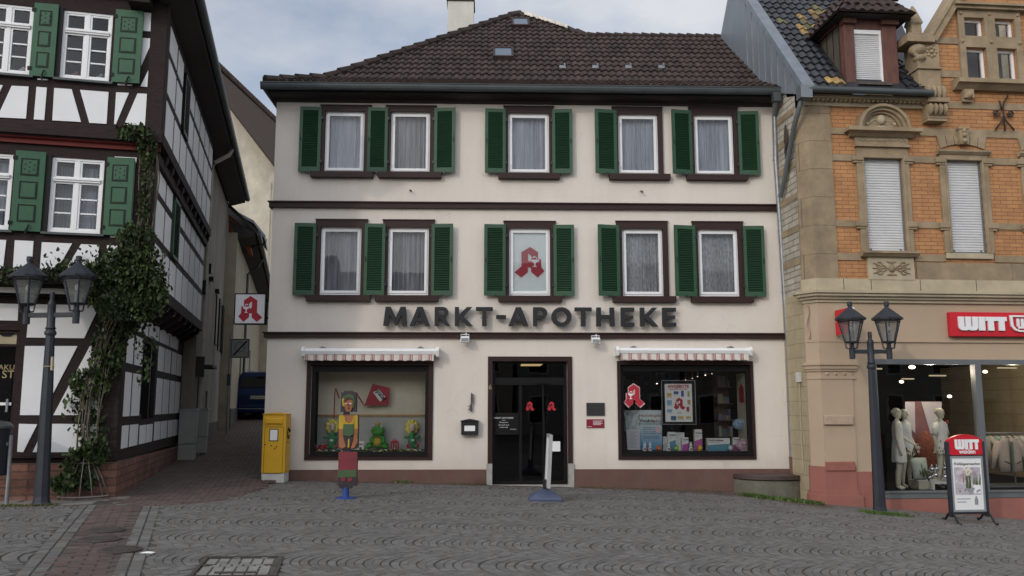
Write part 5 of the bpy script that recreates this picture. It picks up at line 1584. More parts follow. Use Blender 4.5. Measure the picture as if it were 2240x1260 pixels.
# tiled roof
yd = min(((abs(RF.hit(1900, 182, q / 100)[1] - v0[1] - (q / 100 - v0[0]) * sl)), q / 100) for q in range(-60, 120))[1] + .04
DXa, DXb = RF.hit(1849, 120, yd)[0], RF.hit(1964, 120, yd)[0]
dz0, dz1 = RF.hit(1900, 184, yd)[1], RF.hit(1900, 36, yd)[1]
SDM = (dz1 - v0[1]) / sl / cos(math.atan(sl)) + .0
print('DORMER', yd, v0, sl)
ang = math.atan(sl)
def QP(u, s, h=0.0): return Vector((u, v0[0] + s * cos(ang), v0[1] + s * sin(ang))) + Vector((0, -sin(ang), cos(ang))) * h
SL = math.hypot(top[0] - v0[0], top[1] - v0[1])
mb = MB(); mb.poly([QP(.05, -.1, -.01), QP(ue, -.1, -.01), QP(3.6, SL, -.01), QP(.05, SL, -.01)], 0)
mb.poly([QP(.05, SL, -.01), QP(3.6, SL, -.01), (3.6, top[0] + 3, top[1] - 2.2), (.05, top[0] + 3, top[1] - 2.2)])
s_ = -.08; row = 0; tw = .18
pr = [(-.5, .0), (-.3, .03), (-.08, .045), (.14, .012), (.34, .0), (.5, .004)]
nrow = int(SL / .27)
while s_ < SL - .1:
    u = .16 + tw / 2; jx = 0
    while u < ue - .04:
        fr = row / max(nrow, 1); k = 0
        if DXa - .1 < u < DXb + .1 and s_ < SDM: u += tw; jx += 1; continue
        q = (jx + row) % 6
        if .55 < fr < .92:
            if row % 3 == 0 and q in (0, 1, 4): k = 3
            elif row % 3 == 1 and q in (1, 2, 3): k = 3 if q != 2 else 2
            elif row % 3 == 2 and q in (0, 3): k = 2
            if rnd.random() < .4: k = 1
        if row == 1 and 2 <= jx <= 4: k = 3
        lo = [QP(u + a * tw, s_, .035 + h + rnd.uniform(0, .004)) for a, h in pr]; hi = [QP(u + a * tw, min(s_ + .29, SL), .004 + h) for a, h in pr]; lp = [QP(u + a * tw, s_, h * .4) for a, h in pr]
        i = len(mb.v); n = len(pr); mb.v += [tuple(p) for p in lo + hi + lp]
        for a in range(n - 1):
            mb.f.append((i + a, i + a + 1, i + n + a + 1, i + n + a)); mb.m.append(k)
            mb.f.append((i + 2 * n + a, i + 2 * n + a + 1, i + a + 1, i + a)); mb.m.append(k)
        u += tw; jx += 1
    s_ += .27; row += 1
r2 = mb.build('roof', [W['tile2'], W['tile2'], W['tile_g'], W['tile_y']], BH, fix=False)
mb = MB()
for k in range(12): mb.tube([QP(.1 + k * .3, SL, .05), QP(.1 + (k + 1.1) * .3, SL, .035)], [.09, .08], 8)
mb.build('ridge_cap', W['tile2'], r2, smooth=True, auto=True)
# dormer
pa, pb_ = RF.hit(1871, 120, yd)[0], RF.hit(1932, 120, yd)[0]
sz1 = RF.hit(1900, 63, yd)[1]
mb = MB()
mb.box(DXa, pa, yd, yd + .2, dz0, dz1); mb.box(pb_, DXb, yd, yd + .2, dz0, dz1); mb.box(pa, pb_, yd + .01, yd + .2, sz1, dz1)
mb.box(DXa - .03, pa + .03, yd - .08, yd + .1, dz1 - .18, dz1 - .05); mb.box(pb_ - .03, DXb + .03, yd - .08, yd + .1, dz1 - .18, dz1 - .05)
dm = mb.build('dormer', W['dormer'], BH, bevel=.01)
slat_panel('roller_shutter', pa, pb_ - .03, dz0, sz1 - .09, yd + .07, dm, .04)
mb = MB(); mb.box(pa, pb_, yd + .04, yd + .12, sz1 - .09, sz1); mb.box(pb_ - .035, pb_, yd + .04, yd + .12, dz0, sz1 - .09); mb.build('window_frame', W['pvc'], dm)
MB().box(pa - .02, pb_ + .1, yd - .12, yd + .02, dz0 - .05, dz0).build('dormer_sill', W['dormer_side'], dm)
yend = v0[0] + (dz1 - v0[1]) / sl + .1
mb = MB()
for x0, x1 in ((DXa, DXa + .04), (DXb - .04, DXb)):
    mb.prism([(yd + .2, dz0 - .1), (yd + .2, dz1 - .02), (yend, dz1 - .02)], x0, x1, ax='x')
mb.box(DXa, DXb, yd + .2, yd + .25, dz0 - .1, dz1 - .1)
mb.build('dormer_cheek', W['dormer_side'], dm)
mb = MB()   # cheek fascia and board joints
mb.box(DXa - .05, DXa, yd + .2, yend, dz1 - .11, dz1 - .0)
MB().box(DXb, DXb + .05, yd + .2, yend, dz1 - .11, dz1).build('dormer_fascia', W['dormer'], dm)
mb.build('dormer_fascia', W['dormer'], dm); mb = MB()
for k in range(1, 4): yy = yd + .2 + k * .27; mb.box(DXa - .008, DXa, yy - .008, yy + .008, v0[1] + (yy - v0[0]) * sl, dz1 - .1)
mb.build('board_joint', W['frameblk'], dm)
# dormer roof: hipped, tiled
ov = .24; x0, x1 = DXa - ov, DXb + ov; yf = yd - .3; xm = (x0 + x1) / 2; zr = dz1 + .95; zrm = dz1
mb = MB()
ridge_y = yf + .75
def field(P00, P10, P11, P01, rows, cols, mb):
    P00, P10, P11, P01 = map(Vector, (P00, P10, P11, P01))
    nrm = (P10 - P00).cross(P01 - P00).normalized()
    if nrm.z < 0: nrm = -nrm
    mb.poly([P00, P10, P11, P01])
    for r in range(rows):
        a0 = r / rows; a1 = min((r + 1.1) / rows, 1)
        L0, R0_ = P00.lerp(P01, a0), P10.lerp(P11, a0); L1, R1_ = P00.lerp(P01, a1), P10.lerp(P11, a1)
        nc = max(1, int(cols * (R0_ - L0).length / (P10 - P00).length + .5))
        for c in range(nc):
            for d in range(4):
                t0, t1 = (c + d / 4) / nc, (c + (d + 1) / 4) / nc
                hs = [.01, .05, .045, .012, .01]
                a, b = L0.lerp(R0_, t0), L0.lerp(R0_, t1); e, f = L1.lerp(R1_, t1), L1.lerp(R1_, t0)
                j = rnd.uniform(0, .005)
                mb.poly([a + nrm * (hs[d] + .03 + j), b + nrm * (hs[d + 1] + .03 + j), e + nrm * hs[d + 1], f + nrm * hs[d]])
                mb.poly([a, b, b + nrm * (hs[d + 1] + .03 + j), a + nrm * (hs[d] + .03 + j)])
yb_ = yend + .9
field((x0, yf, zrm - .06), (x1, yf, zrm - .06), (xm + .02, ridge_y, zr), (xm - .02, ridge_y, zr), 5, 8, mb)
field((x0, yb_, zrm - .06), (x0, yf, zrm - .06), (xm, ridge_y, zr), (xm, yb_, zr), 5, 12, mb)
field((x1, yf, zrm - .06), (x1, yb_, zrm - .06), (xm, yb_, zr), (xm, ridge_y, zr), 5, 12, mb)
mb.build('dormer_roof', W['tile'], dm, fix=False)
mb = MB(); mb.poly([(x0 + .02, yf + .02, zrm - .075), (x1 - .02, yf + .02, zrm - .075), (x1 - .02, yend, zrm - .075), (x0 + .02, yend, zrm - .075)]); mb.build('dormer_soffit', W['soffit'], dm, fix=False)
mb = MB(); mb.box(DXb + .02, DXb + .65, -.05, .3, dz0 - .1, dz0 - .06)
mb.poly([(DXb, .1, dz0 - .05), (DXb + .9, -.1, dz0 - .05), (DXb + .8, 1.2, dz0 + 1.3), (DXb, 1.0, dz0 + 1.4)])
mb.build('valley_flashing', W['leadgrey'], BH, fix=False)
# wall anchors
def anchor(fr_pts, name, par, ax):
    mb = MB()
    for pts in fr_pts: mb.tube([ax(*p) for p in pts], .018, 6)
    return mb.build(name, W['iron'], par, smooth=True)
ax = lambda x, z: (R0(2190, 250)[0] + x, -.07, zat(255, 2190) + z)
sp = [[(sx * (.05 + .10 + .10 * cos(t) * (1 - t / 14)), .05 + .10 * sin(t) * (1 - t / 14)) for t in np.linspace(pi, 4.2 * pi, 22)] for sx in (-1, 1)]
anchor(sp + [[(0, -.32), (0, .18), (.03, .28), (.10, .36), (.13, .46)], [(-.2, -.30), (-.05, -.12), (0, 0)], [(.2, -.30), (.05, -.12), (0, 0)], [(-.03, .12), (-.06, .3)]], 'iron_anchor', BH, ax)
cpx = RF.hitx(1752, 302, 0)
ax2 = lambda x, z: (-.06, .62 + x * .6, RF.hitx(1750, 300, 0)[1] + z)
anchor([[(0, -.4), (0, .42)], [(0, .42), (.13, .1), (0, -.1)], [(0, .42), (-.13, .1), (0, -.1)], [(0, -.4), (.13, -.1), (0, .1)], [(0, -.4), (-.13, -.1), (0, .1)]], 'iron_anchor', BH, ax2)
# downpipe and cable box
mb = MB()
q = [(-.05, -.25, zg0 + .05), (-.10, -.2, zg0 - .2), (-.10, .1, zg0 - .5), (-.08, .75, zg0 - 1.45), (-.1, .95, zg0 - 1.75)]
mb.tube(q, .05, 10); mb.box(-.17, .06, -.42, -.2, zg0 - .12, zg1); mb.build('downpipe', W['zinc'], BH, smooth=True, auto=True)
mb = MB(); z = RF.hitx(1738, 827, 0)[1]; yy = .6
mb.box(-.07, 0, yy - .07, yy + .07, z - .09, z + .10); jb = mb.build('cable_box', W['lightstone'], BH, bevel=.01)
MB().tube([(-.02, yy, z - .09), (-.02, yy + .02, z - 1.2), (-.02, yy, z - 1.75)], .012, 6).build('cable', W['sand2'], jb)
mb = MB()
r = random.Random(9); u, z = RF.hit(1775, 730, 0)
for k in range(26):
    t = k / 26; mb.ell((.14 - .16 + .03 * sin(9 * t), .14 - .02, zat(655) - .12 - t * (zat(668) - zat(742)) * 1.0 + .02 * cos(7 * t)), (.02, .02, .025), 6, 5)
mb.build('carved_drop', W['sandpaint'], BH)

# ---- shop front
a, b, c, d = SHOP
mb = MB()
ft = zat(786, 2000) - zat(797, 2000)
um = R0(2147, 940)[0]
mb.box(a, a + .06, -.03, .12, c, d); mb.box(a + .06, b, -.03, .12, d - ft, d); mb.box(a + .06, b, -.03, .12, c, c + .13)
mb.box(um - .06, um + .06, -.03, .12, c + .13, d - ft)
mb.box(a, b, -.05, -.03, c + .10, c + .13)
sf = mb.build('shop_front', W['shopgrey'], BH)
MB().poly([(a + .06, .05, c + .13), (b, .05, c + .13), (b, .05, d - ft), (a + .06, .05, d - ft)]).build('pane', W['shopglass'], sf, fix=False)
zf = c + .10
mb = MB()
mb.poly([(a - .5, .16, zf), (UEND, .16, zf), (UEND, 6, zf), (a - .5, 6, zf)]); mb.poly([(a - .5, .16, d + .1), (UEND, .16, d + .1), (UEND, 6, d + .1), (a - .5, 6, d + .1)])
mb.poly([(a - .5, 6, zf), (UEND, 6, zf), (UEND, 6, d + .1), (a - .5, 6, d + .1)]); mb.poly([(a - .1, .16, zf), (a - .1, 6, zf), (a - .1, 6, d + .1), (a - .1, .16, d + .1)])
mb.build('shop_interior', W['dark'], BH, fix=False)
mb = MB()
for (px, py, dy) in ((1995, 803, 1.6), (1972, 835, 3.2), (2077, 867, 3.0), (2155, 813, 2.2)):
    u, z = R0(px, py, dy); mb.ell((u, dy, z), (.075, .05, .04) if dy < 2 else (.05, .05, .035), 10, 6)
so = mb.build('ceiling_spot', emit('shop_spot', (1, .86, .66), 4.0), BH)
mb = MB()
for (px0, px1, py, dy) in ((2035, 2070, 823, 3.4), (1915, 1930, 808, 2.5), (1975, 2000, 830, 4.2), (2185, 2225, 806, 3.0)):
    u0, z = R0(px0, py, dy); u1 = R0(px1, py, dy)[0]; mb.box(u0, u1, dy, dy + .06, z, z + .03)
mb.build('light_track', emit('shop_track', (1, .8, .5), .5), BH)
# the shop's signs
def witt(par, x, y, z, w, h, m, dep=.03):
    """heavy letters W I T T in a box w x h"""
    s = [.40, .14, .21, .21]; g = .04 / 3
    k = w / (sum(s) + .04); xx = x
    def B(lp): return [(xx + p[0] * ww, z + p[1] * h) for p in lp]
    ww = s[0] * k
    sl_ = .11; g0 = .29; g1 = .60
    mb = MB()
    rb = [(.03, .12), (.10, .03), (.22, 0)]
    mb.prism(B([(0, 1), (0, .25)] + rb + [(.40, 0), (.5, .06), (.6, 0), (.78, 0), (.90, .03), (.97, .12), (1, .25), (1, 1), (.72, 1), (.72, .28), (.64, .28), (.64, 1), (.36, 1), (.36, .28), (.28, .28), (.28, 1)]), y - dep, y)
    mb.build('letter', m, par)
    xx += ww + g * k; ww = s[1] * k
    MB().prism(B([(.05, 0), (.95, 0), (.95, 1), (.05, 1)]), y - dep, y).build('letter', m, par)
    for _ in range(2):
        xx += ww + g * k; ww = s[2] * k
        MB().prism(B([(.22, 0), (.78, 0), (.78, .70), (1.02, .70), (1.02, 1), (-.02, 1), (-.02, .70), (.22, .70)]), y - dep, y).build('letter', m, par)
SS = at(RF, 'shop_fascia_sign', 'long bright red fascia sign with white raised letters over the clothes shop', 'sign', 0, 0, 0)
a, b, c, d = RR(2080, 683, 2240, 736, -.12)
MB().box(a, UEND, -.12, 0, c, d).build('sign_case', W['wred'], SS, bevel=.01)
la, lb, lc, ld = RR(2097, 693, 2202, 723, -.15)
witt(SS, la, -.125, lc, lb - la, ld - lc, W['white'], .035)
q0, q1, q2, q3 = RR(2210, 690, 2264, 726, -.15)
hw = (q1 - q0) / 2; cx = (q0 + q1) / 2; zc = (q2 + q3) / 2; hh = (q3 - q2) / 2
def rr_(k): return [(cx + hw * k * x, zc + hh * k * z) for x, z in ((-1, 1), (-.95, -.3), (-.7, -.8), (-.3, -1), (.3, -1), (.7, -.8), (.95, -.3), (1, 1))]
mb = MB(); mb.prism([rr_(1.0), rr_(.80)], -.16, -.125); mb.build('letter', W['white'], SS)
mb = MB()
for k in (-.35, 0, .35): mb.box(cx + hw * k - .025, cx + hw * k + .025, -.155, -.125, zc - hh * .35, zc + hh * .6)
mb.box(cx - hw * .35, cx + hw * .35, -.154, -.126, zc - hh * .6, zc - hh * .35); mb.build('letter', W['white'], SS)
text('lettering', 'WEIDEN', .33, cx + hw + .9, -.128, q2 + .01, W['white'], SS, .03, offset=.012)
PJ = at(RF, 'shop_projecting_sign', 'small red projecting sign with white edge behind the lanterns on the shop wall', 'sign', 0, 0, 0)
ja = R0(1819, 700)[0]; z0 = RF.hit(1840, 731, -.35)[1]; z1 = RF.hit(1840, 676, -.35)[1]
PJ.location = RF.w(ja + .05, 0, 0)
MB().box(0, .10, -.62, -.06, z0, z1).build('sign_case', W['white'], PJ)
mb = MB(); mb.box(.10, .106, -.62, -.06, z0, z1); mb.box(-.006, 0, -.62, -.06, z0, z1); sfc = mb.build('sign_face', W['wred'], PJ)
mb = MB(); mb.box(.02, .08, -.06, 0, z0 + .1, z0 + .14); mb.box(.02, .08, -.06, 0, z1 - .14, z1 - .1); mb.build('sign_bracket', W['steel'], PJ)
t = text('lettering', 'WITT', .17, .11, -.34, z0 + .33, W['white'], PJ, .004, offset=.006, yaw=RAD(90))
t = text('lettering', 'weiden', .10, .11, -.34, z0 + .18, W['white'], PJ, .004, offset=.002, yaw=RAD(90))

# ================================================================== CLOTHES SHOP DISPLAY
HZ = lambda x, y: (1910 + x / 3.818, 780 + y / 3.818)
def CH(x, y, d): return RF.hit(*HZ(x, y), d)


def skin_obj(name, verts, edges, m, parent, sub=2):
    me = bpy.data.meshes.new(name)
    me.from_pydata([v[0] for v in verts], edges, [])
    o = bpy.data.objects.new(name, me); COL.objects.link(o); me.materials.append(m)
    o.parent = parent
    md = o.modifiers.new('skin', 'SKIN'); md.use_smooth_shade = True
    for i, v in enumerate(verts):
        sv = me.skin_vertices[0].data[i]; r = v[1]
        sv.radius = r if isinstance(r, tuple) else (r, r); sv.use_root = (i == 0)
    s = o.modifiers.new('subsurf', 'SUBSURF'); s.levels = sub; s.render_levels = sub
    return o


def mannequin(x, yfoot, d, label, turn, arms, H, cloth, cloth_end, sleeves, seed):
    u, _ = CH(x, yfoot, d)
    o = at(RF, 'mannequin', label, 'mannequin', u, d, zf_shop, 'mannequins in the clothes shop window', turn)
    k = H / 1.72
    V = [((0, 0, .96), (.13, .095)), ((0, .01, 1.10), (.105, .08)), ((0, .005, 1.28), (.125, .085)), ((0, .01, 1.40), (.12, .07)), ((0, .0, 1.47), (.05, .05)), ((0, -.01, 1.53), (.045, .045)),
         ((.08, 0, .88), .085), ((.085, -.01, .48), .055), ((.085, .02, .36), .053), ((.09, .03, .08), .034), ((.09, -.09, .03), (.035, .025)),
         ((-.08, 0, .88), .085), ((-.085, .02, .48), .055), ((-.085, .05, .36), .053), ((-.09, .07, .08), .034), ((-.09, -.05, .03), (.035, .025)),
         ((.17, .01, 1.39), .05), ((-.17, .01, 1.39), .05)]
    E_ = [(0, 1), (1, 2), (2, 3), (3, 4), (4, 5), (0, 6), (6, 7), (7, 8), (8, 9), (9, 10), (0, 11), (11, 12), (12, 13), (13, 14), (14, 15), (3, 16), (3, 17)]
    hands = []
    for sx, idx in ((1, 16), (-1, 17)):
        el, wr = arms[0 if sx > 0 else 1]
        i = len(V); V += [(el, .037), (wr, .026)]; E_ += [(idx, i), (i, i + 1)]
        w = Vector(wr); dv = (w - Vector(el)).normalized()
        pm_ = w + dv * .075; V.append((tuple(pm_), (.032, .018))); E_.append((i + 1, i + 2)); hands.append((w, dv, sx))
    V = [(tuple(c * k for c in v[0]), tuple(c * k for c in v[1]) if isinstance(v[1], tuple) else v[1] * k) for v in V]
    body = skin_obj('body', V, E_, W['skin'], o)
    mb = MB()      # five fingers per hand, thumb from the side of the palm
    for w, dv, sx in hands:
        side = dv.cross(Vector((sx, 0, 0))).normalized() if abs(dv.x) < .9 else Vector((0, 1, 0))
        inn = dv.cross(side).normalized()
        for f in range(4):
            b = w + dv * .085 + side * (.021 - .014 * f); ln = (.062, .072, .068, .052)[f]
            mb.tube([b * k, (b + dv * ln * .5 + inn * .004) * k, (b + dv * ln + inn * .018) * k], [.0085 * k, .0075 * k, .006 * k], 6)
        b = w + dv * .035 + side * .026
        mb.tube([b * k, (b + side * .022 + dv * .028) * k, (b + side * .026 + dv * .055) * k], [.010 * k, .009 * k, .007 * k], 6)
    mb.build('finger', W['skin'], body, smooth=True)
    # head: skull, jaw, nose, brow, ears, short modelled hair
    hz = 1.615
    mb = MB()
    rings = [(.52, .020, .028), (.60, .035, .045), (.72, .05, .066), (.84, .062, .080), (1.0, .070, .090), (1.18, .072, .094), (1.36, .066, .086), (1.5, .048, .062), (1.58, .02, .028)]
    mb.loft([(0, (-.012 if q < .75 else 0) * k, (hz - .115 + (q - .52) * .22) * k, rx * k, ry * k) for q, rx, ry in rings], 16)
    mb.prism([(-.095 * k, (hz - .015) * k), (-.088 * k, (hz + .03) * k), (-.118 * k, (hz - .02) * k)][::-1], -.011 * k, .011 * k, ax='x')
    for sx in (-1, 1): mb.ell((sx * .071 * k, .012 * k, (hz - .0) * k), (.012 * k, .02 * k, .032 * k), 8, 6)
    mb.ell((0, -.082 * k, (hz - .052) * k), (.022 * k, .012 * k, .009 * k), 8, 6); mb.ell((0, -.066 * k, (hz - .088) * k), (.022 * k, .02 * k, .016 * k), 8, 6)
    hd = mb.build('head', W['skin'], o, smooth=True)
    mb = MB()
    for sx in (-1, 1): mb.ell((sx * .028 * k, -.086 * k, (hz + .012) * k), (.013 * k, .006 * k, .007 * k), 8, 6)
    mb.build('eye', W['sand2'], hd)
    mb = MB(); r = random.Random(seed)
    for j in range(70):
        a = r.random() * 2 * pi; q = r.random(); rr = .078 * (1 - q ** 2 * .75)
        if sin(a) < -.3 and q < .45: continue
        mb.ell((rr * cos(a) * k, (.008 + rr * 1.22 * sin(a)) * k, (hz + .01 + .098 * q) * k), (.02 * k, .024 * k, .014 * k), 6, 5)
    mb.build('hair', mat('modelled_hair', (.56, .53, .41), .6, .1, 20), hd, smooth=True)
    # dress / tunic as a soft shell with hem waves
    mb = MB(); ids = []; nn = 28
    prof = [(1.455, .075, .062), (1.43, .13, .082), (1.38, .168, .098), (1.28, .155, .112), (1.10, .142, .108), (.96, .168, .128), (.80, .19, .142), (cloth_end, .205, .152)]
    prof = [p for p in prof if p[0] >= cloth_end]
    for q, (z, rx_, ry_) in enumerate(prof):
        i = len(mb.v); ids.append(i); low = q / (len(prof) - 1)
        for j in range(nn):
            t = 2 * pi * j / nn; wv = 1 + .05 * low * sin(7 * t + seed) + .02 * low * sin(13 * t)
            mb.v.append((rx_ * wv * cos(t) * k, (.005 + ry_ * wv * sin(t)) * k, (z + .008 * low * sin(5 * t)) * k))
    for a_, b_ in zip(ids, ids[1:]):
        for j in range(nn):
            q = (j + 1) % nn; mb.f.append((a_ + j, b_ + j, b_ + q, a_ + q)); mb.m.append(0)
    if sleeves:
        for sx in (1, -1):
            el = Vector(arms[0 if sx > 0 else 1][0]); sh = Vector((sx * .15, .005, 1.40)); 
            mb.tube([sh * k, sh.lerp(el, .5) * k, sh.lerp(el, .92) * k], [.062 * k, .066 * k, .07 * k], 14)
    co = mb.build(cloth[0], cloth[1], o, smooth=True)
    # printed blossoms near the hem
    mb = MB()
    for j in range(cloth[2]):
        t = r.uniform(pi, 2 * pi); z = cloth_end + abs(r.gauss(0, .10)) + .02
        rx_ = .205 if z < .8 else .18; ry_ = .155 if z < .8 else .138
        mb.ell((rx_ * 1.0 * cos(t) * k, (ry_ * 1.05 * sin(t)) * k, z * k), (.022 * k, .012 * k, .025 * k), 6, 4, r.randrange(3))
    if cloth[2]: mb.build('blossom_print', [mat('bloom_dark', (.09, .12, .05), .9, .2, 9), mat('bloom_red', (.35, .05, .09), .9, .2, 9), mat('bloom_gold', (.4, .33, .08), .9, .2, 9)], co)
    return o, k


zf_shop = SHOP[2] + .10
Hm = CH(180, 435, .6)[1] - zf_shop
cw = mat('pale_dress', (.76, .77, .75), .9, .05, 8); cg = mat('pale_blue_tunic', (.66, .70, .72), .9, .12, 8)
mannequin(235, 1135, .45, 'cream mannequin in a knee length pale dress, standing in profile next to the lamp post', RAD(62), (((.20, -.09, 1.12), (.17, -.30, .97)), ((-.21, .03, 1.11), (-.20, -.02, .86))), Hm, ('dress', cw, 0), .60, False, 1)
mannequin(300, 1135, .85, 'cream mannequin in a sleeveless blossom tunic with arms hanging, second from the lamp post', RAD(25), (((.23, .05, 1.13), (.27, -.05, .90)), ((-.24, .03, 1.13), (-.28, -.08, .92))), Hm * .985, ('tunic', cg, 34), .72, False, 2)
mannequin(600, 1135, .7, 'cream mannequin in a short sleeved white blouse with a red butterfly, behind the pavement board', RAD(30), (((.25, .02, 1.13), (.24, -.02, .88)), ((-.25, .02, 1.13), (-.26, -.04, .86))), Hm, ('blouse', cw, 26), .76, True, 3)
mq = [o for o in bpy.data.objects if o.name.startswith('mannequin')][-1]
mb = MB()
for sx, sz in ((-1, 1), (1, 1), (-1, -1), (1, -1)): mb.ell((.06 + sx * .025, -.112, 1.29 + sz * .018), (.028, .008, .02), 8, 5)
mb.build('butterfly_print', W['red'], mq)
# flower pot and floral bag of the first figures
def sobj(name, label, cat, x, y, d, grp=None):
    u, z = CH(x, y, d); return at(RF, name, label, cat, u, d, z, grp)
o = sobj('display_table', 'low white display table with an open front beside the cushion', 'table', 560, 1135, .7); o.location.z = RF.w(0, 0, zf_shop).z
h = CH(560, 1035, .7)[1] - zf_shop
mb = MB(); mb.box(-.28, .42, -.2, .3, h - .05, h); mb.box(-.28, -.22, -.2, .3, 0, h - .05); mb.box(.36, .42, -.2, .3, 0, h - .05); mb.build('table_body', W['paper'], o)
o = sobj('display_plinth', 'tall pale plinth under the cushion at the foot of the mannequins', 'plinth', 410, 1135, .7); o.location.z = zf_shop
mb = MB(); mb.box(-.13, .15, -.12, .2, 0, h + .0); mb.build('plinth_body', W['cream'], o, bevel=.004); MB().box(-.14, .16, -.13, .21, h, h + .015).build('plinth_top', W['paper'], o)
o = sobj('cushion', 'pale green cushion with leaf print leaning between the mannequins', 'cushion', 410, 1030, .62)
mb = MB(); n_ = 9
gr = [[None] * n_ for _ in range(n_)]
for sgn in (-1, 1):
    for a_ in range(n_):
        for b_ in range(n_):
            x = (a_ / (n_ - 1) - .5); z = b_ / (n_ - 1); th = .075 * (1 - (2 * x) ** 4) * (1 - (2 * z - 1) ** 4)
            gr[a_][b_] = (x * .36 * (1 - .08 * (1 - abs(2 * z - 1))), sgn * th + z * .12, z * .42)
    for a_ in range(n_ - 1):
        for b_ in range(n_ - 1): mb.poly([gr[a_][b_], gr[a_ + 1][b_], gr[a_ + 1][b_ + 1], gr[a_][b_ + 1]])
mb.build('cushion_cover', mat('cushion_green', (.42, .50, .44), .9, .12, 9), o, smooth=True)
mb = MB(); r = random.Random(2)
for k in range(22):
    x = r.uniform(-.12, .12); z = .03 + abs(r.gauss(0, .07)); mb.prism([(x, z), (x + .012, z + .05), (x + r.uniform(-.03, .03), z + .12)], -.085, -.075)
mb.build('leaf_print', W['weed'], o)
vs = mat('silver_ball', (.75, .76, .78), .12, .05, 4, metal=1.0)
for k, (x, y, rr) in enumerate(((465, 1010, .085), (490, 940, .06), (520, 990, .07), (600, 930, .06), (600, 1005, .07), (530, 935, .05))):
    o = sobj('silver_vase', 'shiny silver ball vase on the white display table', 'vase', x, y, .62 + .05 * (k % 2), 'silver vases on the display table')
    MB().lathe(0, 0, [(rr * .4, -rr), (rr * .85, -rr * .6), (rr, 0), (rr * .8, rr * .6), (rr * .3, rr * .95), (rr * .25, rr * 1.4), (rr * .4, rr * 1.6)], 16).build('vase_body', vs, o, smooth=True)
# big picture behind the mannequins
o = at(RF, 'shop_backdrop', 'large pale and purple printed backdrop behind the mannequins', 'backdrop', 0, 0, 0)
d = 1.7
P2 = lambda *pts: [CH(*q, d) for q in pts]
MB().prism(P2((265, 860), (570, 860), (570, 375), (265, 375)), d, d + .03).build('print_sheet', mat('backdrop_purple', (.22, .10, .11), .8, .25, 3), o)
MB().prism(P2((265, 560), (350, 640), (345, 378), (265, 378)), d - .012, d - .001).build('pale_stripe', mat('backdrop_pale', (.56, .53, .58), .8, .08, 3), o)
MB().prism(P2((485, 665), (570, 440), (570, 378), (400, 378)), d - .012, d - .001).build('pale_stripe', bpy.data.materials['backdrop_pale'], o)
o = at(RF, 'orange_chair', 'reddish brown furry seat behind the silver vases', 'chair', *[CH(455, 900, 1.4)[0], 1.4, zf_shop])
mb = MB(); mb.ell((0, 0, .55), (.27, .2, .55), 14, 10); mb.build('fur_cover', mat('fur_brown', (.24, .08, .05), 1.0, .4, 22, bump=1.0, bscale=40), o, smooth=True)
MB().box(-.2, .2, -.15, .15, 0, .1).build('chair_base', W['frameblk'], o)
# jacket on a dress form and racks of clothes
u, z = CH(1150, 960, .75); zt = CH(1150, 680, .75)[1]
o = at(RF, 'display_jacket', 'beige collarless jacket hanging open on the front of the clothes rail', 'jacket', u, .75, z); h = zt - z
bj = mat('beige_jacket', (.50, .42, .36), .9, .08, 8); mb = MB()
for sx in (-1, 1):
    mb.loft([(sx * .125, 0, 0, .125, .09), (sx * .125, 0, h * .35, .118, .09), (sx * .12, 0, h * .75, .12, .085), (sx * .10, .01, h * .92, .09, .06), (sx * .06, .02, h, .05, .04)], 14)
mb.build('jacket_body', bj, o, smooth=True)
for sx in (-1, 1):
    MB().tube([(sx * .19, 0, h * .88), (sx * .30, 0, h * .55), (sx * .38, -.03, h * .08)], [.075, .075, .06], 12).build('sleeve', bj, o, smooth=True)
MB().box(-.022, .022, -.10, -.07, h * .02, h * .9).build('lining', mat('green_lining', (.13, .20, .15), .9, .1, 8), o)
mb = MB()
for sx in (-1, 1): mb.tube([(sx * .07, -.105, h * .24), (sx * .17, -.095, h * .32)], .008, 5)
mb.build('pocket_edge', W['frameblk'], o)
mb = MB(); mb.tube([(-.2, .02, h * .93), (0, .02, h * 1.03), (.2, .02, h * .93)], .01, 6); mb.tube([(0, .02, h * 1.03), (0, .02, h * 1.14), (.03, .02, h * 1.17)], .006, 6); mb.build('hanger', W['steel'], o)
o = at(RF, 'clothes_rail', 'steel clothes rail packed with pale and green garments behind the jacket', 'clothes rail', CH(950, 1100, 1.1)[0], 1.1, zf_shop)
zt = CH(1000, 640, 1.1)[1] - zf_shop
mb = MB(); mb.tube([(-.1, 0, zt), (2.1, 0, zt)], .018, 8)
for x in (-.1, .62, 1.3): mb.tube([(x, 0, 0), (x, 0, zt)], .018, 8)
mb.box(-.15, 2.2, -.25, .25, 0, .04); mb.build('rail_tube', W['steel'], o)
gm = [mat('garment', c, .9, .1, 6) for c in ((.5, .47, .4), (.35, .45, .4), (.55, .5, .42), (.4, .38, .33), (.5, .52, .5))]
r = random.Random(8)
for k in range(14):
    x = .02 + k * .13; hh = r.uniform(.55, .75)
    mb = MB(); mb.loft([(x, 0, zt - .08 - hh, .045, .20), (x, 0, zt - .35, .05, .2), (x, 0, zt - .12, .04, .18), (x, 0, zt - .05, .02, .05)], 12)
    mb.build('garment', gm[r.randrange(5)], o, smooth=True)

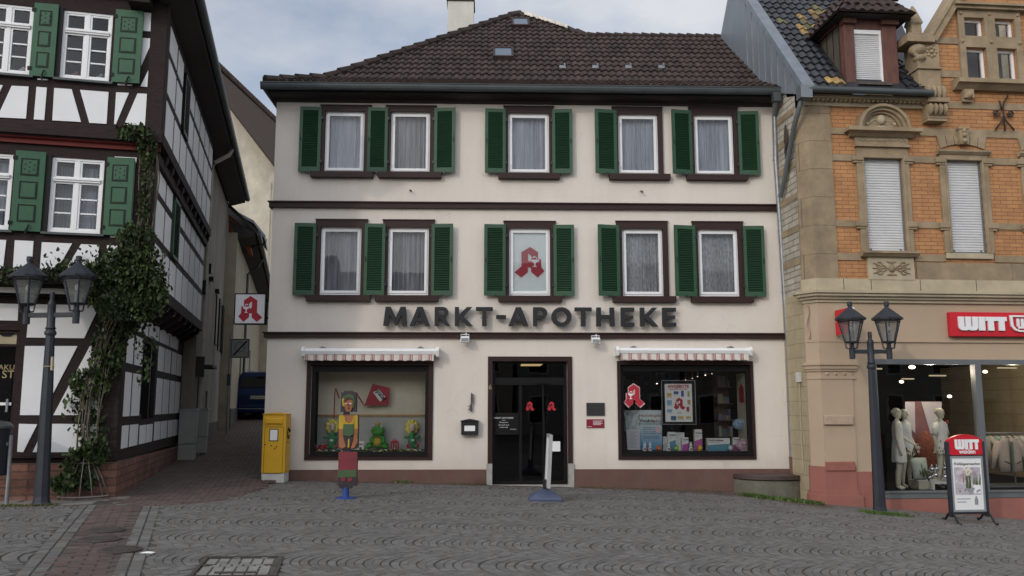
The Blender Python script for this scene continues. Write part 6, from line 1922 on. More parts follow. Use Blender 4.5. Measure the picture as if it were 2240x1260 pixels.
# ---- pavement board in front of the shop
pb0, pb1 = ghit(2066, 1140), ghit(2166, 1148)
pc = (pb0 + pb1) / 2
AB = thing('pavement_board', 'double sided pavement board with red arched top and flower poster before the clothes shop', 'pavement sign', pc, RAD(8))
s = pc.y / FPX
def B(px, py):
    d_ = ray(px, py); t = pc.y / d_.y
    return (d_.x * t - pc.x) / cos(RAD(8)), EYE + d_.z * t - pc.z
wl, wr = B(2074, 1060)[0], B(2158, 1060)[0]
zb, zm, zt = B(2115, 1122)[1], B(2115, 995)[1], B(2115, 950)[1]
ze = B(2115, 963)[1]
mb = MB()
for x in (wl, wr): mb.box(x - .022, x + .022, -.04, .04, .10, ze - .02)
mb.box(wl, wr, -.02, .02, zb - .02, zb + .02); mb.box(wl, wr, -.02, .02, zm - .02, zm + .01)
mb.build('board_frame', W['lampgrey'], AB, bevel=.006)
mb = MB()
for x in (wl, wr):
    for sy in (-1, 1):
        mb.tube([(x, 0, .30), (x + .0, sy * .02, .17), (x + .03 * sy, sy * .12, .14), (x + .06 * sy, sy * .24, .05), (x + .08 * sy, sy * .33, .012), (x + .09 * sy, sy * .37, .03)], .019, 7)
mb.build('curved_foot', W['black'], AB, smooth=True)
hp_ = [(wl, zm), (wr, zm), (wr, ze)] + [(wr + (wl - wr) * t, ze + (zt - ze) * sin(pi * t) ** .8) for t in np.linspace(.06, .94, 14)] + [(wl, ze)]
MB().prism(hp_, -.03, .03).build('arched_top', W['wred'], AB, bevel=.004)
la, lc = B(2085, 983); lb, ld = B(2140, 961)
tops = thing('top_lettering', None, None, (0, 0, 0)); tops.parent = AB
witt(tops, la, -.031, lc, lb - la, ld - lc, W['white'], .008)
text('lettering', 'weiden', .105, (la + lb) / 2, -.034, B(2115, 992)[1], W['white'], tops, .004, offset=.002)
mb = MB(); frame_rect(mb, wl + .025, wr - .025, zb + .02, zm - .02, .035, -.028, .028); mb.build('poster_frame', mat('poster_alu', (.36, .38, .4), .4, .05, 4, metal=.4), AB)
m, nt, out = new_mat('spring_poster_print'); n = N(nt)
v = n.noise(n.obj(), 9, 6, .7); n.bsdf(out, n.mix(n.ramp(v, .35, .65), (.30, .25, .30, 1), (.62, .58, .62, 1)), .5)
px0, px1 = wl + .06, wr - .06
sh = MB().box(px0, px1, -.022, .022, zb + .055, zm - .055).build('poster_sheet', W['paper'], AB)
pz0, pz1 = B(2115, 1082)[1], B(2115, 1022)[1]
MB().box(px0 + .03, px1 - .03, -.025, -.0225, pz0, pz1).build('poster_photo', m, sh)
text('lettering', 'Frühlingserwachen', .064, (px0 + px1) / 2, -.026, B(2115, 1017)[1], W['frameblk'], sh, .002, shear=.35)
def stalks(x, z0, hgt, nn, wdt, seed, mm, name):
    mb = MB(); r = random.Random(seed)
    for k in range(nn):
        a_ = x + r.uniform(-wdt, wdt); mb.prism([(a_ - .006, z0), (a_ + .006, z0), (a_ + r.uniform(-.03, .03), z0 + hgt * r.uniform(.6, 1))], -.029, -.0255 - .0001 * k)
    mb.build(name, mm, sh)
w_ = px1 - px0
stalks(px0 + w_ * .52, pz0 + .10, .38, 16, .05, 1, W['weed'], 'printed_stalks'); stalks(px0 + w_ * .80, pz0 + .16, .22, 14, .06, 2, W['weed'], 'printed_stalks')
mb = MB(); r = random.Random(3)
for k in range(14): mb.ell((px0 + w_ * .52 + r.uniform(-.06, .06), -.028, pz1 - .06 + r.uniform(-.06, .05)), (.022, .003, .028), 6, 4)
mb.build('printed_blossom', mat('print_cream', (.68, .63, .5), .7, .1, 9), sh)
mb = MB()
for k in range(12): mb.ell((px0 + w_ * (.1 + .8 * r.random()), -.0275, pz0 + .05 + r.random() * .05), (.022, .003, .022), 8, 5)
mb.build('printed_bauble', W['signgrey'], sh)
mb = MB(); mb.box(px0 + w_ * .45, px0 + w_ * .49, -.028, -.0255, pz0 + .2, pz0 + .42); mb.box(px0 + w_ * .34, px0 + w_ * .36, -.028, -.0255, pz0 + .2, pz0 + .36); mb.build('printed_candle', W['red'], sh)
mb = MB(); mb.box(px0 + w_ * .68, px0 + w_ * .93, -.028, -.0255, pz0 + .02, pz0 + .17); mb.build('printed_pot', W['paper'], sh)
zz = B(2115, 1092)[1]
for k in range(2): MB().box(px0 + .05, px0 + w_ * (.55 - .15 * k), -.024, -.0225, zz - .05 * k, zz - .05 * k + .015).build('print_line', W['signgrey'], sh)
mb = MB(); mb.loft([(px0 + w_ * .75, -.024, zz - .09, .03, .003), (px0 + w_ * .75, -.024, zz - .02, .035, .003), (px0 + w_ * .75, -.024, zz + .05, .012, .003)], 10); mb.build('printed_bottle', W['signgrey'], sh)

# lit ceiling spots of the clothes shop throw their own warm light
for k, (px, py, dy_) in enumerate(((1995, 803, 1.6), (2077, 867, 3.0), (2155, 813, 2.2))):
    u, z = R0(px, py, dy_); pl = bpy.data.lights.new('shop_lamp', 'POINT'); pl.energy = (46, 9, 30)[k]; pl.color = (1, .84, .64); pl.shadow_soft_size = .08
    lo_ = bpy.data.objects.new('shop_lamp', pl); COL.objects.link(lo_); lo_.location = RF.w(u, (.95, 2.8, 1.3)[k], z - .1)

# ================================================================== HALF-TIMBERED HOUSE
HT = at(L, 'half_timbered_house', 'white and dark brown half timbered house with panelled green shutters', 'house', 0, 0, 0)
YF, UF = (0.0, -.30, -.42), (.10, .47, .56)
ZJ1, ZJ2, ZTOP = 3.42, 5.80, 8.30
def inv(poly, y): return [L.hit(px, py, y) for px, py in poly]
z24 = lambda pts: [(x / 4.2, y / 4.2) for x, y in pts]
z35 = lambda pts: [(x / 3.5, 300 + y / 3.5) for x, y in pts]
z3b = lambda pts: [(x / 3, 400 + y / 3) for x, y in pts]
SW2 = L.rect(134, 26, 243, 177, YF[2]); SW1 = L.rect(-39, 10, 70, 168, YF[2])
FW2 = L.rect(108, 346, 224, 511, YF[1]); FW1 = L.rect(-90, 333, 25, 500, YF[1])
SW1 = (SW1[0], SW1[1], SW2[2], SW2[3]); FW1 = (FW1[0], FW1[1], FW2[2], FW2[3])
DW = SW2[0] - SW1[0]
SW0 = (SW1[0] - DW, SW1[1] - DW, SW1[2], SW1[3]); FW0 = (FW1[0] - DW, FW1[1] - DW, FW1[2], FW1[3])
GD = L.rect(-200, 720, 33, 1003, 0)
UW = -7.5
for z0, z1, k, holes, nm in ((.70, ZJ1, 0, [GD], 'timber_wall'), (ZJ1, ZJ2, 1, [FW0, FW1, FW2], 'timber_wall'), (ZJ2, ZTOP, 2, [SW0, SW1, SW2], 'timber_wall')):
    mb = MB(); wall_holes(mb, UW, UF[k], z0, z1, holes, YF[k], .2)
    sh_ = []
    if k == 0: sh_ = [(2.0, 3.5, 1.35, 2.75)]
    mb2 = MB(); wall_holes(mb, YF[k], 7.45, z0, z1, sh_, UF[k], .25, side=True)
    mb.poly([(UW, YF[k], z0), (UW, 7.4, z0), (UF[k], 7.4, z0), (UF[k], YF[k], z0)])
    mb.build(nm, W['timber'], HT, fix=False)
mb = MB()
for k, (z0, z1) in enumerate(((.8, 3.3), (3.5, 5.7), (5.9, 8.2))):
    mb.poly([(UW, .8, z0), (-.3, .8, z0), (-.3, .8, z1), (UW, .8, z1)]); mb.poly([(UW, -.1, z0), (-.3, -.1, z0), (-.3, .8, z0), (UW, .8, z0)]); mb.poly([(UW, -.2, z1), (-.3, -.2, z1), (-.3, .8, z1), (UW, .8, z1)])
mb.poly([(-.3, 1.8, 1), (-.3, 3.7, 1), (-.3, 3.7, 3), (-.3, 1.8, 3)])
mb.build('dim_room', W['dark'], HT, fix=False)
# plaster infill panels, front
def panel(pts, y): 
    mb = MB(); mb.prism(inv(pts, y), y - .014, y + .02); return mb.build('infill_panel', W['panel'], HT)
for p in ([(0, 783), (28, 785), (0, 845)], [(110, 790), (265, 797), (240, 1092), (-60, 1078), (-10, 1050)], [(337, 800), (432, 807), (408, 1105), (312, 1098)], [(500, 810), (660, 822), (745, 1122), (482, 1108)], [(737, 828), (998, 848), (980, 1140), (822, 1130)],
          [(1068, 850), (1185, 855), (1065, 1145), (1050, 1140)], [(1265, 860), (1352, 865), (1342, 1155), (1142, 1145)], [(1290, 116), (1390, 122), (1383, 290), (1290, 286)], [(1290, 350), (1380, 355), (1376, 435), (1298, 605), (1280, 600)], [(1365, 645), (1355, 800), (1292, 795)], [(1080, 768), (1215, 778), (1215, 790), (1080, 784)], [(345, 722), (440, 730), (440, 740), (345, 735)]):
    panel(z24(p), YF[2])
for p in ([(-40, 785), (50, 788), (20, 1040), (-60, 1035)], [(115, 790), (258, 797), (240, 1050), (98, 1045)], [(322, 805), (553, 815), (420, 1050), (304, 1048)], [(622, 820), (760, 826), (742, 1060), (480, 1055)], [(820, 828), (900, 832), (890, 1060), (815, 1060)], [(880, 150), (1048, 158), (1002, 772), (845, 768)]):
    panel(z35(p), YF[1])
for p in (z3b([(-120, 790), (122, 795), (118, 905), (-120, 900)]), z3b([(198, 797), (655, 803), (553, 1020), (175, 1015)]), z3b([(740, 805), (800, 806), (770, 1020), (640, 1019)]),
          [(55, 757), (170, 757), (92, 908), (44, 908)], [(197, 757), (248, 757), (239, 908), (117, 908)], [(42, 927), (82, 928), (51, 989), (38, 988)], [(100, 927), (238, 928), (233, 989), (72, 989)]):
    panel(p, 0)
for y_, pp in ((YF[2], ([(110, 790), (265, 797), (240, 1092), (-60, 1078), (-10, 1050)], [(337, 800), (432, 807), (408, 1105), (312, 1098)], [(500, 810), (660, 822), (745, 1122), (482, 1108)])), (YF[1], ([(115, 790), (258, 797), (240, 1050), (98, 1045)], [(322, 805), (553, 815), (420, 1050), (304, 1048)], [(622, 820), (760, 826), (742, 1060), (480, 1055)]))):
    for sh in (2.62, 5.1):
        for p in pp:
            q = [(u - sh, z) for u, z in inv((z24 if y_ == YF[2] else z35)(p), y_)]
            if min(u for u, z in q) > UW: MB().prism(q, y_ - .014, y_ + .02).build('infill_panel', W['panel'], HT)
# side infill panels
def sp(k, y0, y1, z0, z1, z2=None, z3=None):
    mb = MB(); z2 = z1 if z2 is None else z2; z3 = z0 if z3 is None else z3
    mb.prism([(y0, z0), (y1, z3), (y1, z2), (y0, z1)], UF[k] - .02, UF[k] + .012, ax='x'); mb.build('infill_panel', W['panel'], HT)
for k, rows in ((1, ((3.66, 4.28), (4.42, 5.02), (5.16, 5.52))), (2, ((6.05, 6.68), (6.82, 7.42), (7.55, 8.0)))):
    edges = (.0, 1.0, 1.85, 2.75, 3.7, 4.65, 5.6, 6.5, 7.35) if k == 1 else (-.15, .85, 1.7, 2.6, 3.5, 4.5, 5.5, 6.45, 7.35)
    for ci, (e0, e1) in enumerate(zip(edges, edges[1:])):
        for ri, (z0, z1) in enumerate(rows):
            if (k == 1 and ci == 2 and ri > 0) or (k == 2 and ci == 2 and ri > 0): continue
            sp(k, e0 + .11, e1 - .04, z0, z1)
for e0, e1 in ((.15, .95), (1.1, 1.85), (3.7, 4.45), (4.6, 5.4), (5.6, 6.3), (6.45, 7.2)):
    if e1 < 2 or e0 > 3.6: sp(0, e0, e1, 1.42, 2.15); sp(0, e0, e1, 2.3, 2.8)
    sp(0, e0, e1, .90, 1.27)
for e0, e1 in ((2.05, 2.7), (2.8, 3.45)): sp(0, e0, e1, .90, 1.24)
for e0, e1 in ((.15, .95), (1.1, 2.3), (2.45, 3.6), (3.75, 5.0), (5.15, 6.4)): sp(0, e0, e1, 2.88, 3.16)
# louvred shutters closed on side windows
for k, y0, y1, z0, z1 in ((1, 1.93, 2.70, 4.36, 5.5), (2, 1.8, 2.5, 6.75, 7.9)):
    mb = MB(); u = UF[k]
    mb.box(u, u + .05, y0, y0 + .07, z0, z1); mb.box(u, u + .05, y1 - .07, y1, z0, z1); mb.box(u, u + .05, y0, y1, z0, z0 + .06); mb.box(u, u + .05, y0, y1, z1 - .06, z1)
    for q in range(16):
        z = z0 + .08 + q * (z1 - z0 - .16) / 15; mb.obox(Matrix.Translation((u + .03, (y0 + y1) / 2, z)) @ Matrix.Rotation(RAD(35), 4, 'Y') @ Matrix.Diagonal((.05, y1 - y0 - .14, .012, 1)))
    mb.build('louvred_shutter', W['green'] if k == 1 else W['frameblk'], HT)
# alley window on the ground floor
mb = MB()
for y0, y1 in ((2.0, 2.72), (2.78, 3.5)):
    mb.box(UF[0] - .12, UF[0] - .06, y0, y0 + .07, 1.35, 2.75); mb.box(UF[0] - .12, UF[0] - .06, y1 - .07, y1, 1.35, 2.75); mb.box(UF[0] - .12, UF[0] - .06, y0, y1, 2.66, 2.75); mb.box(UF[0] - .12, UF[0] - .06, y0, y1, 1.35, 1.44)
mb.box(UF[0] - .13, UF[0] + .02, 2.72, 2.78, 1.35, 2.75)
o = mb.build('side_window', W['frameblk'], HT)
MB().poly([(UF[0] - .09, 2.0, 1.35), (UF[0] - .09, 3.5, 1.35), (UF[0] - .09, 3.5, 2.75), (UF[0] - .09, 2.0, 2.75)]).build('pane', W['glass'], o, fix=False)
mb = MB()
for y in (2.2, 3.2): mb.box(UF[0] - .3, UF[0] - .28, y - .12, y + .12, 1.4, 2.7)
mb.build('curtain', W['curtain'], o)
# beams, jetties, corner posts
mb = MB()
zs_ = L.hit(120, 653, 0)[1]; 
mb.box(UW, .14, -.03, 0, .72, .86)
mb.box(UF[0] - .26, UF[0] + .02, -.025, 0, .86, ZJ1 - .5); mb.box(UF[0], UF[0] + .025, 0, .3, .86, ZJ1)
mb.box(UF[1] - .28, UF[1] + .02, YF[1] - .02, YF[1], ZJ1 + .2, ZJ2 - .3); mb.box(UF[1], UF[1] + .02, YF[1], YF[1] + .3, ZJ1 + .2, ZJ2)
mb.box(UF[2] - .24, UF[2] + .02, YF[2] - .02, YF[2], ZJ2 + .2, ZTOP); mb.box(UF[2], UF[2] + .02, YF[2], YF[2] + .28, ZJ2 + .1, ZTOP)
mb.box(UW, UF[1] + .04, YF[1] - .05, YF[1] + .1, ZJ1 + .0, ZJ1 + .20); mb.box(UW, UF[2] + .04, YF[2] - .05, YF[2] + .1, ZJ2 + .02, ZJ2 + .22)
mb.box(UF[1], UF[1] + .05, YF[1], 7.45, ZJ1 + .0, ZJ1 + .22); mb.box(UF[2], UF[2] + .05, YF[2], 7.45, ZJ2 + .0, ZJ2 + .20)
mb.box(UF[1] + .02, UF[1] + .07, YF[1] - .02, 7.45, 5.54, 5.70)
mb.build('timber_beam', W['timber'], HT, bevel=.012)
mb = MB()
zr = L.hit(140, 302, YF[2])[1]
mb.tube([(UW, YF[1] - .06, zr + .02), (UF[2] + .0, YF[1] - .06, zr + .02)], .055, 8); mb.box(UW, UF[2], YF[1] - .05, YF[1], zr - .1, zr + .06)
mb.tube([(UW, YF[2] - .12, ZTOP + .02), (UF[2], YF[2] - .12, ZTOP + .02)], .06, 8)
mb.build('red_moulding', W['timber_red'], HT)
mb = MB(); zz0, zz1 = L.hit(80, 643, -.12)[1], L.hit(80, 628, -.12)[1]
mb.box(UW, -.05, -.20, 0, zz0, zz1); mb.build('white_board', W['panel'], HT)
mb = MB(); mb.box(UW, -.3, -.52, -.22, zz1 + .02, zz1 + .2); mb.build('flower_box', W['timber'], HT)
for k, (u, zz) in enumerate(((UF[0], ZJ1), (UF[1], ZJ2))):
    w_ = UF[k + 1] - u + .03
    for y in np.arange(.25, 7.3, .85 if k == 0 else .7):
        mb = MB(); mb.prism([(u, zz - .30), (u + w_ * .25, zz - .26), (u + w_ * .95, zz - .08), (u + w_, zz - .0), (u, zz - .0)], y, y + .17)
        mb.build('jetty_bracket', W['timber'], HT)
mb = MB()
for y in np.arange(.25, 7.3, .85): mb.box(UF[0] + .36, UF[0] + .372, y + .02, y + .15, ZJ1 - .09, ZJ1 - .02)
mb.build('bracket_face', W['panel'], HT)
# plinth
mb = MB(); mb.box(UW, UF[0] + .05, -.06, .4, -.4, .72); mb.build('plinth', W['redstone'], HT, bevel=.01)
mb = MB(); mb.prism([(.0, -.4), (7.45, -.4), (7.45, .62), (0, .72)], UF[0] - .3, UF[0] + .055, ax='x'); mb.build('plinth', W['redstone_side'], HT)
# windows
def cottage_window(rc_, y, kind, seed):
    a, b, c, d = rc_
    mb = MB(); zt = c + (d - c) * .705; um_ = (a + b) / 2
    frame_rect(mb, a, b, c, d, .04, y + .02, y + .10, wb=.06); mb.box(a + .04, b - .04, y + .0, y + .10, zt - .03, zt + .03); mb.box(a + .04, b - .04, y - .015, y + .0, zt - .0, zt + .03)
    mb.box(um_ - .03, um_ + .03, y + .02, y + .09, c + .06, zt - .03); mb.box(um_ - .03, um_ + .03, y + .02, y + .09, zt + .03, d - .04)
    for x0, x1 in ((a + .04, um_ - .03), (um_ + .03, b - .04)):
        frame_rect(mb, x0, x1, c + .06, zt - .03, .03, y + .03, y + .085); frame_rect(mb, x0, x1, zt + .03, d - .04, .03, y + .03, y + .085)
        for t in (1 / 3, 2 / 3): zz = c + .1 + (zt - c - .175) * t; mb.box(x0 + .04, x1 - .04, y + .035, y + .075, zz - .013, zz + .013)
    w = mb.build('window', W['pvc'], HT, bevel=.004)
    MB().poly([(a + .05, y + .06, c + .06), (b - .05, y + .06, c + .06), (b - .05, y + .06, d - .05), (a + .05, y + .06, d - .05)]).build('pane', W['glass'], w, fix=False)
    MB().box(a - .07, b + .07, y - .07, y + .02, c - .035, c).build('window_sill', W['gutter'], w)
    MB().box(a - .09, a, y - .03, y, c, d + .02).build('window_reveal', W['frameblk'], w)
    if kind == 'c':
        curtain('curtain', a + .06, um_ - .02, c + .04, d - .1, y + .2, W['drape'], w, 6, .035, seed); curtain('curtain', um_ + .0, b - .06, c + .04, d - .1, y + .2, W['curtain'], w, 6, .04, seed + 3)
    return w
cottage_window(SW0, YF[2], '', 5); cottage_window(FW0, YF[1], 'c', 6); cottage_window(SW1, YF[2], '', 1); w2 = cottage_window(SW2, YF[2], '', 2); cottage_window(FW1, YF[1], 'c', 3); cottage_window(FW2, YF[1], 'c', 4)
# ornaments on the sill of the upper window
for k, (px, py, lab, c_) in enumerate(((162, 160, 'small reddish ornament behind the upper window pane of the timbered house', (.35, .12, .07)), (217, 163, 'small pale wicker ball behind the upper right window pane', (.4, .36, .3)), (46, 151, 'small bright ornament behind the upper window cut by the picture edge', (.6, .6, .6)))):
    u, z = L.hit(px, py, YF[2] + .2); o = at(L, 'sill_ornament', lab, 'ornament', u, YF[2] + .22, SW2[2] + .06)
    mb = MB(); mb.loft([(0, 0, 0, .05, .04), (0, 0, .05, .07, .05), (0, 0, .10, .05, .04), (0, 0, .13, .02, .02)], 10); mb.ell((.03, 0, .13), .035, 8, 6)
    mb.build('ornament_body', mat('ornament', c_, .6, .3, 20), o, smooth=True)
# panelled shutters
def panel_shutter(w, h):
    mb = MB(); st = .085
    mb.box(0, w, -.03, 0, 0, h)
    hs = (h - .14 - .12 - 2 * .09) / 3; z = .14
    for k in range(3):
        x0, x1, z0, z1 = st, w - st, z, z + hs
        frame_rect(mb, x0, x1, z0, z1, .018, -.034, -.028, 1)
        mb.prism([(x0 + .03, z0 + .03), (x1 - .03, z0 + .03), (x1 - .03, z1 - .03), (x0 + .03, z1 - .03)], -.042, -.03)
        if k == 2:
            cx, cz = w / 2, (z0 + z1) / 2
            for q in range(7):
                r_ = 0 if q == 6 else .075; mb.prism([(cx + r_ * cos(q * pi / 3 + .5) + .013 * cos(t), cz + r_ * sin(q * pi / 3 + .5) + .013 * sin(t)) for t in np.linspace(0, 2 * pi, 7)[:-1]], -.044, -.041, 1)
        z += hs + .09
    for z in (.12, h - .12): mb.box(-.03, .03, -.04, -.005, z - .03, z + .03, 1)
    mb.tube([(w * .55, -.045, .03), (w * .6, -.07, .06), (w * .62, -.045, .1)], .012, 5, 1); mb.box(w * .5, w * .56, -.06, -.01, -.05, .02, 1)
    return mb
for (l, t, r_, b, k, ang) in ((70, 8, 124, 168, 2, -2), (249, 23, 311, 182, 2, -4), (29, 331, 95, 506, 1, 3), (230, 345, 291, 515, 1, -4)):
    a, bb, c, d = L.rect(l, t, r_, b, YF[k] - .05)
    o = panel_shutter(bb - a, d - c).build('shutter', [W['green2'], W['frameblk']], HT); o.location = (a, YF[k] - .03, c); o.rotation_euler = (0, 0, RAD(ang))
    if ang > 0: o.location.y -= (bb - a) * sin(RAD(ang))
    if l < 200: o2 = copy_tree(o, HT); o2.location.x -= DW
# shop opening at the left edge
a, b, c, d = GD
mb = MB(); frame_rect(mb, a, b, c, d, .05, .04, .12); zh = L.hit(10, 752, 0)[1]; mb.box(a, b, .03, .12, zh - .04, zh); zl = L.hit(10, 881, 0)[1]
dd = mb.build('shop_window', W['timber'], HT)
MB().box(a + .05, b - .05, .02, .10, zl - .04, zl + .005).build('white_rail', W['white'], dd)
MB().box(a + .05, b - .05, .08, .1, zh, d - .05).build('header_panel', W['sand2'], dd)
mb = MB(); u, z = L.hit(14, 730, .07); mb.prism([(u - .13, z + .02), (u + .13, z + .02), (u + .05, z - .04), (u - .05, z - .04)], .06, .079); mb.build('header_ornament', W['frameblk'], dd)
MB().poly([(a + .05, .09, c + .05), (b - .05, .09, c + .05), (b - .05, .09, zh - .04), (a + .05, .09, zh - .04)]).build('pane', W['shopglass'], dd, fix=False)
u, z = L.hit(32, 809, .08); text('lettering', 'ORAKU', .115, u, .085, z, W['gold'], dd, .003, align='RIGHT')
u, z = L.hit(31, 827, .08); text('lettering', 'NA ST', .17, u, .085, z, W['gold'], dd, .003, align='RIGHT', offset=.001)
MB().box(b - .12, b - .09, .0, .05, 1.5, 1.7).build('handle', W['steel'], dd)
# roof, eaves and gutter along the alley
UE_, ZEV = 1.0, 8.42
mb = MB()
YEND = 14.35
zt_ = lambda u: ZEV + .12 + (UE_ - u) * 1.15
RU = -3.4
for (p, q) in (((UE_, zt_(UE_)), (RU, zt_(RU))), ((RU, zt_(RU)), (RU - 4.4, zt_(UE_)))):
    mb.raw([(p[0], -.9, p[1]), (q[0], -.9, q[1]), (q[0], YEND, q[1]), (p[0], YEND, p[1]), (p[0], -.9, p[1] - .14), (q[0], -.9, q[1] - .14), (q[0], YEND, q[1] - .14), (p[0], YEND, p[1] - .14)], [(0, 1, 2, 3), (4, 7, 6, 5), (0, 4, 5, 1), (2, 6, 7, 3), (0, 3, 7, 4), (1, 5, 6, 2)])
mb.build('roof', W['tile'], HT)
mb = MB(); mb.prism([(RU - 4, ZTOP), (UF[2], ZTOP), (UF[2], ZTOP + .15), (RU, zt_(RU) - .3), (RU - 4, ZTOP + .2)], YF[2] - .05, YF[2] + .1); mb.build('gable', W['timber'], HT)
mb = MB(); mb.prism([(UF[2] - .1, ZTOP - .12), (UF[2] + .02, ZTOP - .10), (UE_ - .05, ZEV - .10), (UE_ - .05, ZEV + .1), (UF[2] - .4, ZEV + .5)], -.9, YEND, ax='y'); mb.build('eaves_soffit', W['soffit'], HT)
mb = MB(); mb.box(-.0, .34, YF[2] - .34, YF[2], ZTOP - .25, ZTOP + .05); mb.build('corner_bracket', W['timber'], HT, bevel=.01)
for u in (-2.2, -1.2):
    mb = MB(); mb.prism([(YF[2], ZTOP - .12), (YF[2] - .22, ZTOP - .02), (YF[2] - .22, ZTOP + .1), (YF[2], ZTOP + .1)], u, u + .2, ax='x'); mb.build('corner_bracket', W['timber'], HT, bevel=.01)
mb = MB(); mb.tube([(UE_ + .02, -.95, ZEV + .05), (UE_ + .02, YEND, ZEV + .02)], .085, 10); mb.build('gutter', W['gutter'], HT, smooth=True, auto=True)

# ================================================================== HOUSES UP THE ALLEY
A2 = at(L, 'plaster_house', 'grey stained plaster house next to the timbered house in the alley', 'house', 0, 0, 0)
U2 = .40
mb = MB(); wall_holes(mb, 7.45, YEND, -.2, 8.35, [(12.3, 12.9, 3.4, 4.9), (13.3, 13.9, 3.3, 4.8), (8.1, 9.1, 0, 2.5), (10.2, 10.7, 1.2, 2.0)], U2, .2, side=True)
mb.poly([(U2, YEND, -.2), (-5, YEND, -.2), (-5, YEND, 8.4), (U2, YEND, 8.4)]); mb.poly([(U2, 7.45, -.2), (-5, 7.45, -.2), (-5, 7.45, 8.35), (U2, 7.45, 8.35)])
mb.build('wall', W['greyplaster'], A2, fix=False)
mb = MB(); mb.poly([(U2 - .25, 7.6, 0), (U2 - .25, 14.2, 0), (U2 - .25, 14.2, 8), (U2 - .25, 7.6, 8)]); mb.build('dim_room', W['dark'], A2, fix=False)
mb = MB(); mb.box(U2 + .0, U2 + .02, 7.46, YEND, -.2, 1.1); mb.build('plinth', mat('dark_wall_base', (.07, .062, .055), .9, .2, 3), A2)
for y0, y1, z0, z1 in ((12.3, 12.9, 3.4, 4.9), (13.3, 13.9, 3.3, 4.8)):
    mb = MB(); f = .06
    mb.box(U2 - .15, U2 - .08, y0, y0 + f, z0, z1); mb.box(U2 - .15, U2 - .08, y1 - f, y1, z0, z1); mb.box(U2 - .15, U2 - .08, y0, y1, z1 - f, z1); mb.box(U2 - .15, U2 - .08, y0, y1, z0, z0 + f); mb.box(U2, U2 + .04, y1, y1 + .45, z0, z1); mb.box(U2, U2 + .04, y0 - .45, y0, z0, z1)
    mb.build('window', W['frameblk'], A2)
mb = MB(); mb.box(U2 - .15, U2 - .08, 8.1, 9.1, 0, 2.5); mb.build('door', W['soffit'], A2)
mb = MB()
yd_ = 8.0
mb.tube([(UE_ - .05, yd_ + .3, ZEV - .05), (UE_ - .10, yd_ + .2, ZEV - .25), (U2 + .15, yd_, ZEV - .55), (U2 + .09, yd_, ZEV - .8), (U2 + .09, yd_, 2.9), (U2 + .1, yd_, .3)], .055, 8)
mb.build('downpipe', mat('cream_pipe', (.40, .38, .31), .6, .15, 5, dirt=.2), A2, smooth=True, auto=True)
mb = MB()
for y, z, w_, h_ in ((8.9, 5.1, .2, .25), (9.6, 5.0, .3, .1), (11.4, 4.9, .35, .1), (7.8, 4.4, .18, .35)): mb.box(U2, U2 + .12, y, y + w_, z, z + h_)
mb.build('wall_vent', W['frameblk'], A2)
mb = MB(); mb.box(U2, U2 + .35, 8.0, 9.2, 2.55, 2.62); mb.box(U2, U2 + .2, 7.55, 7.62, 2.3, 2.8); mb.build('canopy', W['soffit'], A2)

A3 = at(L, 'low_alley_house', 'low beige house with deep eaves and an orange sided roof dormer in the alley', 'house', 0, 0, 0)
U3, Y3a, Y3b = .75, YEND, 33.0
e3 = L.hitx(588, 622, 1.35); e3b = L.hitx(520, 485, 1.35)
ze3 = (e3[1]) 
print('EAVE3', e3, e3b)
mb = MB(); wall_holes(mb, Y3a + .02, Y3b, 0, ze3 - .15, [(18, 19, 2.4, 3.9), (24, 25, 2.6, 4.0)], U3, .2, side=True); mb.poly([(U3, Y3a + .02, 0), (-4, Y3a + .02, 0), (-4, Y3a + .02, ze3), (U3, Y3a + .02, ze3)])
wall_holes(mb, U3, U3 + 5, 0, ze3 + 1.2, [(U3 + .5, U3 + 1.2, 3.3, 5.0), (U3 + 2, U3 + 2.8, 3.3, 5.0)], Y3b - .1, .2)
mb.poly([(U3 - .3, Y3a + .2, 0), (U3 - .3, Y3b, 0), (U3 - .3, Y3b, ze3), (U3 - .3, Y3a + .2, ze3)], 1)
mb.build('wall', [mat('beige_plaster', (.36, .31, .23), .9, .15, 2, dirt=.25), W['dark']], A3, fix=False)
MB().box(U3, U3 + .03, Y3a + .05, Y3b, 0, 1.5).build('plinth', mat('dark_base', (.07, .062, .055), .9, .2, 3), A3)
mb = MB(); zq = ze3 + .1
mb.raw([(1.4, Y3a + .05, zq), (-3, Y3a + .05, zq + 4), (-3, Y3b, zq + 4), (1.4, Y3b, zq), (1.4, Y3a + .05, zq - .15), (-3, Y3a + .05, zq + 3.85), (-3, Y3b, zq + 3.85), (1.4, Y3b, zq - .15)], [(0, 1, 2, 3), (4, 7, 6, 5), (0, 4, 5, 1), (2, 6, 7, 3), (0, 3, 7, 4), (1, 5, 6, 2)])
mb.prism([(U3 - .05, ze3 - .2), (1.3, ze3 - .08), (1.3, ze3 + .05), (U3 - .3, ze3 + .4)], Y3a + .06, Y3b - .01)
mb.build('roof', W['soffit'], A3)
mb = MB(); mb.tube([(1.42, Y3a + .05, ze3 + .02), (1.42, Y3b, ze3)], .08, 8); mb.tube([(1.42, 19, ze3), (1.2, 19, ze3 - .4), (U3 + .1, 19, ze3 - .7), (U3 + .1, 19, 1)], .05, 8); mb.build('gutter', W['gutter'], A3, smooth=True, auto=True)
yq = 16.0
q = lambda px, py: L.hit(px, py, yq)
mb = MB(); pts = [q(500, 470), q(548, 490), q(548, 545), q(500, 520)]; mb.prism(pts, yq, yq + 1.6); dmr = mb.build('dormer', W['clay'], A3)
mb = MB(); p0, p1, p2 = q(495, 455), q(556, 487), q(582, 520)
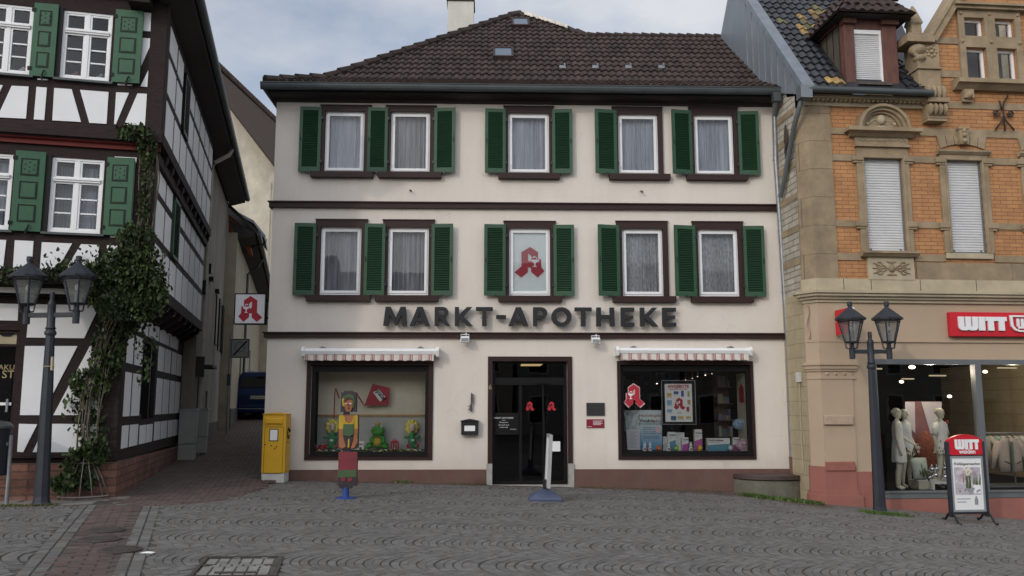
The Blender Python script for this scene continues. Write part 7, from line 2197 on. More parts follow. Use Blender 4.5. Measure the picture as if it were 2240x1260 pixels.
mb.prism([p0, p1, (p1[0], p1[1] - .1), (p0[0], p0[1] - .1)], yq - .4, yq + 2.2); mb.prism([p1, p2, (p2[0] - .02, p2[1] - .12), (p1[0], p1[1] - .1)], yq - .4, yq + 2.2); mb.build('dormer_roof', W['zinc'], dmr)
mb = MB(); a_, b_ = q(581, 521), q(556, 537); mb.tube([(a_[0], yq + .2, a_[1]), (a_[0] - .03, yq + .2, a_[1] - .18), (b_[0], yq + .2, b_[1]), (b_[0] - .1, yq + .2, b_[1] - .05)], .05, 8); mb.build('dormer_pipe', W['gutter'], dmr, smooth=True)

A4 = at(L, 'cream_gable_house', 'tall weathered cream gable house standing far behind the alley', 'house', 0, 0, 0)
y4 = 36.0
q = lambda px, py: L.hit(px, py, y4)
k0, k1 = q(470, 196), q(606, 372)
sl4 = (k1[1] - k0[1]) / (k1[0] - k0[0])
ul_ = k0[0] - 6; top4 = k0[1] - sl4 * 6
mb = MB(); mb.prism([(ul_, 0), (k1[0] + 1.5, 0), (k1[0] + 1.5, k1[1] + 1.5 * sl4), (ul_, top4)], y4, y4 + .4); mb.build('gable_wall', W['creamplaster'], A4)
mb = MB(); vb = [q(440, 120), q(478, 163), q(606, 281), q(606, 374), q(470, 196), q(440, 157)]; mb.prism(vb, y4 - .9, y4 + .0); mb.build('verge_boarding', mat('verge_boards', (.05, .038, .034), .85, .3, 5, (6, 1, 6)), A4)
mb = MB(); mb.box(k1[0] - .9, k1[0] - .3, y4 - .06, y4, 0, q(590, 400)[1]); mb.build('wall_pilaster', W['creamplaster'], A4)
e0_, e1_ = Vector((vb[0][0], 0, vb[0][1])), Vector((vb[2][0] + 1.5, 0, vb[2][1] + 1.5 * (vb[2][1] - vb[1][1]) / (vb[2][0] - vb[1][0])))
mb = MB(); mb.raw([(e0_.x, y4 - 1, e0_.z), (e1_.x, y4 - 1, e1_.z), (e1_.x, y4 + 9, e1_.z), (e0_.x, y4 + 9, e0_.z), (e0_.x, y4 - 1, e0_.z + .15), (e1_.x, y4 - 1, e1_.z + .15), (e1_.x, y4 + 9, e1_.z + .15), (e0_.x, y4 + 9, e0_.z + .15)], [(0, 3, 2, 1), (4, 5, 6, 7), (0, 1, 5, 4), (1, 2, 6, 5), (2, 3, 7, 6), (3, 0, 4, 7)])
rr4 = mb.build('roof', W['tile'], A4)
mb = MB()
for k in range(44):
    p, q_ = e0_.lerp(e1_, k / 44), e0_.lerp(e1_, (k + 1.1) / 44); mb.tube([(p.x, y4 - 1, p.z + .2), (q_.x, y4 - 1, q_.z + .16)], .09, 6)
mb.build('verge_tile', W['tile'], rr4)

# ================================================================== STREET THINGS
# ---- double lanterns
def street_lamp(px, py, top_py, label, turn, halfsep):
    p = ghit(px, py)
    d_ = ray(px, top_py); t = p.y / d_.y; H = EYE + d_.z * t - p.z      # height of the lantern finials
    k = H / 3.6
    o = thing('street_lamp', label, 'street lamp', p, turn, 'double lantern lamps in the square')
    ax_ = halfsep * p.y / FPX
    mb = MB(); mb.lathe(0, 0, [(.135, -.1), (.135, .02), (.115, .05), (.105, .12), (.095, .5), (.082, 1.5), (.062, 2.36 * k), (.06, 2.38 * k)], 8, ph=pi / 8); mb.build('pole', W['lampgrey'], o)
    mb = MB(); zc = 2.40 * k
    mb.lathe(0, 0, [(.075, zc - .03), (.085, zc), (.075, zc + .03), (.06, zc + .05), (.075, zc + .07), (.058, zc + .1), (.056, zc + .42), (.06, zc + .44), (.03, zc + .5), (.035, zc + .53), (.035, zc + .60), (.028, zc + .62)], 12)
    mb.build('pole_head', W['lampgrey'], o, smooth=True, auto=True)
    za = zc + .27
    mb = MB(); mb.box(-ax_, ax_, -.03, .03, za - .035, za + .035)
    mb.build('cross_arm', W['lampgrey'], o, bevel=.006)
    for sx in (-1, 1):
        ln = thing('lantern', None, None, (sx * ax_, 0, 0)); ln.parent = o
        zb = za + .17; zt = zb + .40; R1, R0_ = .225, .115
        mb = MB(); mb.lathe(0, 0, [(.05, za - .13), (.05, za + .07), (.038, za + .08), (.038, zb - .03), (.10, zb - .02), (.115, zb)], 12)
        for q in range(6): a = q * pi / 3; mb.tube([(.04 * cos(a), .04 * sin(a), za + .05), (.10 * cos(a), .10 * sin(a), za + .06), (.12 * cos(a), .12 * sin(a), zb)], .009, 5)
        mb.build('lantern_base', W['lampgrey'], ln)
        mb = MB()
        for q in range(6):
            a = q * pi / 3; mb.tube([(R0_ * cos(a), R0_ * sin(a), zb), (R1 * cos(a), R1 * sin(a), zt)], .012, 5)
            a2 = a + pi / 3
            mb.tube([(R1 * cos(a), R1 * sin(a), zt - .045), (R1 * cos(a2), R1 * sin(a2), zt - .045)], .009, 4); mb.tube([(R0_ * cos(a), R0_ * sin(a), zb), (R0_ * cos(a2), R0_ * sin(a2), zb)], .012, 4)
        mb.build('lantern_frame', W['lampgrey'], ln)
        mb = MB()
        for q in range(6):
            a, a2 = q * pi / 3, (q + 1) * pi / 3; mb.poly([(R0_ * cos(a), R0_ * sin(a), zb), (R0_ * cos(a2), R0_ * sin(a2), zb), (R1 * cos(a2), R1 * sin(a2), zt), (R1 * cos(a), R1 * sin(a), zt)])
        mb.build('lantern_glass', W['lampglass'], ln, fix=False)
        mb = MB(); mb.lathe(0, 0, [(.20, zt), (.262, zt - .01), (.265, zt + .02), (.235, zt + .045), (.05, zt + .20), (.035, zt + .215), (.035, zt + .24), (.045, zt + .25), (.045, zt + .31), (.03, zt + .32)], 12, ph=pi / 12)
        mb.build('lantern_roof', W['lampgrey'], ln)
        mb = MB(); mb.lathe(0, 0, [(.035, zb), (.035, zb + .16), (.02, zb + .17)], 10, 0); mb.ell((0, 0, zb + .24), (.038, .038, .06), 10, 8, 1)
        mb.build('bulb', [W['signgrey'], mat('frosted_bulb', (.72, .72, .70), .3, .02)], ln, smooth=True, auto=True)
    return o, H
lampL, HL = street_lamp(90, 1105, 548, 'slate grey double lantern street lamp before the timbered house', RAD(3), 53)
lampR, HR = street_lamp(1925, 1123, 648, 'slate grey double lantern street lamp before the clothes shop', RAD(-2), 40)
lampL.rotation_euler.y = -.02
print('LAMPS', HL, HR, lampL.location, lampR.location)
mb = MB(); zz = 2.0; mb.box(.06, .085, -.07, -.02, zz - .06, zz + .14); mb.tube([(.075 * cos(t), .075 * sin(t), zz) for t in np.linspace(0, 2 * pi, 12)], .006, 4)
st = mb.build('paper_sticker', W['sand2'], lampL)

# ---- litter bin
p = ghit(14, 1104)
o = thing('litter_bin', 'dark grey round litter bin on a post cut by the left picture edge', 'litter bin', p)
s = p.y / FPX
mb = MB(); mb.loft([(-.235, 0, .42, .185, .185), (-.235, 0, .45, .19, .19), (-.235, 0, 1.08, .205, .205), (-.235, 0, 1.10, .215, .215)], 20); mb.build('bin_body', W['lampgrey'], o, smooth=True, auto=True)
mb = MB(); mb.loft([(-.235, 0, 1.10, .225, .225), (-.235, 0, 1.13, .225, .225), (-.235, 0, 1.19, .17, .17), (-.235, 0, 1.21, .05, .05)], 20); mb.build('bin_lid', W['gutter'], o, smooth=True, auto=True)
MB().tube([(.0, .0, -.1), (.0, 0, .43), (-.03, .02, 1.0)], .03, 10).build('bin_post', W['steel'], o, smooth=True, auto=True)
MB().box(-.06, -.03, -.05, .02, .85, .9).build('bin_lock', W['steel'], o)

# ---- utility cabinets
for k, (px, py, h_, w_, d_, lab) in enumerate(((407, 993, 1.12, .40, .30, 'pale grey utility cabinet at the end of the timbered wall'), (432, 973, 1.10, .36, .28, 'second grey utility cabinet partly hidden behind the first one'))):
    cu_, cz_ = L.hit(px, py, 6.95 if k == 0 else 7.9); p = L.w(cu_, 6.95 if k == 0 else 7.9, cz_); o = thing('utility_cabinet', lab, 'utility cabinet', p, L.a, 'utility cabinets in the alley')
    s = p.y / FPX; w_ = (36 * s) / 2; 
    hh = (96 if k == 0 else 78) * s
    MB().box(-w_, w_, 0, .34, hh * .22, hh - .04).build('cabinet_body', W['cabinet'], o, bevel=.01)
    MB().box(-w_ + .01, w_ - .01, .01, .33, -.2, hh * .22 - .01).build('cabinet_foot', W['cabinet'], o)
    MB().prism([(-w_ - .02, hh - .04), (w_ + .02, hh - .04), (w_, hh), (-w_, hh)], -.02, .36).build('cabinet_roof', W['signgrey'], o)
    mb = MB(); frame_rect(mb, -w_ + .02, w_ - .02, hh * .24, hh - .07, .006, -.003, .002); mb.box(w_ - .07, w_ - .05, -.015, 0, hh * .5, hh * .58); mb.build('cabinet_door', W['signgrey'], o)

# ---- back of zone sign
p = ghit(499, 950, alley_z); o = thing('traffic_sign', 'grey square traffic sign with a diagonal bar on a pole in the alley', 'traffic sign', p)
s = p.y / FPX
hz = lambda py: EYE + ray(520, py).z * p.y / ray(520, py).y - p.z
hx = lambda px: ray(px, 760).x * p.y / ray(px, 760).y - p.x
MB().tube([(hx(503), .03, -.2), (hx(503), .03, hz(728))], .03, 8).build('sign_pole', W['zinc'], o, smooth=True, auto=True)
MB().box(hx(505), hx(546), -.01, .01, hz(783), hz(741)).build('sign_board', mat('faded_sign', (.33, .34, .33), .5, .08, 5), o, bevel=.006)
mb = MB(); frame_rect(mb, hx(506), hx(545), hz(782), hz(742), .02, -.014, -.011); a, b = (hx(509), hz(778)), (hx(542), hz(746)); mb.prism([(a[0], a[1]), (a[0] + .06, a[1]), (b[0], b[1]), (b[0] - .06, b[1])], -.020, -.015)
mb.build('black_bar', W['frameblk'], o)
cx, cz = hx(525), hz(759); r_ = .17
mb = MB(); mb.prism([[(cx + r_ * cos(t), cz + r_ * sin(t)) for t in np.linspace(0, 2 * pi, 25)[:-1]], [(cx + r_ * .78 * cos(t), cz + r_ * .78 * sin(t)) for t in np.linspace(0, 2 * pi, 25)[:-1]]], -.014, -.011); mb.build('grey_ring', W['zinc'], o)
MB().box(hx(503) - .05, hx(503) + .06, 0, .1, hz(843), hz(818)).build('pole_box', W['gutter'], o)

# ---- banner deep in the alley
p = Vector((0, 0, 0))
# ---- blue van
yv = 31.0
xl = ray(515, 870).x * yv; wv = 1.82
zc_ = alley_z(xl + .9, yv)
zv = EYE + ray(545, 922).z / ray(545, 922).y * yv
VN = thing('blue_van', 'dark blue compact van parked up the alley, seen from behind', 'van', (xl + wv / 2, yv, zv), RAD(4))
hv = (EYE + ray(545, 812).z / ray(545, 812).y * yv) - zv
hw = wv / 2
mb = MB()
prof = [(0, .30, .93), (0.02, .62, 1.0), (.0, .95, 1.0), (.10, 1.20, .97), (.25, hv - .16, .86), (.36, hv - .03, .78), (.6, hv, .74)]
ids = []
for dy_, z, k in prof:
    i = len(mb.v); ids.append(i); mb.v += [(-hw * k, dy_ + .10, z), (-hw * k * .9, dy_ + .0, z), (hw * k * .9, dy_, z), (hw * k, dy_ + .10, z), (hw * k, 4.2 - dy_ * 2.5, z), (-hw * k, 4.2 - dy_ * 2.5, z)]
for a, b in zip(ids, ids[1:]):
    for j in range(6): q = (j + 1) % 6; mb.f.append((a + j, a + q, b + q, b + j)); mb.m.append(0)
mb.f.append(tuple(ids[-1] + j for j in range(6))); mb.m.append(0); mb.f.append(tuple(ids[0] + j for j in range(6))[::-1]); mb.m.append(0)
mb.build('body', W['bluecar'], VN, bevel=.03)
sl_ = (hv - .16 - 1.20); 
mb = MB(); mb.raw([(-hw * .80, .105, 1.22), (hw * .80, .105, 1.22), (hw * .70, .245, hv - .2), (-hw * .70, .245, hv - .2), (-hw * .80, .085, 1.22), (hw * .80, .085, 1.22), (hw * .70, .225, hv - .2), (-hw * .70, .225, hv - .2)], [(0, 1, 2, 3), (4, 7, 6, 5), (0, 4, 5, 1), (1, 5, 6, 2), (2, 6, 7, 3), (3, 7, 4, 0)]); mb.build('rear_window', W['carglass'], VN)
MB().box(-hw * .95, hw * .95, -.10, .1, .32, .60).build('bumper', W['bluecar'], VN, bevel=.04)
MB().box(-hw * .9, hw * .9, -.11, -.09, .44, .47).build('chrome_strip', W['steel'], VN)
for sx in (-1, 1): MB().box(sx * hw * .98, sx * hw * .82, -.01, .15, .85, 1.25).build('tail_light', mat('tail_red', (.12, .01, .01), .3, .05), VN, bevel=.02)
pl = MB().box(-.28, .26, -.025, -.005, .80, .92).build('number_plate', mat('plate_yellow', (.42, .40, .26), .5, .03), VN)
MB().box(-.25, .23, -.03, -.026, .835, .88).build('plate_digits', W['signgrey'], pl)
for sx in (-1, 1):
    for yy in (.75, 3.4):
        w = MB().tube([(sx * (hw - .22), yy, .32), (sx * (hw - .01), yy, .32)], .32, 18).build('wheel', W['rubber'], VN); MB().tube([(sx * (hw - .02), yy, .32), (sx * (hw + .005), yy, .32)], .2, 14).build('rim', W['steel'], w)
mb = MB()
for sx in (-1, 1): mb.tube([(sx * hw * .66, .8, hv + .05), (sx * hw * .66, 3.0, hv + .05)], .02, 6)
mb.build('roof_rail', W['black'], VN)
MB().box(-.12, .12, .16, .2, hv - .22, hv - .17).build('brake_light', W['frameblk'], VN)

# ================================================================== GROUND
xs = np.linspace(-60, 60, 121); ys = np.linspace(-40, 90, 131)
mb = MB()
for y in ys:
    for x in xs: mb.v.append((x, y, gz(x) - .009))
nx = len(xs)
for j in range(len(ys) - 1):
    for i in range(nx - 1): mb.f.append((j * nx + i, j * nx + i + 1, (j + 1) * nx + i + 1, (j + 1) * nx + i)); mb.m.append(0)
tag(mb.build('ground', W['ground'], None, fix=False), 'sandy joints under the setts of the square', 'ground', kind='structure')


def inside(pt, poly):
    x, y = pt; c = False; j = len(poly) - 1
    for i in range(len(poly)):
        xi, yi = poly[i]; xj, yj = poly[j]
        if (yi > y) != (yj > y) and x < (xj - xi) * (y - yi) / (yj - yi) + xi: c = not c
        j = i
    return c
G2 = lambda px, py: tuple(ghit(px, py)[:2])
Lw = lambda u, y: tuple(L.w(u, y, 0)[:2])
Mw = lambda u, y: tuple(M.w(u, y, 0)[:2])
alley = [Lw(.0, -.0), G2(262, 1100), G2(310, 1107), G2(400, 1104), G2(470, 1098), G2(530, 1086), G2(570, 1070), G2(602, 1052), Mw(UL, .1), Mw(UL, 12), Lw(8.5, 34), Lw(.2, 34)]
e0, e1 = Vector(G2(215, 1104)), Vector(G2(100, 1260)); f0, f1 = Vector(G2(310, 1107)), Vector(G2(240, 1260))
strip = [tuple(e0), tuple(e0 + (e1 - e0) * 1.5), tuple(f0 + (f1 - f0) * 1.5), tuple(f0)]
side = [Lw(UW, -.0), Lw(-4, -.9), G2(0, 1106), G2(120, 1106), G2(235, 1104), G2(262, 1098), Lw(.05, -.0)]
gut = [Mw(UL, -.02), Mw(UL + .3, -.33), Mw(-.5, -.30), Mw(1.2, -.28), Mw(3.2, -.42), G2(1640, 1088), G2(1720, 1100), G2(1812, 1113), G2(1830, 1108), RF.w(0, 0, 0)[:2], Mw(UR, 0)]
gut = [tuple(q) for q in gut]
asph = [tuple(RF.w(-.0, .1, 0)[:2]), G2(1822, 1112), G2(1890, 1121), G2(1960, 1113), G2(2100, 1122), G2(2300, 1128), tuple(RF.w(UEND, .1, 0)[:2])]
pc = G2(545, 1238)
cov = [G2(463, 1216), G2(634, 1216), G2(648, 1290), G2(440, 1290)]
cx_, cy_ = (cov[0][0] + cov[1][0]) / 2, cov[0][1]
cw_ = (cov[1][0] - cov[0][0])
ca_ = RAD(11); cc_ = Vector((cx_ + .06, cy_ - .49)); cov = [tuple(cc_ + Vector((x * cw_ / 2 * cos(ca_) - y * .49 * sin(ca_), x * cw_ / 2 * sin(ca_) + y * .49 * cos(ca_)))) for x, y in ((-1, -1), (1, -1), (1, 1), (-1, 1))]


def stone(mb, c, hu, hv_, ang, zf, lift=.0, inset=.010):
    """one sett: a low domed block, corners jittered"""
    ca, sa = cos(ang), sin(ang); i = len(mb.v); j = .0025
    cor = []
    for su, sv in ((-1, -1), (1, -1), (1, 1), (-1, 1)):
        u = su * hu + rnd.uniform(-j, j); v = sv * hv_ + rnd.uniform(-j, j); cor.append((u, v))
    dz = rnd.uniform(-.0015, .0015) + lift; tx, ty = rnd.uniform(-.018, .018), rnd.uniform(-.018, .018)
    for k, (f, h) in enumerate(((1.0, -.012), (.972, -.0015), (.84, .0008))):
        for u, v in cor:
            u2, v2 = u * f, v * f; x, y = c[0] + u2 * ca - v2 * sa, c[1] + u2 * sa + v2 * ca
            mb.v.append((x, y, zf(x, y) + h + dz + tx * u2 + ty * v2))
    for r0 in (0, 4):
        for k in range(4): q = (k + 1) % 4; mb.f.append((i + r0 + k, i + r0 + q, i + r0 + 4 + q, i + r0 + 4 + k)); mb.m.append(0)
    mb.f.append((i + 8, i + 9, i + 10, i + 11)); mb.m.append(0)

excl = [alley, strip, side, gut, asph, cov]
def setts_edge(a, b, n_rows, off, mb, sgn):
    a, b = Vector(a), Vector(b); d = (b - a).normalized(); nrm = Vector((-d.y, d.x)) * sgn; ln = (b - a).length
    for r in range(n_rows):
        t = 0
        while t < ln:
            w = rnd.uniform(.10, .15); c = a + d * (t + w / 2) + nrm * (off + r * .12); stone(mb, c, w / 2 - .008, .052, math.atan2(d.y, d.x), gz); t += w
mb = MB()
band_ = []
ed0, ed1 = strip[0], strip[1]; fd0, fd1 = strip[3], strip[2]
setts_edge(ed0, ed1, 2, .07, mb, -1); setts_edge(fd0, fd1, 2, .07, mb, 1)
dE = (Vector(ed1) - Vector(ed0)).normalized(); 
def near_line(p, a, b, w):
    a, b, p = Vector(a), Vector(b), Vector(p); d = (b - a); t = max(0, min(1, (p - a).dot(d) / d.dot(d))); return (p - a - d * t).length < w
LWD, PITCH = 1.30, .087
lane = 0
yl = 6.71
while yl < 17.6:
    hw_ = LWD / 2; amp = .40
    x = -13.0 + rnd.uniform(0, .1)
    row = 0
    while x < 13.5:
        ns = 13
        # one arc across the lane, bulging to the left
        ph = rnd.uniform(-.03, .03)
        for k in range(ns):
            t = ((k + .5 + (.25 if row % 2 else -.25)) / ns) * 2 - 1
            if t < -1.02 or t > 1.02: continue
            ya = yl + hw_ + t * hw_; xa = x + amp * (t * t) * 1.0 + ph * .3
            if abs(xa) > .62 * ya + 1.6 or ya > 17.9: continue
            c = (xa, ya)
            if any(inside(c, e) for e in excl) or near_line(c, ed0, ed1, .27) or near_line(c, fd0, fd1, .27): continue
            l_ = M.loc(*c)
            if l_[1] > -.05 and UL - .2 < l_[0] < UR: continue
            ang = math.atan2(1.0 * hw_, 2 * amp * t)      # tangent of the arc
            sz = rnd.uniform(.93, 1.0)
            ln = hw_ * 2 / ns * sqrt(1 + (2 * amp * t / hw_) ** 2)
            stone(mb, c, ln / 2 * .955, PITCH / 2 * .875 * sin(ang) ** .9, ang, gz)
        x += PITCH * rnd.uniform(.96, 1.04); row += 1
    yl += LWD; lane += 1
tag(mb.build('cobbled_square', W['cobble'], None, fix=False), 'grey setts laid in arcs across the square', 'paving', kind='structure')
print('SETTS', len(mb.v) // 12)
# pavers: alley, strip, gutter strip
def pavers(poly, ang, pw, pl_, zf, mb, skip=(), ymax=60):
    P = [Vector(p) for p in poly]; ca, sa = cos(ang), sin(ang)
    tu = [p.x * ca + p.y * sa for p in P]; tv = [-p.x * sa + p.y * ca for p in P]
    v = min(tv); r = 0
    while v < max(tv):
        u = min(tu) - (pl_ / 2 if r % 2 else 0)
        while u < max(tu):
            c = (u * ca - v * sa, u * sa + v * ca)
            if inside(c, poly) and c[1] < ymax and not any(inside(c, e) for e in skip): stone(mb, c, pl_ / 2 - .006, pw / 2 - .006, ang, zf, 0)
            u += pl_
        v += pw; r += 1
mb = MB(); pavers(alley, L.a, .125, .23, alley_z, mb, ymax=34); 
tag(mb.build('alley_paving', W['paver'], None, fix=False), 'red brown paving blocks of the narrow alley', 'paving', kind='structure')
mb = MB(); n_ = 30
for j in range(n_):
    y = 13.0 + j * 1.6
    for x in (-30, 2.5): mb.v.append((x, y, alley_z(x if x > -7 else -7, y) - .03 if y > 13.5 else alley_z(x, 13.5) - .3))
for j in range(n_ - 1): mb.f.append((2 * j, 2 * j + 1, 2 * j + 3, 2 * j + 2)); mb.m.append(0)
# (bedding under the alley blocks, kept left of the pharmacy)
for k in range(len(mb.v)):
    x, y, z = mb.v[k]
    if x > 0: mb.v[k] = (min(M.w(UL, max(y - 17.2, -.2), 0).x, -4.6) if y > 17.2 else -5.2, y, alley_z(-6, y) - .03 if y > 14.5 else alley_z(-6, 14) - .2)
tag(mb.build('alley_bed', W['ground'], None, fix=False), 'dark bedding under the alley paving', 'ground', kind='structure')
mb = MB(); d_ = Vector(strip[0]) - Vector(strip[1]); pavers(strip, math.atan2(d_.y, d_.x) - pi / 2, .12, .24, gz, mb, skip=[alley])
tag(mb.build('brick_channel', W['paver'], None, fix=False), 'red brown brick strip crossing the setts', 'paving', kind='structure')
mb = MB(); pavers(gut, M.a, .10, .20, gz, mb); tag(mb.build('brick_edging', W['paver'], None, fix=False), 'red brick edging along the pharmacy wall', 'paving', kind='structure')
mb = MB(); pavers(side, L.a, .46, .75, gz, mb); tag(mb.build('slab_pavement', W['slab'], None, fix=False), 'beige slab pavement before the timbered house', 'pavement', kind='structure')
mb = MB(); tr = tessellate_polygon([[Vector((p[0], p[1], 0)) for p in asph]])
nn_ = 40
for t in range(nn_ + 1):
    pass
gx = np.linspace(min(p[0] for p in asph), max(p[0] for p in asph), 50); gy = np.linspace(min(p[1] for p in asph), max(p[1] for p in asph), 14)
for p in asph: mb.v.append((p[0], p[1], gz(p[0]) - .002))
for t in tr: mb.f.append(tuple(t)); mb.m.append(0)
tag(mb.build('side_pavement', W['asphalt'], None), 'grey pavement strip along the clothes shop', 'pavement', kind='structure')

# ---- covers
def cover(px, py, r_, label):
    p = ghit(px, py); o = thing('manhole_cover', label, 'manhole cover', p, 0, 'round covers in the brick strip')
    o.location.z += .012
    mb = MB(); mb.lathe(0, 0, [(r_, -.05), (r_, .0), (r_ - .02, .006)], 24); mb.build('cover_ring', W['manhole'], o)
    mb = MB(); mb.lathe(0, 0, [(r_ - .035, -.02), (r_ - .035, .009), (.001, .010)], 24)
    for k in range(-4, 5):
        w = sqrt(max((r_ - .05) ** 2 - (k * .045) ** 2, 0)); mb.box(-w, w, k * .045 - .008, k * .045 + .008, .008, .014)
    mb.build('cover_plate', W['manhole'], o)
cover(262, 1204, .215, 'rusty iron manhole cover nearest the camera, at the edge of the brick strip')
cover(215, 1181, .23, 'rusty iron manhole cover between the other two in the brick strip')
cover(230, 1161, .22, 'rusty iron manhole cover farthest up the brick strip')
p = (cc_.x, cc_.y, 0)
o = thing('utility_cover', 'rectangular access cover inlaid with setts in an iron frame', 'access cover', (p[0], p[1], gz(p[0]) + .0), ca_); o.rotation_euler.y = .028
mb = MB(); hx_, hy_ = cw_ / 2, .49
mb.box(-hx_, -hx_ + .03, -hy_, hy_, -.06, .012); mb.box(hx_ - .03, hx_, -hy_, hy_, -.06, .012); mb.box(-hx_ + .03, hx_ - .03, hy_ - .02, hy_, -.06, .012); mb.box(-hx_ + .03, hx_ - .03, -hy_, -hy_ + .02, -.06, .012)
mb.box(-.012, .012, -hy_ + .02, hy_ - .02, -.06, .004) if False else None
for sx in (-1, 1): mb.prism([(sx * (hx_ - .03), .10), (sx * (hx_ - .16), .06), (sx * (hx_ - .03), .0)], -.06, .008, ax='z')
mb.box(-.18, .18, -.35, -.30, -.06, .010)
mb.build('iron_frame', W['manhole'], o)
mb = MB(); y = -hy_ + .07
while y < hy_ - .03:
    x = -hx_ + .09 + (.05 if int(y * 100) % 2 else 0)
    while x < hx_ - .06: stone(mb, (x, y), .045, .042, 0, lambda a, b: 0.0); x += .105
    y += .098
mb.build('inlaid_setts', mat('inlaid_setts', (.20, .195, .18), .8, .15, 9, bump=.5, island=.2), o, fix=False)
p = ghit(323, 1210)
o = tag(MB().raw([(-.075, -.02, .004), (-.02, -.035, .008), (.05, -.03, .005), (.075, .01, .008), (.02, .03, .012), (-.05, .02, .009), (0, 0, .018)], [(0, 1, 6), (1, 2, 6), (2, 3, 6), (3, 4, 6), (4, 5, 6), (5, 0, 6)]).build('paper_litter', W['paper'], None, fix=False), 'crumpled white paper scrap lying on the setts', 'litter'); o.location = p
o.modifiers.new('thick', 'SOLIDIFY').thickness = .004

# ---- grass and weeds
def tuft(name, label, pts, n_, hgt, m, seed, zf=gz, spread=.06, wd=.006):
    mb = MB(); r = random.Random(seed)
    for k in range(n_):
        a = r.random() * (len(pts) - 1); i = int(a); f = a - i
        x = pts[i][0] + (pts[i + 1][0] - pts[i][0]) * f + r.gauss(0, spread); y = pts[i][1] + (pts[i + 1][1] - pts[i][1]) * f + r.gauss(0, spread)
        z = zf(x, y); h_ = hgt * r.uniform(.4, 1.2); t = r.random() * 2 * pi; lx, ly = cos(t), sin(t); w = wd * r.uniform(.7, 1.5); b = r.uniform(.2, .9) * h_
        mb.poly([(x - ly * w, y + lx * w, z - .01), (x + ly * w, y - lx * w, z - .01), (x + lx * b * .5 + ly * w * .7, y + ly * b * .5 - lx * w * .7, z + h_ * .6), (x + lx * b, y + ly * b, z + h_), (x + lx * b * .5 - ly * w * .7, y + ly * b * .5 + lx * w * .7, z + h_ * .6)])
    return tag(mb.build(name, m, None, fix=False), label, 'grass', kind='stuff')
q = lampR.location; tuft('grass_patch', 'green grass growing round the foot of the lamp by the clothes shop', [(q.x - .28, q.y - .05), (q.x, q.y - .2), (q.x + .38, q.y - .12)], 900, .055, W['weed'], 1, spread=.07)
q = lampL.location; tuft('grass_patch', 'dry moss and grass round the foot of the lamp by the timbered house', [(q.x - .75, q.y - .08), (q.x - .1, q.y - .14), (q.x + .18, q.y - .02)], 700, .035, W['moss'], 2, spread=.05)
bp = [Mw(M.loc(*G2(1620, 1081))[0], -.75), G2(1665, 1090), G2(1720, 1096), G2(1795, 1105)]
tuft('weed_strip', 'green weeds growing along the foot of the curved bench', bp, 1800, .07, W['weed'], 3, spread=.05, wd=.012)
tuft('moss_strip', 'thin moss line at the wall foot right of the door', [Mw(1.3, -.05), Mw(2.5, -.06), Mw(4.2, -.06)], 420, .03, W['moss'], 4, spread=.02)
tuft('moss_strip', 'thin moss at the wall foot left of the door', [Mw(-1.2, -.05), Mw(-.5, -.05)], 160, .035, W['moss'], 5, spread=.02)
p = Mw(M.loc(*G2(882, 1052))[0], -.06); tuft('weed_tuft', 'single dark weed tuft at the wall below the doll window', [(p[0] - .14, p[1]), (p[0] + .16, p[1])], 90, .06, W['weed'], 6, spread=.03, wd=.010)

# ---- climbing vine with its cage
V0 = ghit(170, 1076); vl = L.loc(V0.x, V0.y)
VN_ = at(L, 'climbing_vine', 'dense climbing vine growing up the corner of the timbered house', 'vine', 0, 0, 0)
mb = MB(); r = random.Random(11)
def vp(px, py, y): u, z = L.hit(px, py, y); return Vector((u, y, z))
ctrl = [(182, 1075), (186, 1000), (190, 930), (196, 860), (215, 790), (240, 720), (270, 650), (300, 560), (318, 470), (322, 390), (318, 310)]
for s_ in range(12):
    o1 = r.uniform(-26, 26); pts = []
    for k, (x, y) in enumerate(ctrl if s_ < 5 else ctrl[:7]):
        w_ = 1 if 0 < k < 4 else (.9 if k else .6); yy = -.14 - .04 * r.random() if k < 6 else -.40
        pts.append(vp(x + o1 * w_ + r.uniform(-5, 5), y, yy))
    mb.tube(pts, [.009] * len(pts), 5)
mb.build('vine_stem', W['stem'], VN_, smooth=True)
mb = MB()
blobs = [(292, 290, 34, 18, 130), (322, 320, 22, 34, 170), (320, 385, 13, 40, 60), (317, 450, 18, 35, 80), (300, 520, 40, 34, 260), (270, 585, 62, 40, 620), (305, 630, 58, 52, 800), (235, 640, 45, 40, 360), (335, 600, 24, 60, 200), (350, 650, 17, 34, 120),
         (262, 700, 46, 42, 420), (285, 690, 48, 36, 280), (240, 760, 38, 44, 300), (225, 800, 36, 34, 200), (196, 838, 44, 30, 240), (190, 880, 36, 34, 90), (175, 900, 34, 50, 60), (205, 950, 30, 40, 80), (190, 1000, 44, 24, 170), (160, 1030, 30, 24, 120), (140, 1058, 30, 18, 260), (185, 1052, 30, 20, 60), (205, 985, 34, 20, 120),
         (20, 602, 46, 18, 230), (118, 602, 48, 15, 200), (165, 588, 46, 18, 150), (205, 612, 36, 30, 200), (150, 565, 60, 22, 26), (225, 560, 40, 30, 40), (322, 740, 26, 60, 70), (345, 610, 24, 60, 60), (312, 820, 14, 30, 16)]
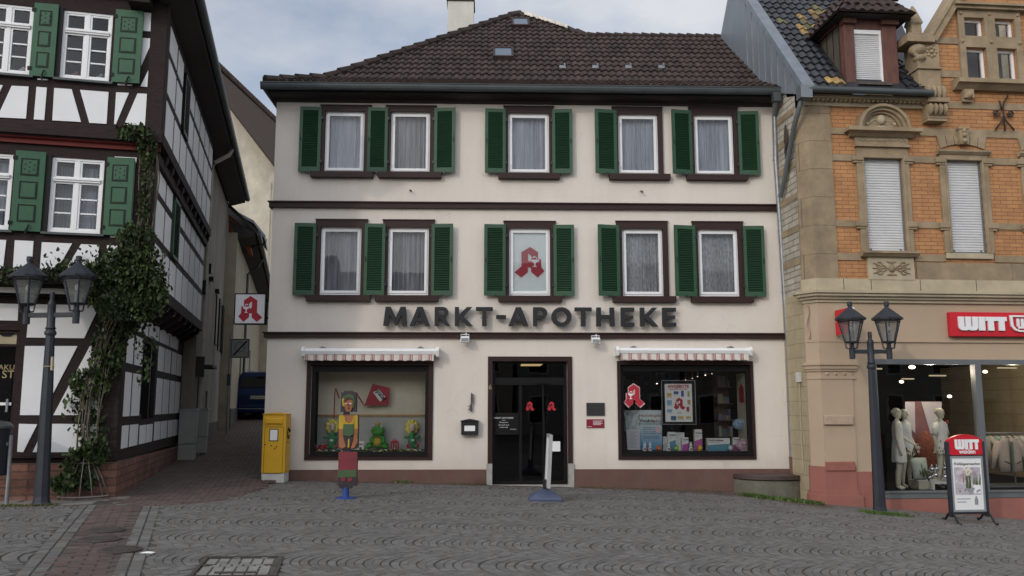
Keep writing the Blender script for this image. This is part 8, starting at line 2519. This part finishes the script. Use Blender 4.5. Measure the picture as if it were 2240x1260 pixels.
for bx, by, rx_, ry_, n_ in blobs:
    for k in range(int(n_ * 1.35)):
        a, q = r.random() * 2 * pi, sqrt(r.random()) * (1 + .28 * r.random() ** 3)
        px, py = bx + rx_ * q * cos(a), by + ry_ * q * sin(a)
        base = -.50 if py < 700 else (-.12 if py < 960 else (-.24 if px > 160 else -.42))
        if px < 215 and py < 640: base = -.50
        dep = base + r.uniform(-.10, .14) * (1 if n_ > 150 else .4)
        c = vp(px, py, dep)
        s_ = r.uniform(.016, .044) * (1.15 if by > 780 else 1)
        m_ = Matrix.Rotation(r.uniform(0, 2 * pi), 3, 'Z') @ Matrix.Rotation(r.gauss(1.0, .55), 3, 'X') @ Matrix.Rotation(r.uniform(-.9, .9), 3, 'Y')
        mb.poly([c + m_ @ Vector(v) * s_ for v in ((0, -1.2, 0), (.75, -.2, .18), (.45, .7, .1), (0, 1.35, -.1), (-.45, .7, .1), (-.75, -.2, .18))])
mb.build('foliage', W['leaf'], VN_, fix=False)
cu_, cz_ = L.hit(170, 1080, -.42)
CG = at(L, 'plant_cage', 'pale rusty iron guard cage round the foot of the climbing vine', 'plant guard', cu_ + .02, -.13, gz(L.w(cu_, -.3, 0).x))
cv = V0 + Vector((.0, .12, 0)); rr = .36
mb = MB()
for k in range(7):
    a = pi + pi * k / 6; b = Vector((rr * cos(a), rr * .8 * sin(a), 0)); t_ = Vector((.14 * cos(a), -.06 + .1 * sin(a), .55))
    mb.tube([b, b.lerp(t_, .5) + Vector((0, 0, .05)), t_, t_ + Vector((0, .02, .12))], .008, 6)
mb.tube([(rr * cos(pi + pi * k / 16), rr * .8 * sin(pi + pi * k / 16), .05) for k in range(17)], .010, 6)
mb.tube([(.13 * cos(2 * pi * k / 12), -.06 + .11 * sin(2 * pi * k / 12), .55) for k in range(13)], .008, 6)
mb.build('cage_bar', W['cage'], CG, smooth=True)

# ================================================================== OPPOSITE ROW (seen only as reflections)
opm = mat('opposite_plaster', (.45, .40, .33), .9, .1, 2); opr = mat('opposite_roof', (.09, .05, .04), .8, .2, 3)
for k, (x0, x1, h_, c_) in enumerate(((-20, -9, 8.5, (.4, .37, .32)), (-8.7, 2, 7.5, (.45, .40, .3)), (2.3, 12, 8.2, (.36, .35, .34)), (12.3, 24, 7.8, (.42, .36, .3)), (24.3, 37, 9, (.38, .36, .33)), (37.3, 52, 8.6, (.4, .35, .3)))):
    o = thing('opposite_house', ('plain grey town house across the square, leftmost of the row', 'sand coloured town house across the square, second of the row', 'pale grey town house across the square, third of the row', 'brownish town house across the square, fourth of the row', 'taller grey town house across the square, fifth of the row', 'beige town house across the square, rightmost of the row')[k], 'house', ((x0 + x1) / 2, -16, -.6), 0, 'houses across the square')
    w_ = (x1 - x0) / 2; mb = MB(); mb.box(-w_, w_, -8, 0, -1, h_); mb.build('wall', mat('opposite_wall', c_, .9, .1, 2), o)
    mb = MB(); mb.prism([(.4, h_), (-4, h_ + 3.2), (-8.4, h_)], -w_ - .05, w_ + .05, ax='x'); mb.build('roof', opr, o)
    for fz_ in (1.2, 4.2, 6.3):
        if fz_ + 1.6 > h_: continue
        for q in range(4):
            x = -w_ + (q + .5) * w_ / 2; f = MB().box(x - .6, x + .6, 0, .06, fz_ - .1, fz_ + 1.6).build('window', W['pvc'], o); MB().box(x - .5, x + .5, .05, .08, fz_, fz_ + 1.5).build('pane', W['dark'], f)

# ================================================================== LIGHT, SKY, CAMERA
SD = Vector((0.69, 1.0, -.56)).normalized()
el = math.asin(-SD.z); az = math.atan2(-SD.x, -SD.y)      # compass direction of the sun from +Y towards +X
w = bpy.data.worlds.new('World'); sc.world = w; w.use_nodes = True
nt = w.node_tree; nt.nodes.clear(); n = N(nt)
sky = n.add('ShaderNodeTexSky', sky_type='NISHITA'); sky.sun_disc = False; sky.sun_elevation = el; sky.sun_rotation = az
sky.air_density = 1.0; sky.dust_density = 1.6; sky.ozone_density = 1.2
tc = n.add('ShaderNodeTexCoord').outputs['Generated']
v = n.mapv(tc, (1.0, 1.0, 2.1), loc=(.35, .12, .1))
f1 = n.noise(v, 3.1, 7, .52)
cl_ = n.ramp(f1, .40, .56)
shade = n.noise(n.mapv(tc, (1, 1, 2), loc=(4, 1, 2)), 2.4, 5, .5)
ccol = n.mix(n.ramp(shade, .35, .65), (4.3, 4.5, 4.95, 1), (5.5, 5.6, 5.8, 1))
dt = n.add('ShaderNodeVectorMath', operation='DOT_PRODUCT'); n.link(tc, dt.inputs[0]); dt.inputs[1].default_value = tuple(-SD)
glow = n.math('POWER', n.math('MAXIMUM', dt.outputs['Value'], 0.0), 1.3)       # thin cloud is brightest round the sun
vs_ = n.add('ShaderNodeVectorMath', operation='SCALE'); n.link(ccol, vs_.inputs[0]); n.link(n.math('MULTIPLY_ADD', glow, GLOW, 1.0), vs_.inputs['Scale'])
ccol = vs_.outputs[0]
bg = n.add('ShaderNodeBackground'); out = n.add('ShaderNodeOutputWorld')
n.link(n.mix(n.math('MULTIPLY_ADD', cl_, .52, .42), sky.outputs[0], ccol), bg.inputs[0]); bg.inputs[1].default_value = SKY_S
n.link(bg.outputs[0], out.inputs[0])
sl = bpy.data.lights.new('sun', 'SUN'); sl.energy = SUN_S; sl.angle = RAD(1.5); sl.color = (1.0, .93, .83)
so = bpy.data.objects.new('sun', sl); COL.objects.link(so); so.rotation_euler = SD.to_track_quat('-Z', 'Y').to_euler(); so.location = (-10, -20, 20)
cd = bpy.data.cameras.new('camera'); cd.sensor_width = 36; cd.lens = FPX / 2240 * 36; cd.clip_end = 800; cd.clip_start = .05
co = bpy.data.objects.new('camera', cd); COL.objects.link(co); co.location = (0, 0, EYE); co.rotation_euler = (RAD(90) + PIT, 0, 0)
sc.camera = co
sc.view_settings.view_transform = 'Standard'; sc.view_settings.look = 'None'; sc.view_settings.exposure = EXPO; sc.view_settings.gamma = 1
sc.cycles.max_bounces = 8; sc.cycles.transparent_max_bounces = 12; sc.cycles.sample_clamp_indirect = 6
try:
    sc.cycles.use_denoising = True; sc.cycles.denoiser = 'OPENIMAGEDENOISE'
except Exception: pass
